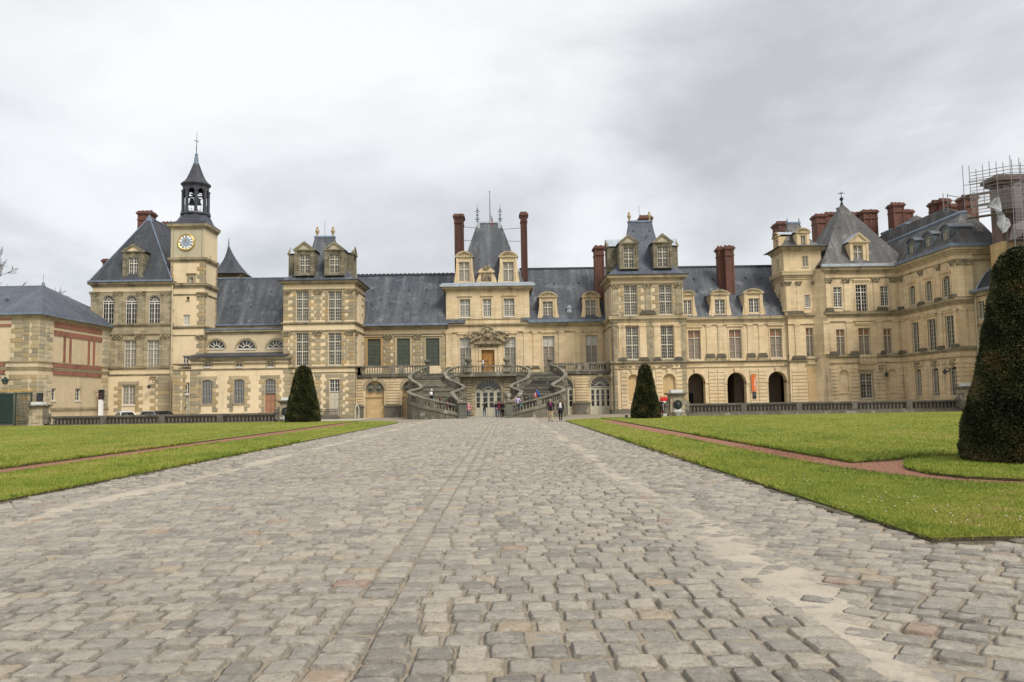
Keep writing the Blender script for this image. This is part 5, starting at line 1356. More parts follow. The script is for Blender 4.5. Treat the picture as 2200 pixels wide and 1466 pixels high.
for (a, za), (c, zc) in zip(prof, prof[1:]): b.face([(xl, a, za), (xr, a, za), (xr, c, zc), (xl, c, zc)])
b.face([(xl, y1_, zr), (xr, y1_, zr), (xr, 117, ze_), (xl, 117, ze_)]); b.face([(xr, p[0], p[1]) for p in prof] + [(xr, 117, ze_)])
b.build('roof', M['slate_streaky'], ga)
b = MB(); b.box(xl, xr, y1_ - .15, y1_ + .15, zr - .05, zr + .2)
for k in range(26): u = xl + (xr - xl) * k / 26; b.box(u, u + .35, y1_ - .17, y1_ + .17, zr + .2, zr + .28)
b.build('ridge_lead', M['lead_dark'], ga)
b = MB(); b.box(xl + 1.3, xg1 + .3, D - .8, D - .45, ze_ - .3, ze_); b.build('gutter', M['lead'], ga)
vents(ga, [on_slope(*zC(x, y), prof[2][1], prof[2][0], zr, y1_) for x, y in ((785, 507), (917, 505), (1038, 505), (1162, 503), (772, 601), (906, 600), (1032, 598), (1156, 596))])

# ------------------------------------------------------------------ terraces either side of the stairs
def terrace(label, xa, xb_, D, flip, ops, kinds, name='terrace'):
    T = front(D)
    t = thing(name, label, 'terrace', ((xa + xb_) / 2, D, 0))
    zt = TERR
    b = MB(T); wall(b, xa, xb_, -.1, zt, ops, .4, rmi=0); b.build('wall', M['stone_clean'], t)
    b = MB(); b.box(xa, xb_, D + .4, 103.0, 0, zt - .02); b.build('backing', M['niche_ochre'], t)
    b = MB(); b.box(xa, xb_, D - .2, 103, zt, zt + .12); b.build('paving', M['stone_dark'], t)
    cornice(t, (xa, xb_, D, 102), zt - .35, zt, .28, 'stone_dark')
    return t, T
D = 98.0; s = Sec(zC, D); sE = Sec(zE, D)
xa, xb_ = Sec(zC, D).X(668, 1250), sE.X(640, 450) + 1.0
n1 = s.R(735, 1136, 864, 1380); n1 = (n1[0], n1[1], .0, n1[3], 'round')
n2 = sE.R(455, 468, 540, 760); n2 = (n2[0], n2[0] + (n1[1] - n1[0]), .0, n2[3], 'round')
tl, T = terrace('terrace with two blind arches and round bosses, left of the horseshoe stairs', xa, xb_, D, 1, [n1, n2], None)
for o in (n1, n2):
    b = MB(T); zsp = o[3] - (o[1] - o[0]) / 2
    b.box(o[0], o[1], -.3, -.22, zsp - .85, zsp - .75); b.box(o[0] + .05, o[1] - .05, -.3, -.2, 0, 1.5); b.build('niche_ledge', M['niche_ochre'], tl)
    for u in (o[0] + .62, o[1] - .62):
        b = MB(T); disc(b, (u, zsp + .25), 0, .42, -.25, 14); disc(b, (u, zsp + .25), .42, .55, -.2, 14); b.sphere((u, -.2, zsp + .25), .25, 8, 6); b.build('roundel', M['stone_moss'], tl)
    pts = arc(o[0] - .45, o[1] + .45, o[3] + .45, 'round', 14); pin = arc(o[0], o[1], o[3], 'round', 14); b = MB(T)
    for (p0, p1), (q0, q1) in zip(zip(pts, pts[1:]), zip(pin, pin[1:])): b.prism([p0, p1, q1, q0], -.1, .06)
    b.build('archivolt', M['stone_trim'], tl)
    b = MB(T); uc = (o[0] + o[1]) / 2; b.prism([(uc - .22, o[3]), (uc + .22, o[3]), (uc + .35, o[3] + .62), (uc - .35, o[3] + .62)], -.1, .16); b.build('keystone', M['stone_grey'], tl)
for a, c in ((670, 715), (877, 976)):
    u0, u1 = s.X(a, 1220), s.X(c, 1220); courses(tl, T, u0, u1, 1.6, TERR - .5, 9, 'stone_clean'); b = MB(T); b.box(u0 - .1, u1 + .1, -.05, .3, 0, 1.3); b.box(u0 - .18, u1 + .18, -.05, .38, 1.3, 1.5); b.build('pier_base', M['stone_dark'], tl)
balustrade_run(tl, xa, xb_ - 1.2, D - .1, TERR + .12, 1.08, 'balus', .3, peds=(xa + .45, s.X(690, 1055), s.X(925, 1055) , s.X(985, 1055)))
downpipe(tl, xa - .05, D - .25, 0, 5.6)
xc_, xd_ = sE.X(1625, 450) - 1.0, sE.X(2108, 450)
o1 = sE.R(1938, 437, 2097, 733); o1 = (o1[0], o1[1], .0, o1[3], 'round')
o2 = (sE.X(1803, 600) - (o1[1] - o1[0]), sE.X(1803, 600), 0., o1[3] + .0, 'round')
tr_, T = terrace('terrace with two arched French doors, right of the horseshoe stairs', xc_, xd_, D, -1, [o1, o2], None)
def arch_door(parent, T, o, leaves=4, zpanel=None, zt=None, lab='arched_door', fan=8):
    a, c, e_, f = o[:4]; w = c - a; sp = f - w / 2; k = MB(T); rec = .34
    zt = zt or sp - .25; zp = zpanel or .32 * zt
    window(parent, T, (a, c, zt + .02, f, 'round') if zt < sp else o, fm='door_grey', gm='glass_dark', vt=(), fan=fan, rec=rec - .06, border=.10, tn=.045, name='fanlight', sill=False)
    fr = MB(T); d0, d1 = -rec, -rec + .09
    fr.box(a, c, d0, d1, 0, zp); lw_ = w / leaves
    for i in range(leaves + 1): u = a + i * lw_; fr.box(max(a, u - .14), min(c, u + .14), d0, d1 + .03, 0, zt)
    fr.box(a, c, d0, d1 + .02, zt - .12, zt + .02)
    for q in (1, 2): z = zp + (zt - zp) * q / 3; fr.box(a, c, d0, d1 - .02, z - .035, z + .035)
    for i in range(leaves): fr.box(a + i * lw_ + .22, a + (i + 1) * lw_ - .22, d1, d1 + .03, .2, zp - .15)
    d_ = fr.build('door', M['door_grey'], parent)
    g_ = MB(T); g_.face([(a, d0 + .02, zp), (c, d0 + .02, zp), (c, d0 + .02, zt), (a, d0 + .02, zt)]); g_.build('pane', M['glass_dark'], d_)
for o in (o1, o2):
    arch_door(tr_, T, o, 4)
    pts = arc(o[0] - .4, o[1] + .4, o[3] + .4, 'round', 14); pin = arc(o[0], o[1], o[3], 'round', 14); b = MB(T)
    for (p0, p1), (q0, q1) in zip(zip(pts, pts[1:]), zip(pin, pin[1:])): b.prism([p0, p1, q1, q0], -.1, .06)
    b.build('archivolt', M['stone_trim'], tr_)
    b = MB(T); uc = (o[0] + o[1]) / 2; b.prism([(uc - .22, o[3]), (uc + .22, o[3]), (uc + .35, o[3] + .5), (uc - .35, o[3] + .5)], -.1, .16); b.build('keystone', M['stone_grey'], tr_)
u0, u1 = sE.X(1815, 550), sE.X(1925, 550); courses(tr_, T, u0, u1, 1.6, TERR - .5, 9, 'stone_clean'); b = MB(T); b.box(u0 - .1, u1 + .1, -.05, .3, 0, 1.3); b.box(u0 - .18, u1 + .18, -.05, .38, 1.3, 1.5); b.build('pier_base', M['stone_dark'], tr_)
balustrade_run(tr_, xc_ + 1.2, xd_, D - .1, TERR + .12, 1.08, 'balus', .3, peds=(sE.X(1700, 365), sE.X(1850, 360), sE.X(1905, 360), xd_ - .4))

# ------------------------------------------------------------------ central pavilion
D = 102.9; s = Sec(zD, D); T = front(D)
x0, x1 = s.X(727, 950), s.X(1383, 950)
zz = lambda y: s.Z(1050, y)
ze = zz(800); zs1 = zz(1092)
cp = thing('central_pavilion', 'central pavilion with tall trapezoid slate roof between two slim brick chimneys above the stairs', 'building', ((x0 + x1) / 2, D, 0))
upw = [s.R(834, 890, 918, 1033), s.R(1017, 887, 1083, 1031), s.R(1182, 884, 1266, 1026)]
flw = [s.R(834, 1195, 925, 1412), s.R(1185, 1188, 1276, 1408)]
dr = s.R(1006, 1290, 1109, 1440); dr = (dr[0], dr[1], TERR + .1, dr[3])
flw = [(o[0], o[1], TERR + .25, o[3]) for o in flw]
b = MB(T); wall(b, x0, x1, zs1, ze, upw, .3); wall(b, x0, x1, TERR - 1, zs1, flw + [dr], .35); b.build('wall', M['stone_clean'], cp)
core(cp, x0, x1, D, 113, 0, ze, 'stone_clean')
for o in upw: window(cp, T, o, **{**LEADED, 'ht': (.68,)})
for o in flw: window(cp, T, o, **{**LEADED, 'top': (.72, 'glass_white'), 'ht': (.72,), 'gm': 'glass_lead', 'fm': 'cream_paint'})
for o in upw: surround(cp, T, o, .16, .04, 'stone_clean', .3)
for o in flw: surround(cp, T, o, .16, .05, 'stone_clean', .5)
for o in upw:
    b = MB(T)
    for q in range(4):
        for i_ in range(2):       # diamond leading
            uc = o[0] + (o[1] - o[0]) * (.27 + .46 * i_); zc = o[2] + (o[3] - o[2]) * (.12 + .2 * q); hw_, hh_ = (o[1] - o[0]) * .15, (o[3] - o[2]) * .07
            for (p, r_) in (((uc - hw_, zc), (uc, zc + hh_)), ((uc, zc + hh_), (uc + hw_, zc)), ((uc + hw_, zc), (uc, zc - hh_)), ((uc, zc - hh_), (uc - hw_, zc))): stroke(b, p, r_, .03, -.24, -.22)
    b.build('leading', M['white_paint'], cp)
panel_door(cp, T, dr[0], dr[1], dr[2], dr[3], 'oak', rec=.3)
b = MB(T)
b.box(dr[0] - .38, dr[0], -.05, .12, dr[2], dr[3] + .3); b.box(dr[1], dr[1] + .38, -.05, .12, dr[2], dr[3] + .3); b.box(dr[0], dr[1], -.05, .12, dr[3], dr[3] + .3)
for u in (dr[0] - .75, dr[1] + .45): b.box(u, u + .3, -.05, .09, dr[2], s.Z(1057, 1262))
b.build('door_surround', M['stone_clean'], cp)
b = MB(T); zp0 = s.Z(1057, 1245); b.box(dr[0] - .9, dr[1] + .9, -.05, .55, zp0, zp0 + .22); b.box(dr[0] - .7, dr[1] + .7, -.05, .35, zp0 - .2, zp0)
uc = (dr[0] + dr[1]) / 2
for sg in (-1, 1):
    b.prism([(uc + sg * 2.55, zp0 + .22), (uc + sg * 2.15, zp0 + .22), (uc + sg * 1.5, zp0 + .62), (uc + sg * .8, zp0 + .85), (uc + sg * .8, zp0 + 1.05), (uc + sg * 1.6, zp0 + .85)][::sg], -.05, .5)
    b.prism([(uc + sg * 2.1, zp0 + .22), (uc + sg * .7, zp0 + .22), (uc + sg * .75, zp0 + .8), (uc + sg * 1.5, zp0 + .6)][::sg], -.05, .2)
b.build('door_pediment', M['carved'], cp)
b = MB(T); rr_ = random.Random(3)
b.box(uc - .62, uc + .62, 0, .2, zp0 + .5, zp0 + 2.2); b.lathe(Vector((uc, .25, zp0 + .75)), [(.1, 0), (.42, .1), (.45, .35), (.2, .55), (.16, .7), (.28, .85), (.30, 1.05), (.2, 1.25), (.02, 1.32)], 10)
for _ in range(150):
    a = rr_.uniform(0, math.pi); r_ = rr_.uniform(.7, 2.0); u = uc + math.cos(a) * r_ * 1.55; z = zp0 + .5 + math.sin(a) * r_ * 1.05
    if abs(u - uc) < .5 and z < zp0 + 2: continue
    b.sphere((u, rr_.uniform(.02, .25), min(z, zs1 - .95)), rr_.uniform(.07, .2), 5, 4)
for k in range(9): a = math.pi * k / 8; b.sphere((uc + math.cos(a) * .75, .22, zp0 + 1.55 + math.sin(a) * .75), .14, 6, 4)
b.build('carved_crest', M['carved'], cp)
b = MB(T); b.box(dr[0] - .35, dr[1] + .35, 0, .08, dr[3] + .35, zp0 - .22)
for k in range(24): b.sphere((dr[0] - .2 + (dr[1] - dr[0] + .4) * k / 23, .1, dr[3] + .7 + .18 * math.sin(k * 1.7)), .12, 5, 4)
b.build('carved_frieze', M['carved'], cp)
pz1 = zz(1148)
for a, c in ((727, 770), (1338, 1376)):
    pilaster(cp, T, s.X(a, 1280), s.X(c, 1280), TERR + .9, pz1, .1)
for a, c in ((940, 962), (1150, 1172)): pilaster(cp, T, s.X(a, 1280) - .1, s.X(c, 1280) - .1, TERR + .3, pz1, .06)
fp = (x0, x1, D, 113)
cornice(cp, fp, zz(826), ze + .1, .55, 'stone_mould'); b = MB(); b.box(x0 - .75, x1 + .75, D - .75, D + .3, ze + .103, ze + .42); b.box(x0 - .55, x1 + .55, D - .4, D + 1, ze + .42, ze + .62); b.build('gutter', M['lead_pale'], cp)
cornice(cp, fp, zz(1104), zz(1082), .3, 'stone_mould', 'string_course'); cornice(cp, fp, zz(1158), zz(1146), .16, 'stone_mould', 'string_course')
cornice(cp, fp, zz(1052), zz(1046), .1, 'stone_mould', 'string_course')
for a, c in ((728, 772), (1338, 1390)):
    b = MB(T); b.prism([(s.X(a, 1395) - .1, TERR + .75), (s.X(c, 1395) + .1, TERR + .75), (s.X(c, 1395) - .1, TERR + 1.12), (s.X(a, 1395) + .1, TERR + 1.12)], 0, .35); b.build('pedestal_cap', M['cap_grime'], cp)
# roof
YR = 106.5; tz = at(*zD(1064, 290), YR)[1]; tx0, tx1 = at(*zD(975, 292), YR)[0], at(*zD(1155, 292), YR)[0]
b = MB(); L = []
xb0, xb1 = at(*zD(796, 752), D + .6)[0], at(*zD(1350, 752), D + .6)[0]
for t, e_ in ((0, 0), (.1, .05), (.22, .12), (.38, .12), (.6, .02), (1, 0)):
    L.append((xb0 + (tx0 - xb0) * t + e_ * 1.5, xb1 + (tx1 - xb1) * t - e_ * 1.5, D + .2 + (YR - .2 - D - .2) * t + e_, 112.5 + (YR + .3 - 112.5) * t - e_, ze + .4 + (tz - ze - .4) * t))
b.loft(L); b.build('roof', M['slate'], cp)
b = MB(); b.box(tx0 - .1, tx1 + .1, YR - .35, YR + .4, tz - .12, tz + .08)
for u, sg in ((tx0, 1), (tx1, -1)): b.box(u - .35 if sg < 0 else u - .1, u + .35 if sg > 0 else u + .1, YR - .5, YR - .3, tz - .9, tz - .1)
b.build('ridge_lead', M['lead_pale'], cp)
for xq, yt in ((974, 138), (1152, 138)):
    ux = at(*zD(xq, 250), YR)[0]; zt_ = at(*zD(xq, yt), YR)[1]; h = zt_ - tz
    b = MB(); b.tube([(ux, YR, tz), (ux, YR, zt_)], [.07, .02], 6)
    for k, r_ in ((.1, .22), (.2, .3), (.3, .18), (.42, .24), (.55, .15), (.66, .2), (.76, .1)): b.lathe((ux, YR, tz + h * k), [(.02, -.13), (r_, -.03), (r_ * .8, .05), (.02, .12)], 8)
    for k in (.22, .6): b.tube([(ux - .35, YR, tz + h * k), (ux, YR, tz + h * k - .12), (ux + .35, YR, tz + h * k)], .04, 4)
    b.build('finial', M['lead'], cp)
ux = at(*zD(1072, 200), YR)[0]; zt_ = at(*zD(1071, 45), YR)[1]
b = MB(); b.tube([(ux, YR, tz), (ux, YR, zt_)], [.07, .035], 6); b.sphere((ux, YR, zt_), .09, 6, 5); fl = b.build('flagpole', M['iron'], cp)
fz = at(*zD(1072, 200), YR)[1]
for mi2, (da, dc) in enumerate(((-.18, 0), (0, .16), (.16, .34))):
    b = MB(); N = 6
    b.rings([[(ux + .08 + (da + .18) * .5 + .1 * math.sin(k * 1.2 + mi2), YR - .15 * mi2 + .12 * math.cos(k), fz - .4 - k * .52 + mi2 * -.25), (ux + .08 + (dc + .18) * .5 + .1 * math.sin(k * 1.2 + mi2 + .4), YR - .15 * mi2 - .1, fz - .4 - k * .52 - .3 - mi2 * .25)] for k in range(N)], cap=False, closed=False)
    b.build('flag', M[('blue_flag', 'sign_white', 'red_flag')[mi2]], fl)
SD = D + .15; sd = Sec(zD, SD)
dst = dict(fm='cream_paint', gm='glass_blind', vt=(.5,), ht=(.62,), hn=(), bt=.16)
for a, c, w0, w1 in ((808, 934, 826, 912), (1152, 1285, 1174, 1260)):
    dormer(cp, front(SD), sd.X(a, 660), sd.X(c, 660), ze + .5, sd.Z((a + c) / 2, 562), sd.Z((a + c) / 2, 512), 2.6, sd.R(w0, 596, w1, 752), 'seg', 'stone_clean', dst, scroll=True, tymp='stone_clean', roofm='slate')
b = MB(front(SD)); a, c = sd.X(987, 720), sd.X(1102, 720); zb_, zt_, zp_ = ze + .5, sd.Z(1045, 682), sd.Z(1045, 640)
b.box(a, c, -1.2, 0, zb_, zt_); b.box(a - .12, c + .12, -1.0, .2, zt_, zt_ + .16)
b.box(a + .28, c - .28, -.02, .05, zb_ + .4, zt_ - .1, 1)
for k in range(16): b.sphere((a + .4 + (c - a - .8) * rnd.random(), .07, zb_ + .5 + (zt_ - zb_ - .75) * rnd.random()), .12, 5, 4, 1)
pts = arc(a - .12, c + .12, zp_, (zp_ - zt_ - .16) / (c - a + .24), 10); b.prism([(a - .12, zt_ + .16)] + pts + [(c + .12, zt_ + .16)], -.5, .14)
for k in range(10): b.sphere(((a + c) / 2 + rnd.uniform(-.35, .35), .15, zp_ + rnd.uniform(-.35, .3)), .17, 5, 4, 1)
for sg, u in ((-1, a), (1, c)): b.prism([(u, zb_), (u + sg * .42, zb_), (u + sg * .3, zb_ + .6), (u, zt_ - .2)], -.3, .05)
b.build('carved_dormer', [M['stone_clean'], M['carved']], cp)
vents(cp, [on_slope(*zD(x, y), ze + .4, D + .5, tz, YR) for x, y in ((997, 400), (1132, 398), (990, 590), (1096, 588))])
def slim(xa, xb2, yt, yb2, Dc, dep, mat):
    return chim_px(cp, zD, xa, yt, xb2, yb2, Dc, dep, mat=mat, pots=3, capmat='brick')
c1 = slim(793, 862, 218, 600, 104.3, 2.2, 'brick_dark'); c2 = slim(1316, 1366, 206, 600, 104.3, 1.6, 'brick_dark')
b = MB()
for yy_ in (322, 428):
    pa = at(*zD(862, yy_), 105.2); pb = at(*zD(960 if yy_ < 400 else 918, yy_ + (10 if yy_ < 400 else 2)), 105.8); b.tube([(pa[0], 105.2, pa[1]), (pb[0] + .4, 105.8, pb[1])], .03, 4)
    pa = at(*zD(1318, yy_ + 8), 105.2); pb = at(*zD(1180 if yy_ < 400 else 1212, yy_ + (20 if yy_ < 400 else 4)), 105.8); b.tube([(pa[0], 105.2, pa[1]), (pb[0] - .4, 105.8, pb[1])], .03, 4)
b.build('tie_rod', M['iron'], cp)

# ------------------------------------------------------------------ range right of the centre
D = 103.0; s = Sec(zF, D); T = front(D)
x0, x1 = cp_x1 = (at(*zD(1383, 1280), D)[0], s.X(572, 950))
zz = lambda y: s.Z(300, y)
rg = thing('pilastered_range', 'range with paired pilasters, two small curved dormers and a tiny roof lucarne, right of centre', 'building', ((x0 + x1) / 2, D, 0))
ws = [s.R(142, 893, 218, 1080), s.R(424, 887, 500, 1072)]; ws = [(o[0], o[1], TERR + .25, o[3]) for o in ws]
zt = zz(812)
b = MB(T); wall(b, x0, x1, TERR - 1, zt, ws, .35); b.build('wall', M['stone_clean'], rg)
core(rg, x0, x1, D, 116, 0, zt, 'stone_clean')
for o in ws: window(rg, T, o, **{**PALEB, 'gm': 'glass_taupe'}); surround(rg, T, o, .16, .05, 'stone_clean', .5)
for a, c in ((18, 46), (78, 108), (245, 280), (360, 392), (508, 536)):
    pilaster(rg, T, s.X(a, 960), s.X(c, 960), TERR + 1.1, zz(862), .1)
    b = MB(T); u0, u1 = s.X(a, 1060) - .15, s.X(c, 1060) + .15; b.box(u0, u1, -.02, .3, TERR, TERR + .75); b.build('pedestal', M['stone_clean'], rg)
    b = MB(T); b.prism([(u0 - .12, TERR + .75), (u1 + .12, TERR + .75), (u1 - .1, TERR + 1.1), (u0 + .1, TERR + 1.1)], -.02, .42); b.build('pedestal_cap', M['cap_grime'], rg)
fp = (x0, x1 + .6, D, 116)
cornice(rg, fp, zz(832), zt + .15, .42, 'stone_mould'); cornice(rg, fp, zz(868), zz(858), .16, 'stone_mould', 'string_course')
b = MB(); b.box(x0 - .1, x1 + .5, D - .75, D - .2, zt + .155, zt + .5); b.build('gutter', M['lead'], rg)
zr = at(*zF(250, 452), 110.2)[1]; ze_ = zt + .45; xl, xr = x0 - 1.0, x1 + 1.6
prof = [(D - .5, ze_), (D + .3, ze_ + .85), (D + 1.2, ze_ + 2.0), (110.2, zr)]
b = MB()
for (a, za), (c, zc) in zip(prof, prof[1:]): b.face([(xl, a, za), (xr, a, za), (xr, c, zc), (xl, c, zc)])
b.face([(xl, 110.2, zr), (xr, 110.2, zr), (xr, 117, ze_), (xl, 117, ze_)]); b.build('roof', M['slate_streaky'], rg)
b = MB(); b.box(xl, xr, 110.05, 110.35, zr - .05, zr + .18); b.build('ridge_lead', M['lead_dark'], rg)
SD = D - .1; sd = Sec(zF, SD)
for a, c, w0, w1, y0_, yp in ((120, 232, 140, 208, 665, 600), (405, 512, 420, 490, 657, 597)):
    dormer(rg, front(SD), sd.X(a, 700), sd.X(c, 700), ze_ - .1, sd.Z((a + c) / 2, 640), sd.Z((a + c) / 2, yp), 2.6, sd.R(w0, y0_, w1, 772), 'seg', 'stone_clean', dict(fm='cream_paint', gm='glass_lead', vt=(.5,), ht=(.62,), vn=(.25, .75), hn=(.2, .4, .8), bt=.12), scroll=True, tymp='stone_clean', roofm='slate')
b = MB(front(SD + .6)); a, c = sd.X(303, 730), sd.X(333, 730); b.box(a, c, -1.4, 0, ze_, sd.Z(317, 705)); b.prism([(a - .12, sd.Z(317, 705)), (c + .12, sd.Z(317, 705)), ((a + c) / 2, sd.Z(317, 682))], -1.5, .1); b.box(a + .2, c - .2, -.05, .03, ze_ + .75, ze_ + 1.4, 1); b.build('lucarne', [M['lead_pale'], M['glass_white']], rg)
chim_px(rg, zF, 484, 300, 545, 560, 105.0, 1.8, mat='brick', pots=2)
vents(rg, [on_slope(*zF(x, y), prof[2][1], prof[2][0], zr, 110.2) for x, y in ((216, 550), (377, 547))])
downpipe(rg, s.X(572, 1000), D - .2, TERR, zt, 'stone_dark')
# ------------------------------------------------------------------ horseshoe stairs
AX = -2.1
st = thing('horseshoe_staircase', 'weathered double stone staircase of two S-shaped flights in front of the central door', 'staircase', (AX, 90, 0))
def tz_px(x, y, D):      # zoom-E pixel on plane D -> right hand flight point relative to the axis
    X, Z = at(*zE(x, y), D); return Vector((X - AX - .18, D, Z))
outer = [tz_px(x, y, d) for x, y, d in ((1335, 650, 83.0), (1500, 615, 83.1), (1640, 578, 83.8), (1725, 548, 85.2), (1742, 530, 87.0), (1705, 518, 88.6), (1660, 506, 90.0), (1662, 486, 91.4), (1712, 458, 92.6), (1752, 425, 94.0), (1745, 398, 95.2), (1700, 366, 96.6), (1628, 340, 98.0))]
inner = [tz_px(x, y, d) for x, y, d in ((1318, 636, 84.6), (1362, 606, 86.0), (1402, 562, 87.6), (1402, 546, 88.8), (1360, 531, 89.8), (1322, 515, 90.8), (1335, 497, 91.8), (1392, 470, 92.7), (1442, 448, 93.4), (1474, 410, 94.2), (1470, 385, 94.8), (1430, 360, 95.4), (1365, 347, 95.8))]
land = [inner[-1], Vector((tz_px(1300, 343, 95.6).x, 95.6, inner[-1].z)), Vector((0, 95.5, inner[-1].z))]
def spline(pts, n):
    out = []; m = len(pts)
    for i in range(m - 1):
        p0, p1, p2, p3 = pts[max(i - 1, 0)], pts[i], pts[i + 1], pts[min(i + 2, m - 1)]
        for k in range(n):
            t = k / n
            out.append(.5 * ((2 * p1) + (p2 - p0) * t + (2 * p0 - 5 * p1 + 4 * p2 - p3) * t * t + (3 * p1 - p0 - 3 * p2 + p3) * t ** 3))
    return out + [pts[-1]]
PH = 1.12            # parapet height above the tread
for pl in (outer, inner):      # even rise
    for i in range(1, len(pl)): pl[i].z = max(pl[i].z, pl[i - 1].z + .03)
outer[0].z = 1.42; inner[0].z = 1.75
def ribbon(b, pts, w, ztop, zbot):
    n = len(pts); R_ = []
    for i, p in enumerate(pts):
        t = (pts[min(i + 1, n - 1)] - pts[max(i - 1, 0)]); t.z = 0; t.normalize(); nx = Vector((-t.y, t.x, 0)) * w / 2
        a, c = p + nx, p - nx
        zb_ = zbot(p)
        R_.append([(a.x, a.y, p.z + ztop), (c.x, c.y, p.z + ztop), (c.x, c.y, zb_), (a.x, a.y, zb_)])
    b.rings(R_)
def parapet(pts, sgn, dark=True, solid=True, low=None):
    mp = [Vector((AX + sgn * p.x, p.y, p.z)) for p in pts]
    b = MB(); ribbon(b, mp, .46, .0, lambda p: p.z - .13); b.build('coping', M['balus'], st)
    b = MB(); ribbon(b, mp, .36, -.134, lambda p: p.z - .19); b.build('rail_mould', M['balus'], st)
    b = MB(); ribbon(b, mp, .40, -.80, lambda p: p.z - 1.02); b.build('plinth', M['balus'], st)
    b = MB(); ribbon(b, mp, .50, -1.02, lambda p: p.z - 1.16); b.build('string_mould', M['stone_dark'], st)
    if solid:
        b = MB(); ribbon(b, mp, .34, -1.162, low or (lambda p: -.05)); b.build('flight_wall', M['stone_dark'], st)
    me = baluster_mesh('balus', .61, .095, 6)
    L = [0]
    for p, q in zip(mp, mp[1:]): L.append(L[-1] + (q - p).length)
    n = int(L[-1] / .33); j = 0
    for k in range(n):
        d = (k + .5) * L[-1] / n
        while L[j + 1] < d: j += 1
        p = mp[j].lerp(mp[j + 1], (d - L[j]) / (L[j + 1] - L[j]))
        if k % 9 == 8:
            t = mp[j + 1] - mp[j]; b = MB(); a = math.atan2(t.y, t.x)
            o = inst('pedestal', ped_me, st, (p.x, p.y, p.z - .495), (1, 1, 1), (0, 0, a)); continue
        inst('baluster', me, st, (p.x, p.y, p.z - .80))
b = MB(); b.box(-.27, .27, -.2, .2, -.31, .31); b.box(-.17, .17, -.23, .23, -.2, .2); _o = b.build('pedestal', M['stone_dark']); ped_me = _o.data; bpy.data.objects.remove(_o)
so, si = spline(outer, 5), spline(inner, 5)
for sg in (1, -1):
    parapet(so, sg); parapet(si, sg)
    # steps
    NS = 44
    def sample(pts, t):
        f = t * (len(pts) - 1); i = min(int(f), len(pts) - 2); return pts[i].lerp(pts[i + 1], f - i)
    ztop_ = TERR + .12
    for k in range(NS):
        t0, t1 = k / NS, min(1, (k + 1.35) / NS)
        z1_ = .30 + (ztop_ - .30) * (k + 1) / NS
        a, c, e_, f = sample(so, t0), sample(si, t0), sample(si, t1), sample(so, t1)
        b = MB(); q = [(AX + sg * p.x, p.y) for p in (a, c, e_, f)]
        b.rings([[(*p, z1_ - .42) for p in q], [(*p, z1_ - .02) for p in q], [(q[0][0], q[0][1] + .012, z1_), (q[1][0], q[1][1] + .012, z1_), (*q[2], z1_), (*q[3], z1_)]])
        b.build('step', M['step_stone'], st)
    # newel at the foot
    p = outer[0]; X = AX + sg * (p.x - .35); b = MB()
    b.box(X - .42, X + .42, p.y - .42, p.y + .42, 0, 1.62); b.box(X - .34, X + .34, p.y - .46, p.y - .3, .35, 1.4); b.build('newel', M['stone_moss'], st)
    b = MB(); b.box(X - .55, X + .55, p.y - .55, p.y + .55, 1.623, 1.8); b.build('newel_cap', M['balus'], st)
    if sg > 0:
        b = MB(); b.lathe((X - .1, p.y, 1.8), [(.3, 0), (.3, .1), (.18, .16), (.33, .32), (.40, .52), (.32, .75), (.1, .9), (.01, .92)], 12); b.build('newel_ball', M['balus'], st, smooth=True)
    p = outer[-1]; b = MB(); X = AX + sg * p.x; b.box(X - .3, X + .3, p.y - .35, p.y + .35, TERR, p.z + .1); b.lathe((X, p.y, p.z + .1), [(.2, 0), (.12, .1), (.36, .4), (.3, .62), (.05, .78)], 10); b.build('newel', M['stone_dark'], st)
# landing in front of the door
zl_ = land[0].z
xl_ = land[0].x
full = [Vector((AX + x, y, zl_)) for x, y in ((-xl_, 95.8), (-xl_ * .5, 95.6), (0, 95.5), (xl_ * .5, 95.6), (xl_, 95.8))]
b = MB(); ribbon(b, full, .46, 0, lambda p: p.z - .13); b.build('coping', M['balus'], st)
b = MB(); ribbon(b, full, .40, -.80, lambda p: p.z - 1.1); b.build('plinth', M['stone_dark'], st)
b = MB(); ribbon(b, full, .62, -1.102, lambda p: p.z - 1.32); b.build('string_mould', M['stone_dark'], st)
me = baluster_mesh('balus', .61, .095, 6)
pedx = (at(*zE(978, 380), 95.6)[0], at(*zE(1280, 380), 95.6)[0])
n = int(2 * xl_ / .3)
for k in range(n):
    x = AX - xl_ + (k + .5) * 2 * xl_ / n
    if any(abs(x - p) < .5 for p in pedx): continue
    inst('baluster', me, st, (x, 95.6, zl_ - .8))
for p in pedx:
    b = MB(); b.box(p - .45, p + .45, 95.3, 95.95, zl_ - .8, zl_ - .12); b.box(p - .55, p + .55, 95.2, 96.0, zl_ - .12, zl_ + .08); b.build('pedestal', M['balus'], st)
    b = MB(); b.lathe((p, 95.6, zl_ + .08), [(.22, 0), (.14, .12), (.40, .45), (.44, .6), (.25, .85), (.02, .9)], 12); b.build('urn', M['stone_dark'], st, smooth=True)
b = MB(); b.box(AX - 9.5, AX + 9.5, 98.0, 103.0, TERR - .4, TERR + .11)
b.mesh([(AX + x, y, z) for z in (TERR - .4, TERR + .108) for x, y in ((-xl_ - .2, 95.9), (xl_ + .2, 95.9), (8.3, 98.2), (-8.3, 98.2))], [(0, 1, 2, 3), (4, 5, 6, 7), (0, 1, 5, 4)])
b.build('landing', M['stone_dark'], st)
D = 96.3; s = Sec(zE, D); T = front(D)
xa, xb_ = s.X(868, 600), s.X(1392, 600)
od = s.R(1030, 455, 1240, 740); od = (od[0], od[1], 0, od[3], 'round')
b = MB(T); wall(b, xa, xb_, -.1, zl_ - 1.3, [od], .45); b.build('wall', M['stone_grey'], st)
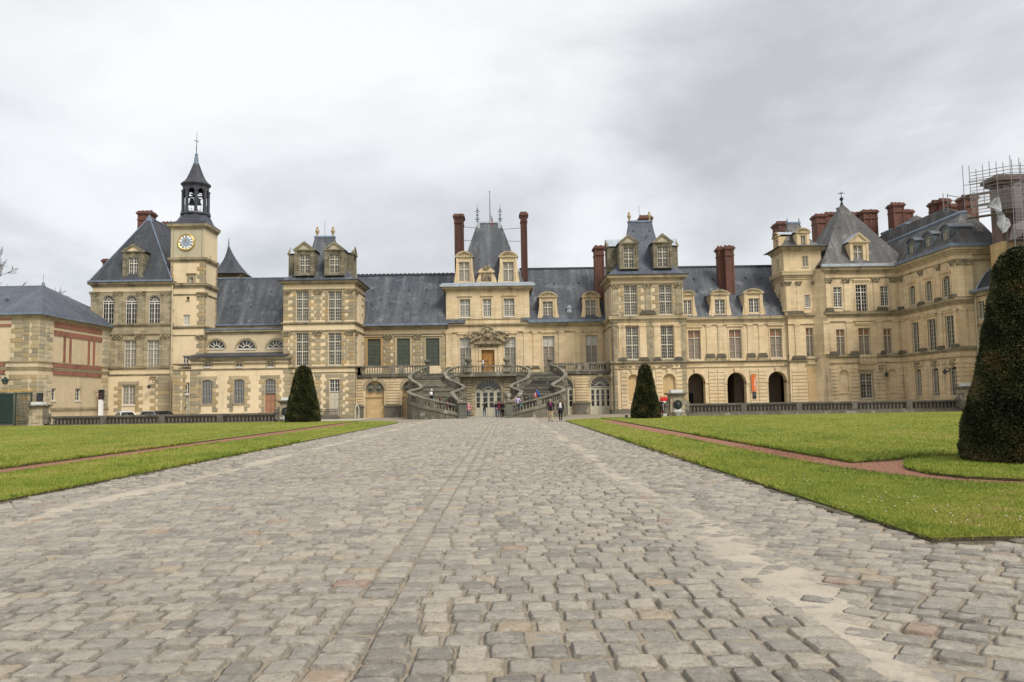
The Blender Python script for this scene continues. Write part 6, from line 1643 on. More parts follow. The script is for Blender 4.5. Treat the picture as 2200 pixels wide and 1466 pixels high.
b = MB(); b.box(xa, xb_, D + .5, 97.9, 0, TERR - .45); b.build('backing', M['void'], st)
def big_door():
    a, c, e_, f = od[:4]; zt = s.Z(1135, 548); zp = s.Z(1135, 682); rec = .4; w = c - a
    window(st, T, (a, c, zt + .02, f, 'round'), fm='door_grey', gm='glass_dark', vt=(), fan=10, rec=rec - .06, border=.12, tn=.05, name='fanlight', sill=False)
    fr = MB(T); d0, d1 = -rec, -rec + .1; fr.box(a, c, d0, d1, 0, zp)
    for u, h in ((a, .15), (s.X(1080, 620), .2), (s.X(1135, 620), .12), (s.X(1188, 620), .2), (c, .15)): fr.box(max(a, u - h), min(c, u + h), d0, d1 + .04, 0, zt)
    fr.box(a, c, d0, d1 + .03, zt - .14, zt + .04)
    for y in (598, 640): z = s.Z(1135, y); fr.box(a, c, d0, d1 - .02, z - .04, z + .04)
    d_ = fr.build('door', M['door_grey'], st)
    g_ = MB(T); g_.face([(a, d0 + .02, zp), (c, d0 + .02, zp), (c, d0 + .02, zt), (a, d0 + .02, zt)]); g_.build('pane', M['glass_dark'], d_)
big_door()
pts = arc(od[0] - .3, od[1] + .3, od[3] + .3, 'round', 16); pin = arc(od[0], od[1], od[3], 'round', 16); b = MB(T)
for (p0, p1), (q0, q1) in zip(zip(pts, pts[1:]), zip(pin, pin[1:])): b.prism([p0, p1, q1, q0], -.1, .07)
b.build('archivolt', M['stone_trim'], st)
for a, c in ((958, 1010), (1252, 1308)): courses(st, T, s.X(a, 600), s.X(c, 600), 0.1, zl_ - 1.4, 14, 'stone_grey', .14)
# ------------------------------------------------------------------ pavilion with two dormers, right
D = 96.5; s = Sec(zF, D); T = front(D)
x0, x1 = s.X(592, 900), s.X(1078, 900); yb = 103.6
zz = lambda y: s.Z(810, y)
ze = zz(497); z2 = zz(768); z1_ = zz(1065)
xu0, xu1 = s.X(592, 650), s.X(1063, 650)
pr = thing('bluish_roof_pavilion', 'tall pavilion with two stone dormers and blind pointed niches, right of the stairs', 'building', ((x0 + x1) / 2, D, 0))
up = [s.R(674, 558, 761, 756), s.R(903, 555, 990, 750)]; mi_ = [s.R(685, 830, 771, 1046), s.R(916, 826, 1001, 1041)]
ni = [s.R(704, 1145, 772, 1345), s.R(932, 1140, 1013, 1345)]; ni = [(o[0], o[1], 1.5, o[3], .38) for o in ni]
b = MB(T); wall(b, xu0, xu1, z2, ze, up, .35); b.build('wall', M['plaster'], pr)
b = MB(T); wall(b, x0, x1, z1_, z2, mi_, .35); wall(b, x0, x1, -.1, z1_, ni, .3); b.build('wall', M['stone_clean'], pr)
core(pr, xu0, xu1, D, yb, z2, ze, 'stone_clean'); core(pr, x0, x1, D, yb, -.1, z2, 'stone_clean')
for o in ni:
    b = MB(T); b.box(o[0], o[1], -.32, -.25, o[2], o[3]); b.build('niche_back', M['niche_ochre'], pr)
for o in ni:
    b = MB(T); pts = arc(o[0] - .22, o[1] + .22, o[3] + .25, .38, 12); pin = arc(o[0], o[1], o[3], .38, 12)
    for (p0, p1), (q0, q1) in zip(zip(pts, pts[1:]), zip(pin, pin[1:])): b.prism([p0, p1, q1, q0], -.1, .06)
    uc = (o[0] + o[1]) / 2; b.prism([(uc - .18, o[3]), (uc + .18, o[3]), (uc + .3, o[3] + .6), (uc - .3, o[3] + .6)], -.1, .16); b.box(o[0] - .1, o[1] + .1, -.2, .08, o[2] - .15, o[2]); b.build('niche_arch', M['stone_clean'], pr)
for i, o in enumerate(up + mi_): window(pr, T, o, **{**CROSS3, 'gm': 'glass_dark' if i == 3 else 'glass_mid'})
for o in up:
    for u, sd_ in ((o[0], -1), (o[1], 1)): quoins(pr, T, u, o[2] - .2, o[3] + .15, sd_, 'quoin', .5, .78, .42, first=0)
xm = s.X(832, 650)
for u in (xu0 + .5, xm, xu1 - .5): pilaster(pr, T, u - .38, u + .38, z2 + .3, zz(552), .12, 'stone_grey', cap=zz(552) - zz(585))
for a, c in ((640, 678), (778, 818), (872, 910), (1006, 1048)): pilaster(pr, T, s.X(a, 940), s.X(c, 940), z1_ + .45, zz(822), .1); 
for a in (612, 845, 1064): pilaster(pr, T, s.X(a, 940) - .35, s.X(a, 940) + .35, z1_ + .1, zz(790), .05, 'stone_grey', base=False)
def capblock(parent, T, u0, u1, z0, z1, d1, sl=.2):
    b = MB(T); b.prism([(u0, z0), (u1, z0), (u1 - sl, z1), (u0 + sl, z1)], .02, d1); return b.build('pedestal_cap', M['cap_grime'], parent)
for a, c in ((640, 690), (775, 835), (872, 915), (1006, 1055)): capblock(pr, T, s.X(a, 1042) - .1, s.X(c, 1042) + .1, z1_ + .2, z1_ + .6, .36)
capblock(pr, T, s.X(775, 745), s.X(885, 745), z2 + .3, z2 + .8, .3, .3)
for a, c in ((655, 700), (776, 800), (884, 928), (1016, 1058)): courses(pr, T, s.X(a, 1220), s.X(c, 1220), .55, z1_ - .85, 10, 'stone_clean', .09)
for a in (612, 845, 1068): u = s.X(a, 1220); quoins(pr, T, u, 0, z1_ - .2, 0, 'quoin', .5, .85, .8)
fp, fpu = (x0, x1, D, yb), (xu0, xu1, D, yb)
cornice(pr, fpu, zz(528), ze + .05, .55, 'stone_mould'); cornice(pr, fpu, zz(556), zz(544), .16, 'stone_grey', 'string_course')
cornice(pr, fp, zz(800), zz(762), .32, 'stone_mould', 'string_course'); cornice(pr, fp, zz(830), zz(820), .14, 'stone_mould', 'string_course')
cornice(pr, fp, zz(1078), zz(1056), .3, 'stone_grey', 'string_course'); cornice(pr, fp, zz(1112), zz(1104), .14, 'stone_mould', 'string_course')
moulding(pr, 'plinth', fp, [(0, .55, .15)], 'stone_dark')
b = MB(T)
for k in range(40): u = x0 + .4 + (x1 - x0 - .8) * rnd.random(); b.sphere((u, .04, zz(1092) + rnd.uniform(-.18, .18)), rnd.uniform(.08, .16), 5, 4)
b.build('carved_frieze', M['stone_trim'], pr)
YR = 100.1
tz = at(*zF(778, 143), YR)[1]; tx0, tx1 = at(*zF(703, 146), YR)[0], at(*zF(854, 146), YR)[0]
bell_roof(pr, xu0 - .1, xu1 + .1, D - .1, yb + .1, ze + .05, tz, tx0, tx1, YR - .25, YR + .25, 'slate_blue', .55, .95)
b = MB(); b.box(xu0 - .66, xu1 + .66, D - .66, yb, ze + .06, ze + .16); b.build('gutter', M['lead_dark'], pr)
for xq, yq in ((707, 75), (840, 72)): ux = at(*zF(xq, 100), YR)[0]; urn(pr, ux, YR, tz + .1, at(*zF(xq, yq), YR)[1] - tz - .1, 'gilt_stone')
chim_px(pr, zF, 780, 104, 856, 140, 101.5, 1.2, pots=4)
b = MB(); xq = at(*zF(773, 90), YR)[0]; b.tube([(xq, YR, tz), (xq, YR, at(*zF(773, 38), YR)[1])], .025, 4); b.build('lightning_rod', M['iron'], pr)
sd = Sec(zF, D + .05); TD = front(D + .05)
dormer(pr, TD, sd.X(645, 370), sd.X(768, 370), sd.Z(706, 452), sd.Z(706, 288), sd.Z(703, 225), 3.0, sd.R(671, 306, 740, 446), 'tri', 'stone_dormer', DST)
dormer(pr, TD, sd.X(868, 370), sd.X(990, 370), sd.Z(928, 446), sd.Z(928, 283), sd.Z(928, 219), 3.0, sd.R(893, 301, 962, 440), 'tri', 'stone_dormer', DST)
zA_, zB_, zP_ = sd.Z(928, 446), sd.Z(928, 283), sd.Z(928, 219); wzs = (sd.Z(928, 440), sd.Z(928, 301))
for TT_ in (facing_left(xu0 + .05), facing_right(xu1 - .05)): dormer(pr, TT_, YR - 1.15, YR + 1.15, zA_, zB_, zP_, 3.0, (YR - .6, YR + .6, *wzs), 'tri', 'stone_dormer', DST)
vents(pr, [(at(*zF(x, 205), 98.9)[0], 98.75, at(*zF(x, 205), 98.9)[1] - .1) for x in (733, 840)])
TL = facing_left(x0)
for za, zb_ in ((up[0][2], up[0][3]), (mi_[0][2], mi_[0][3])): window(pr, facing_left((xu0 if za > z2 else x0) - .27), (D + 2.2, D + 3.6, za, zb_), **{**CROSS3, 'gm': 'glass_mid'})
downpipe(pr, s.X(600, 900), D - .18, 0, z2, 'stone_dark')

# ------------------------------------------------------------------ arcade gallery
D = 97.3; s = Sec(zG, D); T = front(D)
x0, x1 = Sec(zF, D).X(1078, 900) - .1, s.X(800, 950)
zz = lambda y: s.Z(430, y)
zc = zz(768); zs1 = zz(1058)
ag = thing('arcade_gallery', 'long gallery with three dark open arches below tall blinded windows', 'building', ((x0 + x1) / 2, D, 0))
fw = [s.R(118, 855, 200, 1046), s.R(387, 850, 468, 1041), s.R(655, 843, 734, 1034)]
ar = [s.R(120, 1137, 231, 1345), s.R(375, 1131, 501, 1345), s.R(645, 1124, 767, 1345)]; ar = [(o[0], o[1], 0, o[3], 'round') for o in ar]
ar[0] = (ar[1][0] - (ar[2][0] - ar[1][0]) + .25, ar[0][1], 0, ar[0][3], 'round')
b = MB(T); wall(b, x0, x1, zs1, zc, fw, .35); wall(b, x0, x1, -.1, zs1, ar, 1.1); b.build('wall', M['stone_clean'], ag)
core(ag, x0, x1, D + .36, 112, zs1, zc, 'stone_clean')
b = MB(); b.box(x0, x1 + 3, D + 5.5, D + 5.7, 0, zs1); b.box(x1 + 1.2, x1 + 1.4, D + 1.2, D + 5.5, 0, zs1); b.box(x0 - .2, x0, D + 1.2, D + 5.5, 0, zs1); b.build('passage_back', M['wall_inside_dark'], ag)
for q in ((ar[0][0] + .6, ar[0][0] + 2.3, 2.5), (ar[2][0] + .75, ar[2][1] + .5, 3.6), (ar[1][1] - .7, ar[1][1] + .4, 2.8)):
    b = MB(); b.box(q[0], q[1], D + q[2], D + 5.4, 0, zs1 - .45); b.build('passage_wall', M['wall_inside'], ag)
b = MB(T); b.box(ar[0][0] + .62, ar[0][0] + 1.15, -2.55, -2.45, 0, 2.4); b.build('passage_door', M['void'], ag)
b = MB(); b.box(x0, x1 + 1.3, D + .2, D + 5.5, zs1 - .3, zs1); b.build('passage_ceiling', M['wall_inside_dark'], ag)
for o in fw:
    window(ag, T, o, **BLIND); surround(ag, T, (o[0], o[1], o[2], o[3]), .14, .05, 'stone_clean', .42)
    bb = MB(T); u0, u1 = o[0] - .1, o[1] + .35; bb.box(u0, u1, -.02, .32, zs1 + .04, zs1 + .16); bb.box(u0, u1, 0, .34, o[2] - .26, o[2] - .1); bb.build('balcony_rail', M['stone_clean'], ag)
    me = baluster_mesh('stone_clean', o[2] - .26 - zs1 - .16, .11, 6); n = 8
    for k in range(n): inst('baluster', me, ag, T(u0 + (u1 - u0) * (k + .5) / n, .17, zs1 + .16))
for o in ar:
    pts = arc(o[0] - .32, o[1] + .32, o[3] + .32, 'round', 16); pin = arc(o[0], o[1], o[3], 'round', 16); b = MB(T)
    for (p0, p1), (q0, q1) in zip(zip(pts, pts[1:]), zip(pin, pin[1:])): b.prism([p0, p1, q1, q0], -.1, .05)
    sp = o[3] - (o[1] - o[0]) / 2
    b.box(o[0] - .4, o[0] + .0, -.9, .1, sp - .2, sp); b.box(o[1], o[1] + .4, -.9, .1, sp - .2, sp)
    uc = (o[0] + o[1]) / 2; b.prism([(uc - .2, o[3]), (uc + .2, o[3]), (uc + .32, o[3] + .55), (uc - .32, o[3] + .55)], -.1, .2); b.build('archivolt', M['stone_clean'], ag)
for a, c in ((252, 305), (310, 362), (522, 574), (580, 632), (792, 905)): courses(ag, T, s.X(a, 1220), s.X(c, 1220), .5, zz(1108), 11, 'stone_clean', .09)
for a, c in ((238, 270), (314, 345), (508, 540), (582, 614), (775, 805), (845, 876)): pilaster(ag, T, s.X(a, 930), s.X(c, 930), zs1 + .85, zz(815), .1)
for a, c in ((236, 290), (310, 362), (508, 556), (582, 634), (775, 830), (840, 900)):
    u0, u1 = s.X(a, 1040) - .05, s.X(c, 1040) + .05; b2 = MB(T); b2.box(u0, u1, -.02, .25, zs1 + .02, zs1 + .5); b2.build('pedestal', M['stone_trim'], ag); capblock(ag, T, u0 - .05, u1 + .05, zs1 + .5, zs1 + .95, .34)
fp = (x0, x1, D, 112)
cornice(ag, fp, zz(800), zc + .05, .36, 'stone_mould'); cornice(ag, fp, zz(822), zz(814), .14, 'stone_mould', 'string_course')
cornice(ag, fp, zz(1066), zz(1050), .26, 'stone_grey', 'string_course'); cornice(ag, fp, zz(1098), zz(1092), .12, 'stone_mould', 'string_course')
moulding(ag, 'plinth', (x0, x1, D + .0, D + .3), [(-.05, .12, .2)], 'stone_dark')
zr = at(*zG(400, 440), 104.6)[1]; xl, xr = x0 - 1.2, s.X(672, 600) + 3
prof = [(D - .1, zc + .06), (D + .9, zc + 1.3), (104.6, zr)]
b = MB()
for (a, za), (c, zc_) in zip(prof, prof[1:]): b.face([(xl, a, za), (xr, a, za), (xr, c, zc_), (xl, c, zc_)])
b.face([(xl, 104.6, zr), (xr, 104.6, zr), (xr, 112, zc), (xl, 112, zc)]); b.build('roof', M['slate'], ag)
b = MB(); b.box(xl, xr, 104.45, 104.75, zr - .05, zr + .2); b.build('ridge_lead', M['lead_dark'], ag)
SD = D + .1; sd = Sec(zG, SD)
for a, c, w0, w1, y0_, yt, yp in ((72, 158, 88, 142, 655, 625, 592), (268, 385, 293, 361, 652, 622, 588), (488, 607, 516, 584, 645, 614, 580)):
    dormer(ag, front(SD), sd.X(a, 700), sd.X(c, 700), zc + .08, sd.Z((a + c) / 2, yt), sd.Z((a + c) / 2, yp), 2.4, sd.R(w0, y0_, w1, y0_ + 94), 'seg', 'stone_clean', dict(gm='glass_mid', vt=(.5,), vn=(.25, .75), hn=(.25, .5, .75), bt=.12), scroll=True, tymp='stone_clean', roofm='slate')
chim_px(ag, zG, 318, 308, 356, 590, 101.2, 1.2, pots=2); chim_px(ag, zG, 364, 300, 420, 590, 100.2, 1.8, pots=2)
vents(ag, [on_slope(*zG(x, y), prof[1][1], prof[1][0], zr, 104.6) for x, y in ((158, 524), (282, 524), (497, 516), (598, 515), (175, 600), (625, 585))])

# ------------------------------------------------------------------ square turret
D = 96.9; s = Sec(zG, D); T = front(D)
x0, x1 = s.X(752, 600), s.X(1000, 600); yb = D + 4.4
zz = lambda y: s.Z(850, y)
zlow = zz(752); zmid = zz(490); zt = zz(312)
tt = thing('square_turret', 'slender square turret with a small curved slate roof and two rounded dormers', 'tower', ((x0 + x1) / 2, D, 0))
w2 = s.R(882, 622, 918, 705); w3 = s.R(866, 366, 905, 437); w1 = s.R(892, 838, 943, 1028)
xw = s.X(778, 950)
b = MB(T); wall(b, x0, x1, zlow, zt, [w2, w3], .25); wall(b, xw, x1 + .5, zz(1058), zlow, [w1], .3); wall(b, xw, x1 + .5, -.1, zz(1058), [], .3)
b.T = facing_left(x0); sl = [(D + 1.6, D + 2.6, w2[2] - .3, w2[3] + .3), (D + 1.7, D + 2.5, w3[2], w3[3])]; wall(b, D, yb, zlow, zt, sl, .25); b.T = None
b.face([(x0, yb, zlow), (x1, yb, zlow), (x1, yb, zt), (x0, yb, zt)]); b.face([(x1, D, zlow), (x1, yb, zlow), (x1, yb, zt), (x1, D, zt)]); b.face([(x0, D, zt), (x1, D, zt), (x1, yb, zt), (x0, yb, zt)]); b.build('wall', M['stone_clean'], tt)
window(tt, T, w2, gm='glass_dark', vt=(), vn=(.25, .5, .75), hn=(.17, .33, .5, .67, .83), border=.06, tn=.05, rec=.2)
window(tt, T, w3, fm='cream_paint', gm='glass_taupe', vt=(.5,), hn=(.33, .66), rec=.15); window(tt, T, w1, **{**BLIND, 'bt': .1})
window(tt, facing_left(x0), sl[0], fm='cream_paint', gm='glass_taupe', vt=(.5,), rec=.15); window(tt, facing_left(x0), sl[1], fm='cream_paint', gm='glass_taupe', vt=(.5,), rec=.15)
fp = (x0, x1, D, yb)
cornice(tt, fp, zz(338), zt + .05, .42, 'stone_mould'); cornice(tt, fp, zz(520), zz(468), .38, 'stone_mould', 'string_course'); cornice(tt, (xw, x1 + .2, D, yb), zz(775), zz(742), .36, 'stone_mould', 'string_course'); cornice(tt, (xw, x1 + .4, D, D + 2), zz(1066), zz(1048), .26, 'stone_grey', 'string_course')
cornice(tt, (xw, x1 + .4, D, D + 2), zz(820), zz(812), .14, 'stone_mould', 'string_course')
for a, c in ((765, 796), (942, 968)): pilaster(tt, T, s.X(a, 640) - .1, s.X(c, 640) - .1, zlow + .4, zz(535), .1, cap=zz(535) - zz(565))
pilaster(tt, T, s.X(845, 640) - .25, s.X(845, 640) + .25, zlow + .4, zz(535), .06, cap=zz(535) - zz(565))
pilaster(tt, facing_left(x0), D + .15, D + .85, zlow + .4, zz(535), .1, cap=zz(535) - zz(565)); pilaster(tt, facing_left(x0), yb - .85, yb - .15, zlow + .4, zz(535), .1, cap=zz(535) - zz(565))
for a, c in ((820, 850), (955, 985)): pilaster(tt, T, s.X(a, 930), s.X(c, 930), zz(1030), zz(815), .1)
for a, c, z in ((765, 880, zz(738)), (968, 1050, zz(738)), (785, 880, zz(1030)), (955, 1025, zz(1030))): capblock(tt, T, s.X(a, 800), s.X(c, 800), z - .25, z + .15, .4)
bb = MB(T); bb.box(w1[0] - .1, w1[1] + .2, -.02, .3, zz(1078), zz(1070)); bb.box(w1[0] - .1, w1[1] + .2, -.02, .32, w1[2] - .26, w1[2] - .1); bb.build('balcony_rail', M['stone_clean'], tt)
for k in range(5): inst('baluster', baluster_mesh('stone_clean', .8, .11, 6), tt, T(w1[0] + (w1[1] - w1[0]) * (k + .5) / 5, .15, zz(1072)))
b = MB(T); b.box(s.X(905, 1200), s.X(965, 1200), -.05, .05, .4, zz(1100)); b.build('blind_panel', M['niche_ochre'], tt)
courses(tt, T, s.X(968, 1200), s.X(1035, 1200), .5, zz(1108), 11, 'stone_clean', .09); courses(tt, T, xw + .2, s.X(900, 1200), .5, zz(1108), 11, 'stone_clean', .09)
YR = D + 2.3; tz = at(*zG(806, 152), YR)[1]; tx0, tx1 = at(*zG(768, 155), YR)[0], at(*zG(845, 155), YR)[0]
bell_roof(tt, x0 - .1, x1 + .1, D - .1, yb + .1, zt + .05, tz, tx0, tx1, YR - .2, YR + .2, 'slate_brown', .75, .5)
for u in (tx0, tx1): b = MB(); b.lathe((u, YR, tz), [(.14, 0), (.12, .15), (.02, .7)], 6); b.build('finial', M['lead'], tt)
sd = Sec(zG, D - .02)
RS = dict(fm='cream_paint', gm='glass_blind', vt=(.5,), bt=.08, border=.06)
dormer(tt, front(D - .02), sd.X(830, 260), sd.X(912, 260), zt + .06, sd.Z(871, 218), sd.Z(871, 182), 2.4, sd.R(857, 234, 888, 297), 'seg', 'stone_clean', RS, tymp='stone_clean', roofm='lead_pale')
zA_, zB_, zP_ = zt + .06, sd.Z(871, 222), sd.Z(871, 186); dormer(tt, facing_left(x0 + .02), YR - 1.0, YR + 1.0, zA_, zB_, zP_, 2.2, (YR - .45, YR + .45, zA_ + .3, zB_ - .25), 'seg', 'stone_clean', RS, tymp='stone_clean', roofm='lead_pale')
chim_px(tt, zG, 712, 138, 768, 225, 101.0, 2.4, pots=2)

# ------------------------------------------------------------------ corner pavilion, right
D = 95.6; s = Sec(zH, D); T = front(D)
x0, x1 = s.X(150, 760), s.X(552, 760)
zz = lambda y: s.Z(350, y)
ze = zz(600); z2 = zz(862); z1_ = zz(1112); yb = 108
WXR = s.X(578, 1000)                   # plane of the side wing that comes towards the viewer
kp = thing('corner_pavilion', 'corner pavilion with a tall pyramid slate roof and one gabled stone dormer', 'building', ((x0 + x1) / 2, D, 0))
up = [s.R(190, 710, 238, 826), s.R(316, 697, 383, 851), s.R(459, 705, 506, 819)]
mi_ = [s.R(206, 953, 255, 1103), s.R(332, 945, 400, 1101), s.R(478, 948, 526, 1095)]
gw = [s.R(344, 1207, 414, 1348)]; ni = [s.R(222, 1185, 279, 1312) + ('round',), s.R(495, 1182, 553, 1308) + ('round',)]
b = MB(T); wall(b, x0, WXR, z2, ze, up, .3); wall(b, x0, WXR, z1_, z2, mi_, .3); wall(b, x0, WXR, -.1, z1_, gw + ni, .3)
xl_ = s.X(95, 900)                      # canted link to the turret
b.T = None; b.face([(x0, D, -.1), (xl_, D + 1.35, -.1), (xl_, D + 1.35, ze), (x0, D, ze)]); b.build('wall', M['stone_clean'], kp)
core(kp, x0 - .02, WXR, D + .33, yb, 0, ze, 'stone_clean')
for o in ni:
    b = MB(T); b.box(o[0], o[1], -.32, -.25, o[2], o[3]); b.build('niche_back', M['stone_clean'], kp)
for o in up: window(kp, T, o, gm='glass_dark', vt=(.5,), ht=(.72,), vn=(.25, .75), hn=(.14, .29, .43, .57, .86), rec=.25, bt=.1)
for o in mi_: window(kp, T, o, **{**BLIND, 'gm': 'glass_taupe'})
for o in gw: window(kp, T, o, fm='cream_paint', gm='glass_mid', vt=(.5,), ht=(.72,), vn=(.25, .75), hn=(.14, .29, .43, .57, .86))
for o in (up[1], mi_[1]): surround(kp, T, o, .18, .05, 'stone_clean', .5)
for o in gw: surround(kp, T, o, .2, .05, 'stone_trim', .3)
for o in ni:
    b = MB(T); b.box(o[0] - .2, o[1] + .2, -.1, .12, o[2] - .2, o[2]); uc = (o[0] + o[1]) / 2; b.prism([(uc - .18, o[3]), (uc + .18, o[3]), (uc + .3, o[3] + .5), (uc - .3, o[3] + .5)], -.1, .16); b.build('niche_sill', M['stone_clean'], kp)
for a in (160, 263, 432, 530): u = s.X(a, 750); pilaster(kp, T, u - .33, u + .33, z2 + .35, zz(662), .1, cap=zz(662) - zz(690))
for a in (148, 280, 452, 545): u = s.X(a, 1000); pilaster(kp, T, u - .36, u + .36, z1_ + .4, zz(905), .1)
for a, c in ((172, 218), (284, 340), (418, 490), (556, 588)): courses(kp, T, s.X(a, 1250), s.X(c, 1250), .5, zz(1160), 11, 'stone_clean', .09)
quoins(kp, T, x0, 0, zz(1150), 1, 'quoin', .5, .55, .5)
fp = (x0, WXR, D, 100)
for a, c, z in ((140, 190, z2), (430, 500, z2), (150, 205, z1_), (268, 325, z1_), (440, 475, z1_), (540, 575, z1_)): capblock(kp, T, s.X(a, 900), s.X(c, 900), z + .22, z + .7, .4)
cornice(kp, fp, zz(632), ze + .05, .5, 'stone_mould'); cornice(kp, fp, zz(662), zz(655), .14, 'stone_mould', 'string_course')
cornice(kp, fp, zz(882), zz(850), .36, 'stone_trim', 'string_course'); cornice(kp, fp, zz(912), zz(904), .14, 'stone_mould', 'string_course')
cornice(kp, fp, zz(1118), zz(1100), .32, 'stone_grey', 'string_course'); cornice(kp, fp, zz(1150), zz(1142), .14, 'stone_mould', 'string_course'); moulding(kp, 'plinth', fp, [(0, .5, .14)], 'stone_dark')
bb = MB(T); o = mi_[1]; bb.box(o[0] - .15, o[1] + .55, -.02, .3, z1_ - .9, z1_ - .78); bb.box(o[0] - .15, o[1] + .55, -.02, .36, z1_ + .1, z1_ + .24); bb.build('balcony_rail', M['stone_clean'], kp)
for k in range(10): inst('baluster', baluster_mesh('stone_clean', .86, .1, 6), kp, T(o[0] - .1 + (o[1] - o[0] + .6) * (k + .5) / 10, .36, z1_ - .78))
b = MB(); b.box(x0 - .7, WXR, D - .68, D - .3, ze + .06, ze + .4); b.build('gutter', M['lead_pale'], kp)
YA = 101.5; ap = at(*zH(235, 232), YA); xr0, xr1 = s.X(118, 580), s.X(560, 575)
b = MB(); n = 10
base = [(xr0, D + .0), (xr1 + 1.5, D + .0), (xr1 + 1.5, 107), (xr0, 107)]
L = []
for t in (0, .06, .15, .3, .5, .75, 1):
    fl = .55 * max(0, 1 - t / .25) ** 2 - .0
    L.append([(ap[0] + (x - ap[0]) * (1 - t) * (1 - .02 * math.sin(math.pi * t)) + (-fl if x < ap[0] else fl) * .4, YA + (y - YA) * (1 - t) - (fl * .5 if y < YA else -fl * .5), ze + .35 + (ap[1] - ze - .35) * t) for x, y in base])
b.rings(L); b.build('roof', M['slate_brown'], kp)
b = MB(); b.tube([(ap[0], YA, ap[1] - .3), (ap[0], YA, ap[1] + .3), (ap[0], YA, at(*zH(232, 165), YA)[1])], [.25, .06, .03], 6); b.sphere((ap[0], YA, at(*zH(233, 208), YA)[1]), .26, 8, 6)
zf = at(*zH(233, 175), YA)[1]; b.tube([(ap[0] - .45, YA, zf), (ap[0] + .45, YA, zf)], .04, 4); b.tube([(ap[0], YA - .45, zf), (ap[0], YA + .45, zf)], .04, 4); b.build('finial', M['iron'], kp)
sd = Sec(zH, D + .25)
dormer(kp, front(D + .25), sd.X(284, 520), sd.X(388, 520), ze + .35, sd.Z(335, 458), sd.Z(333, 398), 3.4, sd.R(303, 472, 358, 582), 'tri', 'stone_clean', dict(fm='cream_paint', gm='glass_blind', vt=(.5,), ht=(.66,), hn=(.33,), bt=.12), roofm='lead_pale', tymp='stone_clean', over=.2)
for xa, ya, xb2, yb2, Dc in ((92, 292, 150, 435, 108), (150, 282, 206, 420, 108.5), (298, 282, 360, 380, 109), (362, 268, 442, 415, 107)): chim_px(kp, zH, xa, ya, xb2, yb2, Dc, 1.8, pots=2)
vents(kp, [(at(*zH(x, y), 99)[0], d_ - .15, at(*zH(x, y), d_)[1]) for x, y, d_ in ((185, 378, 99.1), (225, 378, 99.2), (235, 468, 97.6), (338, 382, 99.2), (243, 268, 100.8))])

# ------------------------------------------------------------------ side wing towards the viewer
TW = facing_left(WXR)
def ywz(x, y): return atX(*zH(x, y), WXR)
wyA = D; wyB = ywz(908, 1012)[0]
zq = lambda x, y: ywz(x, y)[1]
sw_ = thing('side_wing', 'wing of three window bays with lead dormers in its mansard roof, at right', 'building', (WXR, (wyA + wyB) / 2, 0))
def wr(x0_, y0_, x1_, y1_, *a): 
    ya, yb_ = ywz(x0_, (y0_ + y1_) / 2)[0], ywz(x1_, (y0_ + y1_) / 2)[0]
    return (min(ya, yb_), max(ya, yb_), zq((x0_ + x1_) / 2, y1_), zq((x0_ + x1_) / 2, y0_), *a)
bays = [(624, 657), (717, 752), (812, 857)]
u_ = [wr(622, 703, 657, 815, .2), wr(715, 676, 753, 793, .2), wr(811, 645, 858, 768, .2)]
m_ = [wr(640, 912, 680, 1087), wr(731, 893, 778, 1075), wr(832, 872, 882, 1062)]
g__ = [wr(662, 1180, 694, 1338, .2), wr(756, 1172, 794, 1337, .2), wr(858, 1165, 904, 1336, .2)]
def lev(ops_): return sum(o[2] for o in ops_) / 3, sum(o[3] for o in ops_) / 3
for l_ in (u_, m_, g__):
    lo_, hi_ = lev(l_)
    for i in range(3): l_[i] = (l_[i][0], l_[i][1], lo_, hi_, *l_[i][4:])
zwe = ze
b = MB(TW); wall(b, wyB, wyA, z2, zwe, u_, .3); wall(b, wyB, wyA, z1_, z2, m_, .3); wall(b, wyB, wyA, -.1, z1_, g__, .3)
xe = WXR + 13; XW2 = at(2092, 600, wyB)[0]; b.T = front(wyB); wall(b, WXR, XW2, -.1, zwe, [], .3); b.T = None; b.face([(XW2, wyB, -.1), (XW2, wyB + .7, -.1), (XW2, wyB + .7, zwe), (XW2, wyB, zwe)]); b.T = front(wyB + .7); wall(b, XW2, xe, -.1, zwe, [], .3); b.build('wall', M['stone_clean'], sw_)
TF = front(wyB)
for a, c in ((WXR + .15, WXR + .85), (XW2 - .85, XW2 - .15)):
    pilaster(sw_, TF, a, c, z2 + .35, zz(662), .1, cap=.62); pilaster(sw_, TF, a, c, z1_ + .4, zz(905), .1); courses(sw_, TF, a - .1, c + .1, .5, zz(1160), 11, 'stone_clean', .09)
b = MB(); b.box(WXR + .35, xe, wyB + .3, 112, 0, zwe - .02); b.build('inner_wall', M['stone_clean'], sw_)
WS = dict(fm='cream_paint', gm='glass_dark', vt=(.5,), vn=(.25, .75), hn=(.14, .29, .43, .57, .71, .86), bt=.1, rec=.2)
for o in u_ + m_ + g__: window(sw_, TW, o, **WS); surround(sw_, TW, o[:4], .16, .05, 'stone_clean', .3)
ped = [(wyB + .4, .55), ((g__[2][1] + g__[1][0]) / 2, .6), ((g__[1][1] + g__[0][0]) / 2, .6), (wyA - .6, .6)]
for yc, w_ in ped:
    pilaster(sw_, TW, yc - w_ / 2, yc + w_ / 2, z2 + .35, zz(662), .1, cap=.62); pilaster(sw_, TW, yc - w_ / 2, yc + w_ / 2, z1_ + .4, zz(905), .1)
    courses(sw_, TW, yc - min(w_ * .8, .38), yc + min(w_ * .8, .38), .5, zz(1160), 11, 'stone_clean', .09)
    for z in (z2, z1_): capblock(sw_, TW, yc - .55, yc + .55, z + .22, z + .65, .42, .15)
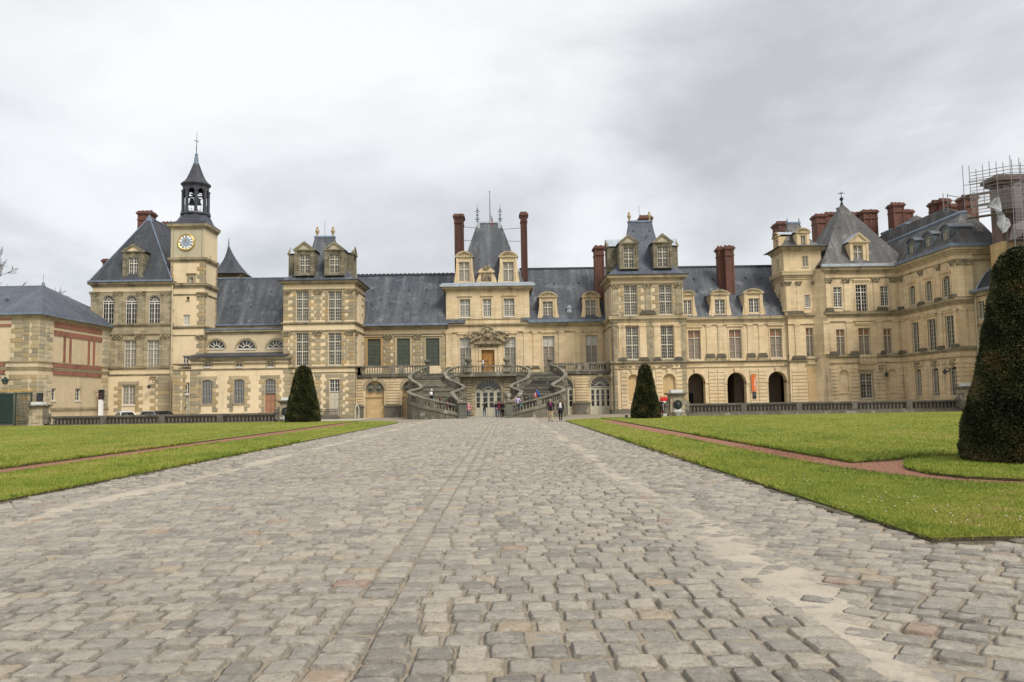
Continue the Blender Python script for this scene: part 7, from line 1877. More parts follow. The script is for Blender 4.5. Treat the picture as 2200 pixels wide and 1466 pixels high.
for o in g__:
    b = MB(TW); uc = (o[0] + o[1]) / 2; b.prism([(uc - .3, o[3] + .1), (uc + .3, o[3] + .1), (uc + .4, o[3] + .75), (uc - .4, o[3] + .75)], -.1, .25)
    for k in range(6): b.sphere((uc + rnd.uniform(-.4, .4), .2, o[3] + .45 + rnd.uniform(-.25, .25)), .14, 5, 4)
    b.build('keystone', M['carved'], sw_)
def wband(za, zb_, p, mat, name='string_course'):
    b = MB(); h = zb_ - za
    for f0, f1, q in ((0, .3, .3), (.3, .6, .6), (.6, 1, 1)): b.box(WXR - p * q, xe, wyB - p * q, wyA - .4, za + h * f0, za + h * f1)
    b.build(name, M[mat], sw_)
wband(zz(632), ze + .05, .5, 'stone_mould', 'cornice'); wband(zz(882), zz(850), .36, 'stone_trim'); wband(zz(1118), zz(1100), .32, 'stone_grey'); wband(zz(662), zz(655), .14, 'stone_mould'); wband(zz(912), zz(904), .14, 'stone_mould'); wband(zz(1150), zz(1142), .14, 'stone_mould')
b = MB(); b.box(WXR - .7, WXR - .3, wyB - .7, wyA - .6, ze + .06, ze + .42); b.box(WXR - .3, xe, wyB - .7, wyB - .3, ze + .06, ze + .42); b.build('gutter', M['lead'], sw_)
# mansard: steep lower slope, lead roll, low top slope
ztop = atX(*zH(905, 295), WXR + 2.6)[1]; ins = 2.6; dy2 = 3.0
xw1 = at(*zH(1125, 520), wyB)[0] + .6
b = MB(); z0_ = ze + .35
rb = lambda x, y, z: (x, y, z)
prof = [(0, 0), (.25, .25), (.55, .62), (.8, .86), (1., 1.)]
rows2 = []
for k, t in prof:
    rows2.append([(WXR - .35 + (ins + .35) * k, 112, z0_ + (ztop - z0_) * t), (WXR - .35 + (ins + .35) * k, wyB - .35 + dy2 * k, z0_ + (ztop - z0_) * t), (xw1 - 2.1 * k, wyB - .35 + dy2 * k, z0_ + (ztop - z0_) * t), (xw1 - 2.1 * k, 112, z0_ + (ztop - z0_) * t)])
b.rings(rows2, cap=False, closed=False)
zt2 = ztop + 1.5; x_in0, x_in1, y_in = WXR + ins, xw1 - 2.1, wyB - .35 + dy2
b.mesh([(x_in0, 112, ztop), (x_in0, y_in, ztop), (x_in1, y_in, ztop), (x_in1, 112, ztop), ((x_in0 + x_in1) / 2, 112, zt2), ((x_in0 + x_in1) / 2, y_in + 3.5, zt2)], [(0, 1, 5, 4), (1, 2, 5), (2, 3, 4, 5)])
rfw = b.build('roof', M['slate_brown'], sw_)
b = MB(); b.tube([(x_in0, 112, ztop), (x_in0, y_in, ztop), (x_in1, y_in, ztop)], .28, 6); b.build('ridge_lead', M['lead'], sw_)
for i, (xq, yc_) in enumerate(((622, 575), (712, 535), (812, 503))):
    yy_ = (u_[i][0] + u_[i][1]) / 2; TDm = facing_left(WXR + .25); zb_ = z0_ + .25; w_ = .95; h_ = 1.95
    b = MB(TDm); wall(b, yy_ - w_, yy_ + w_, zb_, zb_ + h_, [(yy_ - .5, yy_ + .5, zb_ + .3, zb_ + h_ - .25, .25)], .2)
    b.box(yy_ - w_, yy_ - .7, -.05, .12, zb_, zb_ + h_ - .5); b.box(yy_ + .7, yy_ + w_, -.05, .12, zb_, zb_ + h_ - .5)
    pts = arc(yy_ - w_ - .15, yy_ + w_ + .15, zb_ + h_ + .45, .25, 10); n = len(pts)
    b.mesh([(u, .15, z) for u, z in pts] + [(u, -2.6, z) for u, z in pts] + [(u, .15, z - .18) for u, z in pts], [(k, k + 1, k + 1 + n, k + n) for k in range(n - 1)] + [(k, k + 1, k + 1 + 2 * n, k + 2 * n) for k in range(n - 1)])
    b.prism([(yy_ - w_, zb_ + h_)] + [(u, z - .05) for u, z in pts[1:-1]] + [(yy_ + w_, zb_ + h_)], -.05, .02)
    b.face([(yy_ - w_, 0, zb_), (yy_ - w_, 0, zb_ + h_), (yy_ - w_, -2.4, zb_ + h_), (yy_ - w_, -2.4, zb_)]); b.face([(yy_ + w_, 0, zb_), (yy_ + w_, 0, zb_ + h_), (yy_ + w_, -2.4, zb_ + h_), (yy_ + w_, -2.4, zb_)])
    dmr = b.build('dormer', M['lead_grey'] if 'lead_grey' in M else M['lead_dark'], sw_)
    window(dmr, TDm, (yy_ - .5, yy_ + .5, zb_ + .3, zb_ + h_ - .25, .25), fm='cream_paint', gm='glass_blind', vt=(.5,), hn=(.33, .66), rec=.12, bt=.08, sill=False)
for xa, ya, xb2, yb2, Dc in ((532, 228, 594, 360, 104), (598, 268, 645, 330, 106), (772, 215, 815, 310, 98), (812, 205, 858, 300, 97), (858, 235, 920, 270, 96.5), (940, 185, 1014, 245, 92)): chim_px(sw_, zH, xa, ya, xb2, yb2, Dc, 1.6, pots=3)
b = MB(); p0 = at(*zH(462, 410), 106); p1 = at(*zH(600, 352), 103); p2 = at(*zH(683, 290), 104); p3 = at(*zH(790, 350), 100)
b.mesh([(p0[0], 106, p0[1] - 3), (p0[0], 106, p0[1]), (p1[0], 103, p1[1]), (p3[0], 100, p3[1]), (p3[0], 100, p3[1] - 5), (p1[0], 103, p1[1] - 5), (p2[0], 105, p2[1])], [(0, 1, 2, 5), (2, 3, 4, 5), (1, 6, 2), (2, 6, 3)]); b.build('roof', M['slate_brown'], sw_)
b = MB(); b.tube([(p0[0], 106, p0[1]), (p1[0], 103, p1[1]), (p3[0], 100, p3[1])], .22, 5); b.build('ridge_lead', M['lead'], sw_)
# lower wing beyond it, nearer the viewer and set back
lwg = thing('lower_wing', 'lower wing half hidden by the nearest clipped yew, under a lean-to slate roof', 'building', (XW2 + 4, wyB - 10, 0))
TLW = facing_left(XW2)
def lwz(x, y): return atX(*zH(x, y), XW2)
zt = lwz(1000, 752)[1]; yn = wyB - 26
def lr_(x0_, y0_, x1_, y1_, *a_):
    ya, yb_ = lwz(x0_, (y0_ + y1_) / 2)[0], lwz(x1_, (y0_ + y1_) / 2)[0]
    return (min(ya, yb_), max(ya, yb_), lwz((x0_ + x1_) / 2, y1_)[1], lwz((x0_ + x1_) / 2, y0_)[1], *a_)
ow = [lr_(1014, 790, 1056, 892), lr_(1026, 945, 1066, 1075, .2)]
ow += [(o[0] - 4.2 * k, o[1] - 4.2 * k, *o[2:]) for o in ow for k in (1, 2, 3)]
b = MB(TLW); wall(b, yn, wyB - .02, -.1, zt, ow, .3); b.build('wall', M['stone_clean'], lwg)
b = MB(); b.box(XW2 + .35, XW2 + 12, yn, wyB - .05, 0, zt - .05); b.build('inner_wall', M['stone_clean'], lwg)
for o in ow: window(lwg, TLW, o, **WS); surround(lwg, TLW, o[:4], .16, .05, 'stone_clean', .2)
for za_, zb2, p_, nm in ((zt - .35, zt + .1, .3, 'cornice'), (lwz(1000, 945)[1], lwz(1000, 925)[1], .18, 'string_course')):
    b = MB(); b.box(XW2 - p_, XW2 + .3, yn, wyB - .03, za_, zb2); b.build(nm, M['stone_trim'], lwg)
zr1 = at(*zH(1112, 592), wyB)[1]; xr1 = at(*zH(1112, 592), wyB)[0]; xr2 = at(*zH(1050, 640), wyB); xr3 = at(*zH(985, 735), wyB)
pf = [(XW2 - .5, zt + .12), (xr3[0] + .2, xr3[1]), (xr2[0], xr2[1]), (xr1, zr1), (xr1 + 4, zr1 + 2)]
b = MB()
for (xa_, za_), (xb2_, zb2) in zip(pf, pf[1:]): b.face([(xa_, yn, za_), (xb2_, yn, zb2), (xb2_, wyB - .06, zb2), (xa_, wyB - .06, za_)])
b.build('roof', M['slate_dark'], lwg)
b = MB(); b.tube([(x, wyB - .08, z + .03) for x, z in pf[:4]], .1, 5); b.build('flashing', M['lead_pale'], lwg)
b = MB(); b.box(XW2 - .66, XW2 - .35, yn, wyB - .1, zt + .1, zt + .36); b.build('gutter', M['lead'], lwg)
downpipe(lwg, XW2 - .15, wyB - .3, 0, zt, 'pipe', .1)

# ------------------------------------------------------------------ scaffolded brick chimney block
D = 80.0; 
z9 = zoomer(2060, 350, .14329); s = Sec(z9, D)
sb = thing('scaffolded_chimney_block', 'big brick chimney block wrapped in scaffolding at far right', 'building', (s.X(750, 800), D, 0))
x0, x1 = s.X(620, 700), s.X(620, 700) + 9
b = MB(); b.box(x0, x1, D, D + 1.6, s.Z(700, 1180), s.Z(700, 330)); b.build('wall', M['brick_dusty'], sb)
b = MB(); b.box(x0 - .4, x1 + .4, D - .4, D + 1.8, s.Z(700, 330), s.Z(700, 280)); b.box(x0 - .7, x1 + .7, D - .7, D + 2.0, s.Z(700, 280), s.Z(700, 215)); b.box(x0 - .2, x1, D - .2, D + 1.6, s.Z(700, 215), s.Z(700, 175)); b.build('chimney_cap', M['brick_dusty'], sb)
for k in range(5):
    b = MB(); u = x0 + .3 + k * 1.8; b.box(u, u + .7, D - .22, D + .1, s.Z(700, 1180), s.Z(700, 345)); b.build('brick_strip', M['brick_dusty'], sb)
b = MB(); b.box(x0 - .2, x1, D - .25, D + 1.8, s.Z(700, 620), s.Z(700, 585)); b.build('string_course', M['brick_dusty'], sb)
b = MB(); b.box(x0 - .1, x1, D - .2, D + 1.9, 0, s.Z(700, 1180)); b.build('wall', M['niche_ochre'], sb)
sc = thing('scaffolding', 'steel tube scaffolding with board decks around the brick chimney block', 'scaffolding', (s.X(750, 800), D - 1, s.Z(700, 1300)))
xs0 = s.X(270, 500); xcor = s.X(655, 300)
zlev = [s.Z(655, y) for y in (120, 300, 470, 640, 850, 1050, 1250)]
xs = [xs0 + (xcor - xs0) * k / 3 for k in range(4)] + [xcor + .9 * k for k in range(1, 10)]
def scy(x): return D - 1.4 + max(0, xcor - x) * .9
n = 0
for x in xs:
    for off in (0, 1.15):
        b = MB(); y = scy(x) + off; b.tube([(x, y, zlev[3] if x < xcor - .1 else zlev[-1] - 2.5), (x, y, zlev[0] + .5 + rnd.uniform(0, .8))], .04, 5); b.build('scaffold_pole', M['steel'], sc)
for k, z in enumerate(zlev):
    for off in (0, 1.15):
        for dz_ in (0, .33, .66, 1.0):
            if dz_ and off: continue
            b = MB(); b.tube([(x, scy(x) + off, z + dz_ - .9) for x in (xs if k < 4 else xs[3:])], .035, 4); b.build('scaffold_tube', M['steel'], sc)
    if k:
        b = MB()
        for a, c in zip(xs if k < 4 else xs[3:], xs[1:] if k < 4 else xs[4:]): b.mesh([(a, scy(a), z - .95), (c, scy(c), z - .95), (c, scy(c) + 1.2, z - .95), (a, scy(a) + 1.2, z - .95), (a, scy(a), z - .88), (c, scy(c), z - .88), (c, scy(c) + 1.2, z - .88), (a, scy(a) + 1.2, z - .88)], [(0, 1, 2, 3), (4, 5, 6, 7), (0, 1, 5, 4), (3, 2, 6, 7)])
        b.build('scaffold_deck', M['plank_wood'], sc)
for k in range(12):
    k, k2 = k % 6, k; a, c = xs[k2 % 7 + 3], xs[k2 % 7 + 5]; b = MB(); b.tube([(a, scy(a), zlev[k + 1] - .9), (c, scy(c), zlev[k] - .9)], .04, 4); b.build('scaffold_brace', M['steel'], sc)
for xq in (10, 78): 
    x = s.X(xq, 500); b = MB(); b.tube([(x, D + 3, s.Z(xq, 640)), (x, D + 3, s.Z(xq, 350))], .04, 4); b.build('scaffold_pole', M['steel'], sc)
b = MB(); b.tube([(s.X(85, 490), D + 3, s.Z(85, 490)), (xs0 + .5, scy(xs0), s.Z(300, 400))], .04, 4); b.tube([(s.X(78, 375), D + 3, s.Z(78, 375)), (s.X(165, 440), D + 2, s.Z(165, 440))], .04, 4); b.tube([(s.X(225, 245), scy(xs0), s.Z(225, 245)), (s.X(560, 245), scy(xcor), s.Z(560, 245))], .04, 4); b.build('scaffold_tube', M['steel'], sc)
b = MB(front(D - 2.2)); b.face([(u, d, z) for u, d, z in ((s.X(590, 1000), .1, s.Z(590, 1000)), (s.X(870, 900), -.2, s.Z(870, 900)), (s.X(700, 1180), .3, s.Z(700, 1180)), (s.X(540, 1240), .1, s.Z(540, 1240)))]); b.build('debris_net', M['netting'], sc)
for k in range(4):
    a, c = xs[k], xs[k] + (xcor - xs0) / 3 if k < 3 else xs[k + 1]
    b = MB(); b.face([(a, scy(a) - .08, zlev[3] - .6), (c, scy(c) - .08, zlev[3] - .6), (c, scy(c) - .08, zlev[1] - .8), (a, scy(a) - .08, zlev[1] - .8)]); b.build('debris_net', M['netting'], sc)
b = MB(front(D - 1.55)); b.face([(xcor + .1, 0, zlev[5]), (xs[-1], 0, zlev[5]), (xs[-1], 0, zlev[1] - .4), (xcor + .1, 0, zlev[1] - .4)]); b.build('debris_net', M['netting'], sc)
b = MB(); gx = 8
P_ = [[(300, 640), (410, 590)], [(290, 700), (450, 690)], [(350, 780), (470, 830)], [(400, 860), (570, 900)], [(430, 980), (590, 1020)], [(480, 1110), (520, 1100)]]
R_ = []
for k, (l, r_) in enumerate(P_):
    row = []
    for j in range(5):
        t = j / 4; x = l[0] + (r_[0] - l[0]) * t; y = l[1] + (r_[1] - l[1]) * t
        row.append((s.X(x, y), D - 1.9 + .35 * math.sin(j * 2.6 + k * 1.9) + rnd.uniform(-.12, .12), s.Z(x, y) + rnd.uniform(-.15, .15)))
    R_.append(row)
b.rings(R_, cap=False, closed=False); b.build('tarpaulin', M['tarp'], sc, smooth=True)
# ------------------------------------------------------------------ balustrades along the dry moat
def court_balustrade(label, pxa, pxb, D, h, peds, plinth, mat='moat_stone'):
    xa, xb_ = at(pxa, 890, D)[0], at(pxb, 890, D)[0]
    t = thing('court_balustrade', label, 'balustrade', ((xa + xb_) / 2, D, 0), 'stone balustrades closing the court')
    balustrade_run(t, xa, xb_, D, 0, h, mat, .37, [at(p, 890, D)[0] for p in peds], .4, plinth=plinth)
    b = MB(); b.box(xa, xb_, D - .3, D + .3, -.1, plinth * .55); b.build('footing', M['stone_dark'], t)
    b = MB(); b.box(xa, xb_, D + 1.2, D + 1.5, -.1, h - .16); b.build('gap_shade_wall', M['wall_inside_dark'], t); return t  # dark wall added behind so the gaps between balusters look shaded
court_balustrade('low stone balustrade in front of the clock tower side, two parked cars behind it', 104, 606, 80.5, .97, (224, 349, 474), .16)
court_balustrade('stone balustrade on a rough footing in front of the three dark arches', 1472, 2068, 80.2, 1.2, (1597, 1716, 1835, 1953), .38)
def fountain(label, px, D, sc=1.0, fount=True, sides=(-1, 1)):
    x = at(px, 890, D)[0]
    t = thing('fountain_pedestal', label, 'pedestal', (x, D, 0), 'scrolled stone piers ending the balustrades')
    T = front(D); q = lambda v: v * sc
    b = MB(T); b.box(x - q(.72), x + q(.72), -q(.7), q(.5), 0, q(2.05)); b.box(x - q(.42), x + q(.42), q(.5), q(.56), q(.35), q(1.85)); b.box(x - q(.85), x + q(.85), -q(.7), q(.6), 0, q(.22)); b.build('body', M['stone_grey'], t)
    b = MB(T); b.box(x - q(.82), x + q(.82), -q(.8), q(.62), q(2.05), q(2.17)); b.box(x - q(1.02), x + q(1.02), -q(1.), q(.82), q(2.17), q(2.32)); b.build('cap', M['stone_dark'], t)
    b = MB(T); b.box(x - q(.58), x + q(.58), -q(.55), q(.4), q(2.32), q(2.62)); b.build('top_block', M['marble'], t)
    for sg in sides:
        pts = []; b = MB(T)
        poly = [(.72, .25), (1.15, .25), (1.28, .5), (1.22, .75), (1.3, 1.05), (1.2, 1.3), (1.0, 1.4), (.85, 1.65), (.72, 1.72)]
        poly = [(x + sg * q(u), q(z)) for u, z in poly]; b.prism(poly if sg > 0 else poly[::-1], -q(.3), q(.35))
        b.lathe((0, 0, 0), [(.001, 0), (.001, .001)], 4) if False else None
        for r_, dd in ((.26, .4), (.14, .46)):
            c = (x + sg * q(1.06), q(1.15)); n = 12; ring = [(c[0] + q(r_) * math.cos(2 * math.pi * k / n), c[1] + q(r_) * math.sin(2 * math.pi * k / n)) for k in range(n)]; b.prism(ring, q(.3), q(dd))
        b.build('scroll', M['stone_dark'], t)
    if fount:
        b = MB(T); b.sphere((x, q(.62), q(1.12)), q(.34), 10, 8)
        b.sphere((x, q(.9), q(1.02)), q(.14), 8, 6)
        for sg in (-1, 1): b.sphere((x + sg * q(.13), q(.9), q(1.22)), q(.06), 6, 4); b.sphere((x + sg * q(.27), q(.7), q(1.38)), q(.11), 6, 4)
        for k in range(12): a = 2 * math.pi * k / 12; b.sphere((x + q(.36) * math.cos(a), q(.64), q(1.12) + q(.40) * math.sin(a)), q(.11), 6, 4)
        b.build('lion_mask', M['bronze'], t, smooth=True)
        b = MB(T); b.loft([(x - q(.2), x + q(.2), q(.5), q(.75), .02), (x - q(.16), x + q(.16), q(.5), q(.75), q(.22)), (x - q(.5), x + q(.5), q(.45), q(1.15), q(.42)), (x - q(.55), x + q(.55), q(.45), q(1.2), q(.52))]); b.box(x - q(.32), x + q(.32), q(.5), q(.66), q(.5), q(.78)); b.build('basin', M['marble'], t)
    return t
fountain('scrolled stone pier beside the green gate, with a small dark box on top', 82, 80.5, .93, False, (1,))
fountain('scrolled stone pier half hidden behind the left yew cone', 618, 80.5, .95)
fountain('scrolled stone pier with a lion mask fountain beside the red board', 1454, 80.2)
fountain('scrolled stone pier partly behind the big yew at the end of the balustrade', 2085, 80.2, 1.08, False, (-1,))
t_ = [o for o in COL.objects if o.name.startswith('fountain_pedestal')][0]
b = MB(); b.box(t_.location.x - .05, t_.location.x + .4, 80.2, 80.6, 2.45, 3.35); b.build('box', M['iron'], t_)
# ------------------------------------------------------------------ iron gate at the left edge
D = 81.0; xg = at(68, 890, D)[0]; zg = at(40, 845, D)[1]
gt = thing('iron_gate', 'dark green iron gate with gilded spear tips at far left', 'gate', (xg - 4, D, 0)); gx0 = xg - 9
b = MB(); b.box(gx0, xg, D - .03, D + .03, .5, .56); b.box(gx0, xg, D - .04, D + .04, zg - .12, zg); b.box(gx0, xg, D - .04, D + .04, .2, .3)
for k in range(6): u = xg - .05 - 1.6 * k; b.box(u - .05, u + .05, D - .05, D + .05, 0, zg + .05)
b.build('gate_frame', M['iron_green'], gt)
b = MB(); n = 72
for k in range(n): u = gx0 + (xg - gx0) * (k + .5) / n; b.box(u - .018, u + .018, D - .018, D + .018, .2, zg + .1)
o = b.build('bars', M['iron_green'], gt); o['kind'] = 'stuff'
b = MB(); b.box(gx0, xg - 1.9, D + .03, D + .045, .3, zg - .12); b.build('sheet_panel', M['iron_green'], gt)
b = MB()
for k in range(n): u = gx0 + (xg - gx0) * (k + .5) / n; b.lathe((u, D, zg + .1), [(.02, 0), (.045, .08), (.03, .2), (.004, .34)], 5)
o = b.build('spear_tips', M['gold'], gt); o['kind'] = 'stuff'
# ------------------------------------------------------------------ hanging lanterns
def lantern(label, px, py, D, wall_px, arm_top, mat='iron', r_=.36, X=None):
    """body centre at px, py on plane D; arm back to wall_px"""
    x, z = at(px, py, D) if X is None else (X, atX(px, py, X)[1]); y = D
    wx, wz_ = at(wall_px[0], wall_px[1], D)
    t = thing('wall_lantern', label, 'lantern', (x, y, z), 'iron wall lanterns')
    b = MB(); b.lathe((x, y, z), [(.02, r_ * 1.15), (r_ * .35, r_ * .95), (r_ * 1.1, r_ * .25), (r_ * 1.0, r_ * .15)], 6); b.build('hood', M[mat], t)
    b = MB(); b.lathe((x, y, z), [(r_ * .85, r_ * .15), (r_ * .55, -r_ * .7), (r_ * .1, -r_ * .8)], 6); b.build('glass', M['glass_mid'], t)
    zt = at(px, arm_top, D)[1]
    b = MB(); b.tube([(x, y, z + r_ * 1.1), (x, y, zt)], .025, 4); b.tube([(x, y, zt), (x + (wx - x) * .5, y, zt + .12), (wx, y, zt)], .045, 5)
    n = 14; cxs = x + (wx - x) * .62; rad = abs(wx - x) * .28
    b.tube([(cxs + rad * (1 - k / n * .6) * math.cos(k / n * 7), y, zt - rad - .1 + rad * (1 - k / n * .6) * math.sin(k / n * 7)) for k in range(n + 1)], .035, 4)
    b.tube([(wx, y, zt + .1), (wx, y, zt - rad * 2.4)], .04, 4); b.build('bracket', M[mat], t)
lantern('green lantern on a scrolled bracket above the iron gate', 11, 820, 82.4, (-12, 812), 806, 'iron_green', .42)
lantern('small rusty lantern on a bracket between the pavilion window and the corner stones', 320, 832, 97.2, (338, 815), 813, 'iron', .27)
lantern('dark lantern on a scrolled bracket between window and niche of the corner pavilion', 1905, 806, 95.1, (1889, 792), 787, 'iron', .28)
lx_ = WXR - 1.0; yl = atX(2030, 800, lx_)[0]
lantern('dark lantern hanging between the last two ground windows of the side wing', 2030, 800, yl, (2040, 793), 793, 'iron', .28)
# ------------------------------------------------------------------ parked cars behind the balustrade
def car(label, px, D, rot, mat):
    x = at(px, 890, D)[0]; t = thing('parked_car', label, 'car', (x, D, -.12), 'cars parked behind the balustrade'); t.rotation_euler = (0, 0, rot)
    def part(name, fn, m, par=t, smooth=False):
        b = MB(); fn(b); me_o = b.build(name, m, None, smooth); me_o.parent = par; return me_o
    def body(b):
        sec = [(-2.05, .62, .35, .62), (-1.98, .78, .28, .80), (-1.2, .84, .24, .92), (0, .86, .22, .95), (1.3, .85, .22, .98), (1.95, .80, .26, .94), (2.08, .66, .36, .72)]
        b.rings([[(-w, y, z0), (w, y, z0), (w, y, (z0 + z1) / 2), (w * .93, y, z1), (-w * .93, y, z1), (-w, y, (z0 + z1) / 2)] for y, w, z0, z1 in sec])
    bd = part('body', body, mat)
    def cab(b): b.rings([[(-w, y, z) for w, y, z in ((.76, -1.15, .9), (.0, -1.2, .9), (-.76, -1.15, .9), (-.78, 1.7, .95), (0, 1.8, .95), (.78, 1.7, .95))], [(-w, y, z) for w, y, z in ((.60, -.35, 1.34), (0, -.42, 1.36), (-.60, -.35, 1.34), (-.62, 1.15, 1.36), (0, 1.2, 1.38), (.62, 1.15, 1.36))]])
    part('cabin', cab, M['glass_dark'])
    def roof(b): b.rings([[(-w, y, z) for w, y, z in ((.62, -.4, 1.345), (0, -.47, 1.365), (-.62, -.4, 1.345), (-.64, 1.2, 1.365), (0, 1.26, 1.385), (.64, 1.2, 1.365))], [(-w, y, z) for w, y, z in ((.52, -.25, 1.40), (0, -.3, 1.42), (-.52, -.25, 1.40), (-.54, 1.0, 1.43), (0, 1.05, 1.45), (.54, 1.0, 1.43))]])
    part('roof', roof, mat)
    for sx in (-1, 1):
        for sy in (-1.3, 1.28):
            def wh(b, sx=sx, sy=sy): b.rings([[(sx * (.68 + k), sy + .32 * math.cos(2 * math.pi * i / 14), .32 + .32 * math.sin(2 * math.pi * i / 14)) for i in range(14)] for k in (0, .2)])
            w_ = part('wheel', wh, M['rubber'])
        def hl(b, sx=sx): b.sphere((sx * .58, -2.0, .68), .13, 8, 6)
        part('headlight', hl, M['sign_white'])
        def mi3(b, sx=sx): b.box(sx * .85, sx * 1.02, -.75, -.65, .92, 1.05)
        part('mirror', mi3, mat)
        for w0 in ((.77, -1.1, .92, .61, -.35, 1.35), (.79, 1.65, .96, .63, 1.13, 1.37)):
            def pil(b, sx=sx, w0=w0): b.tube([(sx * w0[0], w0[1], w0[2]), (sx * w0[3], w0[4], w0[5])], .05, 4)
            part('pillar', pil, mat)
    def pl(b): b.box(-.26, .26, -2.1, -2.06, .42, .54)
    part('number_plate', pl, M['sign_white'])
car('white car with dark windscreen behind the balustrade, leftmost of three', 271, 87, R(38), M['car_white'])
car('grey car behind the balustrade, middle of three', 318, 87.5, R(25), M['car_grey'])
car('dark car behind the balustrade, rightmost of three', 338, 89, R(-20), M['car_dark'])
# ------------------------------------------------------------------ signs, banner, signal
D = 94.0; X = WX + .75; y_, zt_ = atX(217, 859, X); D = y_
sg_ = thing('signal_post', 'white post with a dark signal box and two red lamps by the low wing', 'signal', (X, D, 0))
b = MB(); b.box(X - .2, X + .2, D - .2, D + .2, 0, zt_); b.build('post', M['sign_white'], sg_)
b = MB(); b.box(X - .22, X + .30, D - .2, D + .2, zt_, zt_ + 1.15); b.box(X - .26, X + .34, D - .35, D + .1, zt_ + 1.1, zt_ + 1.16); b.build('signal_box', M['iron'], sg_)
for dz_ in (.3, .7):
    b = MB(); b.sphere((X + .05, D - .22, zt_ + dz_), .08, 8, 6); b.build('lamp', M['lamp_red'], sg_)
b = MB(); b.tube([(X - .2, D, zt_ + .85), (X - .95, D - .1, zt_ + .95), (X - 1.0, D - .1, zt_ - .1)], .04, 4); b.build('arm', M['iron'], sg_)
D = 97.3; T = front(D); xa, xb_ = at(1613.5, 822, D)[0], at(1623, 822, D)[0]; z0_, z1q = at(1619, 841, D)[1], at(1618, 805, D)[1]
bn = thing('hanging_banner', 'narrow orange banner with white lettering up its edge on a rusticated pier', 'banner', ((xa + xb_) / 2, D - .3, z0_))
b = MB(T); b.box(xa, xb_, .24, .27, z0_, z1q); b.build('cloth', M['banner_orange'], bn)
b = MB(T); zc_ = z0_ + .2; rr2 = random.Random(5)
while zc_ < z1q - .35:       # small white letters climbing the right edge
    h_ = rr2.choice((.07, .1, .12)); u1_ = xb_ - .07; u0_ = u1_ - rr2.choice((.13, .16, .18))
    b.box(u0_, u1_, .27, .278, zc_, zc_ + .035); b.box(u1_ - .04, u1_, .27, .278, zc_ + .035, zc_ + h_)
    if rr2.random() < .6: b.box(u0_, u1_ - .04, .27, .278, zc_ + h_ - .035, zc_ + h_)
    zc_ += h_ + .06
b.build('lettering', M['sign_white'], bn)
b = MB(T); b.tube([(xa - .05, .25, z1q), (xb_ + .05, .25, z1q)], .03, 4); b.tube([(xa, 0, z1q), (xa, .25, z1q)], .02, 4); b.build('rod', M['iron'], bn)
xq0, xq1 = at(1616.5, 850, D)[0], at(1624, 850, D)[0]; zq0, zq1 = at(1620, 857, D)[1], at(1619, 843, D)[1]
nb_ = thing('notice_panel', 'small dark notice panel with a pale sheet below the orange banner', 'sign', ((xq0 + xq1) / 2, D - .2, zq0))
b = MB(T); b.box(xq0, xq1, .1, .16, zq0, zq1); b.build('board', M['ink'], nb_); b = MB(T); b.box(xq0 + .06, xq1 - .08, .16, .165, zq0 + .35, zq1 - .12); b.build('sheet', M['glass_mid'], nb_)
D = 84.0; T = front(D); xa, xb_ = at(1417.5, 860, D)[0], at(1446, 860, D)[0]; z0_, z1q = 0.25, at(1430, 853.5, D)[1]
rb_ = thing('red_board', 'red and white ticket board standing behind the lion mask pier', 'sign', ((xa + xb_) / 2, D, 0))
b = MB(T); b.box(xa, xb_, 0, .08, z1q - .42, z1q); b.box(xa, xa + .28, .002, .082, z0_, z1q - .42); b.build('frame', M['sign_red'], rb_)
b = MB(T); b.box(xa + .28, xb_, 0, .06, z0_ + .2, z1q - .42); b.build('panel', M['sign_white'], rb_)
for u in (xa + .1, xb_ - .1):
    b = MB(T); b.box(u - .04, u + .04, -.3, .3, 0, .06); b.box(u - .03, u + .03, .02, .06, .06, .3); b.build('foot', M['iron'], rb_)
gx9, gy9 = ground(1346, 901.5, .1)
sm = thing('lawn_sign', 'little black sign on a stake at the lawn edge beside the right yew', 'sign', (gx9, gy9, LZ))
b = MB(); b.box(gx9 - .02, gx9 + .02, gy9 - .02, gy9 + .02, LZ, LZ + .2); b.build('stake', M['iron'], sm)
b = MB(); b.box(gx9 - .13, gx9 + .13, gy9 - .04, gy9 - .02, LZ + .18, LZ + .36); b.build('plate', M['ink'], sm)
# ------------------------------------------------------------------ bare trees beyond the roofs
def bare_tree(label, px, D, h, seed, spread=.5):
    r2 = random.Random(seed); x = at(px, 700, D)[0]
    t = thing('bare_tree', label, 'tree', (x, D, 0), 'leafless trees beyond the roofs')
    b = MB(); b.tube([(x, D, 0), (x + .2, D, h * .25), (x - .1, D, h * .45)], [.55, .42, .32], 7); b.build('trunk', M['bark'], t)
    c = MB()
    def grow(p, d, L, r_, n):
        if n == 0 or L < .25: return
        q = p + d * L; m_ = p + d * L * .5 + Vector((r2.uniform(-1, 1), r2.uniform(-1, 1), r2.uniform(-.5, 1))) * L * .07
        r_ = max(r_, .045); c.tube([p, m_, q], [r_, r_ * .85, r_ * .7], 4 if n > 2 else 3)
        for k in range(r2.choice((2, 3, 3)) if n > 1 else 2):
            dd = (d + Vector((r2.gauss(0, spread), r2.gauss(0, spread), r2.gauss(.12, spread * .6)))).normalized()
            grow(p.lerp(q, r2.uniform(.55, 1)), dd, L * r2.uniform(.6, .82), r_ * .62, n - 1)
    for k in range(5): grow(Vector((x - .1, D, h * (.3 + .04 * k))), Vector((r2.gauss(0, .5), r2.gauss(0, .5), 1)).normalized(), h * .2, .2, 6)
    c.build('branches', M['twig'], t)
bare_tree('leafless tree with fine drooping twigs above the low wing at far left', 2, 128, 27.5, 5, .6)
bare_tree('leafless tree top showing behind the arched window pavilion', 262, 140, 27, 8, .42)
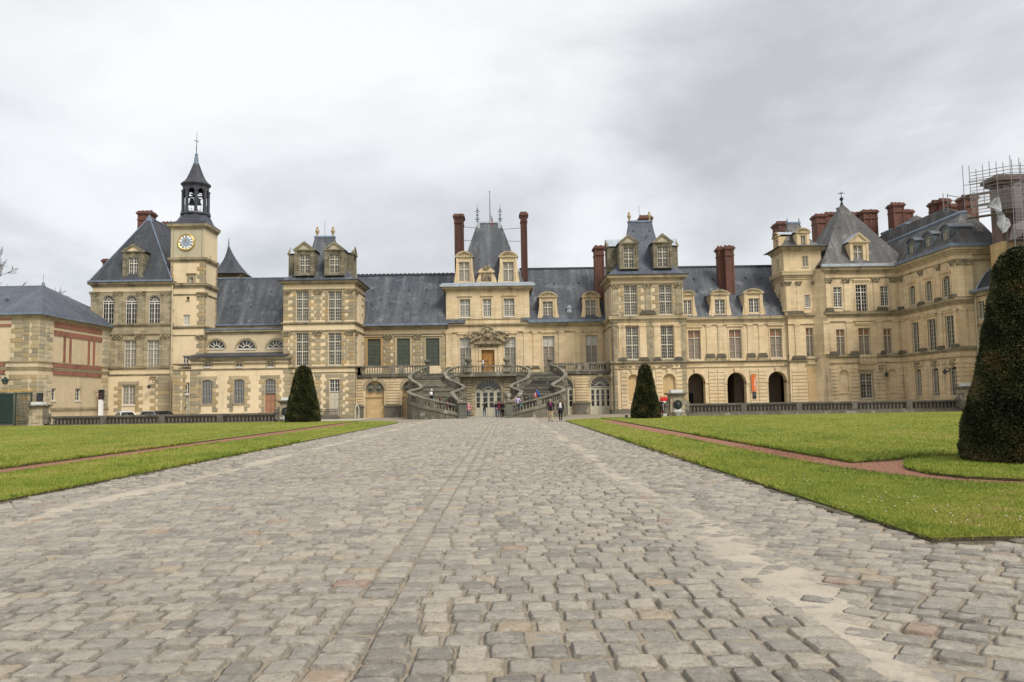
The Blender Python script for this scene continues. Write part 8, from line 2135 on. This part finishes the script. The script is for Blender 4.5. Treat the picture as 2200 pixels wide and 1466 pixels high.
bare_tree('leafless tree top showing over the ridge beside the patchwork pavilion', 775, 140, 23.5, 12, .45)
# ------------------------------------------------------------------ people
SKINC = (.48, .29, .21)
def cloth_mat(name, c):
    if name not in M: plain(name, c, .8, 0., .12, .2, 9)
    return M[name]
plain('skin', SKINC, .6, 0., .05, .3)
def person(label, loc, face, h=1.70, top='black', low='jeans', hair='brown_hair', shoe='shoe_dark', arms='down', stride=0.0, lean=0.0, bulk=1.0, scarf=None, hat=None, pack=None, inner=None, sit=False, hair_long=False, coat=0.0):
    """one skinned body; face = heading in radians (0 looks at the viewer, -Y)"""
    t = thing('person', label, 'person', loc); t.rotation_euler = (0, 0, face)
    k = h / 1.72
    V, E, RAD, TAGS = [], [], [], []
    def v(x, y, z, rx, ry=None): V.append(Vector((x, y, z)) * k); RAD.append((rx * k, (ry or rx) * k)); return len(V) - 1
    def e(a, b, tag): E.append((a, b)); TAGS.append(tag)
    ly = -lean
    hz = .52 if sit else .94
    pel = v(0, 0, hz, .145, .115); wa = v(0, .0 + ly * .25, hz + .18, .125 * bulk, .10 * bulk); ch = v(0, ly * .7, hz + .38, .15 * bulk, .115 * bulk); nk0 = v(0, ly, hz + .52, .10, .085); nk = v(0, ly * 1.1, hz + .58, .052); hd = v(0, ly * 1.2 - .02, hz + .655, .082, .095); ht = v(0, ly * 1.22 - .01, hz + .745, .072, .085)
    e(pel, wa, 'top' if not coat else 'top'); e(wa, ch, 'top'); e(ch, nk0, 'top'); e(nk0, nk, 'skin'); e(nk, hd, 'skin'); e(hd, ht, 'skin')
    hands = []
    for s_ in (-1, 1):
        sh = v(s_ * .175 * bulk, ly * .95, hz + .49, .075 * bulk); e(nk0, sh, 'top')
        sw = stride * s_
        if arms == 'down': el = (s_ * .235 * bulk, ly + sw * .25, hz + .20); wr = (s_ * .22 * bulk, ly + sw * .45 - .06, hz - .04); hn = (s_ * .215 * bulk, ly + sw * .5 - .08, hz - .13)
        elif arms == 'out': el = (s_ * .43, ly, hz + .47); wr = (s_ * .68, ly - .03, hz + .46); hn = (s_ * .77, ly - .04, hz + .46)
        elif arms == 'photo': el = (s_ * .27, ly - .14, hz + .37); wr = (s_ * .13, ly - .27, hz + .56); hn = (s_ * .08, ly - .29, hz + .64)
        elif arms == 'pocket': el = (s_ * .29 * bulk, ly + .06, hz + .21); wr = (s_ * .20 * bulk, ly - .07, hz + .03); hn = (s_ * .15, ly - .1, hz - .03)
        else: el = (s_ * .24, ly - .10, hz + .22); wr = (s_ * .16, ly - .32, hz + .22); hn = (s_ * .12, ly - .38, hz + .24)
        a = v(*el, .052 * bulk); b_ = v(*wr, .038); c = v(*hn, .036, .02); e(sh, a, 'top'); e(a, b_, 'top'); e(b_, c, 'skin'); hands.append((Vector(wr), Vector(hn), s_))
        hp = v(s_ * .09, 0, hz - .05, .105, .11); e(pel, hp, 'low')
        if sit: kn = (s_ * .12, -.42, hz - .02); an = (s_ * .12, -.45, .09); toe = (s_ * .13, -.62, .05)
        else: kn = (s_ * .10, -sw * .35 - .02, .50); an = (s_ * .09, -sw * .55 + (.12 if sw < 0 else 0) * abs(stride) * 2, .09 + (.05 if sw < 0 else 0) * min(1, abs(stride) * 3)); toe = (s_ * .11, an[1] - .17, .045)
        a = v(*kn, .068); b_ = v(*an, .048); c = v(*toe, .042, .032); e(hp, a, 'low'); e(a, b_, 'low'); e(b_, c, 'shoe')
    me = bpy.data.meshes.new('person_body'); me.from_pydata([tuple(p) for p in V], E, []); 
    import bmesh
    bm = bmesh.new(); bm.from_mesh(me); ls = bm.verts.layers.skin.verify(); bm.verts.ensure_lookup_table()
    for i, r_ in enumerate(RAD): bm.verts[i][ls].radius = r_; bm.verts[i][ls].use_root = (i == 0)
    bm.to_mesh(me); bm.free()
    o = bpy.data.objects.new('tmp', me); COL.objects.link(o)
    m1 = o.modifiers.new('s', 'SKIN'); m1.use_smooth_shade = True; m2 = o.modifiers.new('u', 'SUBSURF'); m2.levels = 1; m2.render_levels = 1
    dg = bpy.context.evaluated_depsgraph_get(); ev = o.evaluated_get(dg); bme = bpy.data.meshes.new_from_object(ev); bpy.data.objects.remove(o)
    names = ['skin', top, low, shoe] + ([inner] if inner else [])
    for n_ in names: bme.materials.append(M[n_])
    idx = {'skin': 0, 'top': 1, 'low': 2, 'shoe': 3}
    segs = [(V[a], V[b_], idx[tg]) for (a, b_), tg in zip(E, TAGS)]
    def near(p):
        best = None
        for a, b_, m_ in segs:
            ab = b_ - a; tt_ = max(0, min(1, (p - a).dot(ab) / ab.length_squared)); d = (p - a - ab * tt_).length - .0
            if best is None or d < best[0]: best = (d, m_)
        return best[1]
    mi = []
    for p in bme.polygons:
        c = p.center; q = near(c)
        if q in (1, 2) and abs(c.x) < .26 * k:      # jacket hem
            if hz * k - .10 * k - coat * k < c.z < (hz + .2) * k: q = 1
            elif c.z <= hz * k - .10 * k - coat * k and q == 1 and c.z < hz * k - .1 * k and abs(c.x) < .16 * k: q = 2
        if inner and q == 1 and c.y < -.05 * k and abs(c.x) < .055 * k and c.z > hz * k: q = 4
        mi.append(q)
    bme.polygons.foreach_set('material_index', mi); bme.polygons.foreach_set('use_smooth', [True] * len(bme.polygons))
    bd = bpy.data.objects.new('body', bme); COL.objects.link(bd); bd.parent = t
    # nose, ears and five fingers on each hand
    def kid(name, fn, m, smooth=True):
        b = MB(); fn(b)
        q = b.build(name, M[m], None, smooth); q.parent = t; return q
    hc = (V[hd] + V[ht]) / 2 / k
    def face_bits(b):
        b.lathe((hc.x * k, (hc.y - .088) * k, (hc.z - .03) * k), [(.004, .04 * k), (.016 * k, 0), (.006, -.008 * k)], 6)
        for s_ in (-1, 1): b.sphere((hc.x * k + s_ * .08 * k, hc.y * k, (hc.z - .02) * k), .025 * k, 6, 4)
        for wr, hn, s_ in hands:
            d = (hn - wr).normalized(); sd = d.cross(Vector((0, 1, .1))).normalized()
            for f_ in range(4): p = (hn + sd * (f_ - 1.5) * .017) * k; b.tube([p, p + d * .04 * k, p + (d * .065 + Vector((0, -.02, 0))) * k], [.009 * k, .008 * k, .006 * k], 5)
            p = (hn - d * .03 + sd * .03 * s_) * k; b.tube([p, p + (d * .04 + Vector((0, -.03, 0))) * k], [.010 * k, .007 * k], 5)
    kid('face_and_fingers', face_bits, 'skin')
    def eyes(b):
        for s_ in (-1, 1): b.sphere((hc.x * k + s_ * .032 * k, (hc.y - .082) * k, (hc.z - .005) * k), .010 * k, 6, 4)
        b.box(-.022 * k, .022 * k, (hc.y - .09) * k, (hc.y - .08) * k, (hc.z - .068) * k, (hc.z - .062) * k)
    kid('eyes_and_mouth', eyes, 'ink')
    def hair_f(b):
        b.lathe((hc.x * k, (hc.y + .018) * k, (hc.z + .0) * k), [(.088 * k, -.04 * k), (.098 * k, .02 * k), (.088 * k, .075 * k), (.05 * k, .11 * k), (.01, .118 * k)], 10)
        if hair_long: b.lathe((hc.x * k, (hc.y + .045) * k, (hc.z - .2) * k), [(.05 * k, 0), (.085 * k, .06 * k), (.09 * k, .18 * k)], 8)
    kid('hair' if not hat else 'hat', hair_f, hat or hair)
    if hat:
        def bob(b): b.sphere((hc.x * k, (hc.y + .02) * k, (hc.z + .135) * k), .035 * k, 6, 5)
        kid('pompom', bob, hat)
    if scarf:
        def sc_(b): b.lathe((0, ly * 1.05 * k, (hz + .52) * k), [(.075 * k, 0), (.10 * k, .03 * k), (.075 * k, .07 * k)], 10); b.box(-.06 * k, .06 * k, (ly - .145) * k, (ly - .115) * k, (hz + .22) * k, (hz + .53) * k)
        kid('scarf', sc_, scarf)
    if pack:
        def pk(b): b.loft([(-.15 * k, .15 * k, (ly + .10) * k, (ly + .24) * k, (hz + .1) * k), (-.17 * k, .17 * k, (ly + .10) * k, (ly + .28) * k, (hz + .22) * k), (-.13 * k, .13 * k, (ly + .1) * k, (ly + .22) * k, (hz + .5) * k)])
        kid('backpack', pk, pack)
    if coat:
        def sk(b): b.lathe((0, 0, 0), [(.235 * k, (hz - coat - .06) * k), (.20 * k, (hz - .02) * k), (.155 * k, (hz + .16) * k)], 14, sy=.72)
        kid('coat_skirt', sk, top)
    return t
for n_, c_ in dict(black=(.018, .018, .022), jeans=(.075, .115, .19), dark_jeans=(.03, .04, .07), pink=(.62, .24, .27), khaki=(.44, .33, .19), maroon=(.14, .02, .035), navy=(.02, .025, .05), white_top=(.68, .66, .66), lilac=(.52, .45, .62), red_top=(.42, .05, .07), blue_coat=(.03, .12, .36), orange_top=(.5, .24, .04), teal=(.12, .4, .38), grey_top=(.12, .12, .13), brown_hair=(.06, .035, .02), black_hair=(.012, .01, .01), grey_hair=(.3, .28, .27), shoe_dark=(.02, .018, .016), shoe_light=(.45, .42, .4), pale_hat=(.6, .5, .48), white_hat=(.7, .7, .72), magenta=(.26, .025, .11)).items(): plain(n_, c_, .8, 0., .12, .2, 9)
def gp(px, py): x, y = ground(px, py, .02); return (x, y, .02)
person('person in a pink jacket, pale hat and jeans walking away from the left newel', gp(1007, 897.5), R(10), 1.62, 'pink', 'jeans', arms='pocket', stride=.35, hat='pale_hat', bulk=1.12)
person('person in black top and jeans with both arms raised, facing the glazed door', gp(1041, 896), R(178), 1.72, 'black', 'jeans', hair='black_hair', arms='photo', bulk=1.0)
person('person in dark jacket and blue jeans, leftmost of the huddle by the door', gp(1066, 896.5), R(60), 1.72, 'navy', 'jeans', arms='pocket', bulk=1.15)
person('person in a maroon top and dark trousers in the middle of the huddle', gp(1072.5, 896), R(10), 1.80, 'maroon', 'dark_jeans', arms='down', shoe='shoe_dark')
person('person all in black with a long coat standing right in the huddle', gp(1080, 897), R(-40), 1.70, 'black', 'black', arms='pocket', bulk=1.1, hair_long=True, coat=.25)
person('shorter person in a grey dark jacket behind the huddle, next to the right newel', gp(1089, 895.5), R(-80), 1.62, 'grey_top', 'black', arms='pocket', bulk=1.1)
person('man in black jacket, magenta scarf and khaki trousers walking to the viewer', gp(1183, 906.5), R(4), 1.80, 'black', 'khaki', hair='grey_hair', arms='down', stride=.22, scarf='magenta', bulk=1.18)
person('woman in open black coat, white top and black trousers in mid stride', gp(1204.5, 905.5), R(-8), 1.72, 'black', 'black', arms='down', stride=.45, inner='white_top', hair_long=True, bulk=1.05, shoe='shoe_dark', coat=.18)
x_, z_ = at(1038, 783, 96.9); person('person in black with both arms stretched out on the top landing', (x_, 96.9, TERR + .12), R(0), 1.70, 'black', 'dark_jeans', arms='out', hair='brown_hair', inner='white_top')
def on_flight(sg, px, side=.5):
    best = None
    for i in range(200):
        tt_ = i / 199 * .21
        a, c = sample(so, tt_), sample(si, tt_); p = a.lerp(c, side); q = (AX + sg * p.x, p.y, .30 + (ztop_ - .30) * min(1, tt_ + 1 / NS))
        X = proj(np.array([q]))[0][0]
        if best is None or abs(X - px) < best[0]: best = (abs(X - px), q)
    return best[1]
person('person in a white cap and dark top with a pack, climbing the left flight', on_flight(-1, 913, .45), R(160), 1.70, 'black', 'dark_jeans', hat='white_hat', pack='white_top', arms='down', stride=.2)
person('person in red seen through the balusters low on the left flight', on_flight(-1, 962, .35), R(120), 1.15, 'red_top', 'dark_jeans', arms='down')
person('person in pink red top on the left flight near the newel', on_flight(-1, 945, .5), R(110), 1.35, 'maroon', 'black', arms='down')
person('person in a lilac jacket and dark hat at the foot of the right flight', on_flight(1, 1113, .4), R(170), 1.62, 'lilac', 'jeans', hat='black', arms='pocket', bulk=1.15)
person('small person in teal seen through the right flight balusters', on_flight(1, 1119, .25), R(30), 1.05, 'teal', 'jeans', arms='down')
person('person in orange behind the round stone ball of the right newel', on_flight(1, 1105, .7), R(90), 1.55, 'orange_top', 'dark_jeans', arms='down')
person('brown haired person in dark top on the right flight, left of the red one', on_flight(1, 1137, .5), R(-60), 1.6, 'grey_top', 'dark_jeans', arms='fold', hair_long=True)
person('person in a red and white top on the right flight', on_flight(1, 1151, .45), R(-40), 1.58, 'red_top', 'jeans', hair='brown_hair', inner='white_top', arms='fold')
person('black haired person in black bending on the right flight', on_flight(1, 1159, .6), R(80), 1.62, 'black', 'black', hair='black_hair', lean=.22, arms='down')
person('person in a bright blue jacket stooping at the turn of the right flight', on_flight(1, 1175, .5), R(-75), 1.66, 'blue_coat', 'dark_jeans', hair='black_hair', lean=.28, arms='down', bulk=1.15)
person('person in black standing in front of the red board', gp(1422, 897), R(150), 1.66, 'black', 'black', shoe='shoe_light', arms='pocket')
xs_, zs_ = at(1488, 868, 96.6)
bs = thing('stone_bollard', 'low stone seat block inside the first open arch', 'block', (xs_, 98.2, 0)); b = MB(); b.box(xs_ - .3, xs_ + .3, 98.0, 98.5, 0, .45); b.loft([(xs_ - .33, xs_ + .33, 97.97, 98.53, .45), (xs_ - .30, xs_ + .30, 98.0, 98.5, .52)]); b.build('seat', M['stone_dark'], bs)
person('dark figure sitting in the first open arch', (xs_, 98.2, .06), R(20), 1.66, 'black', 'black', arms='fold', sit=True)
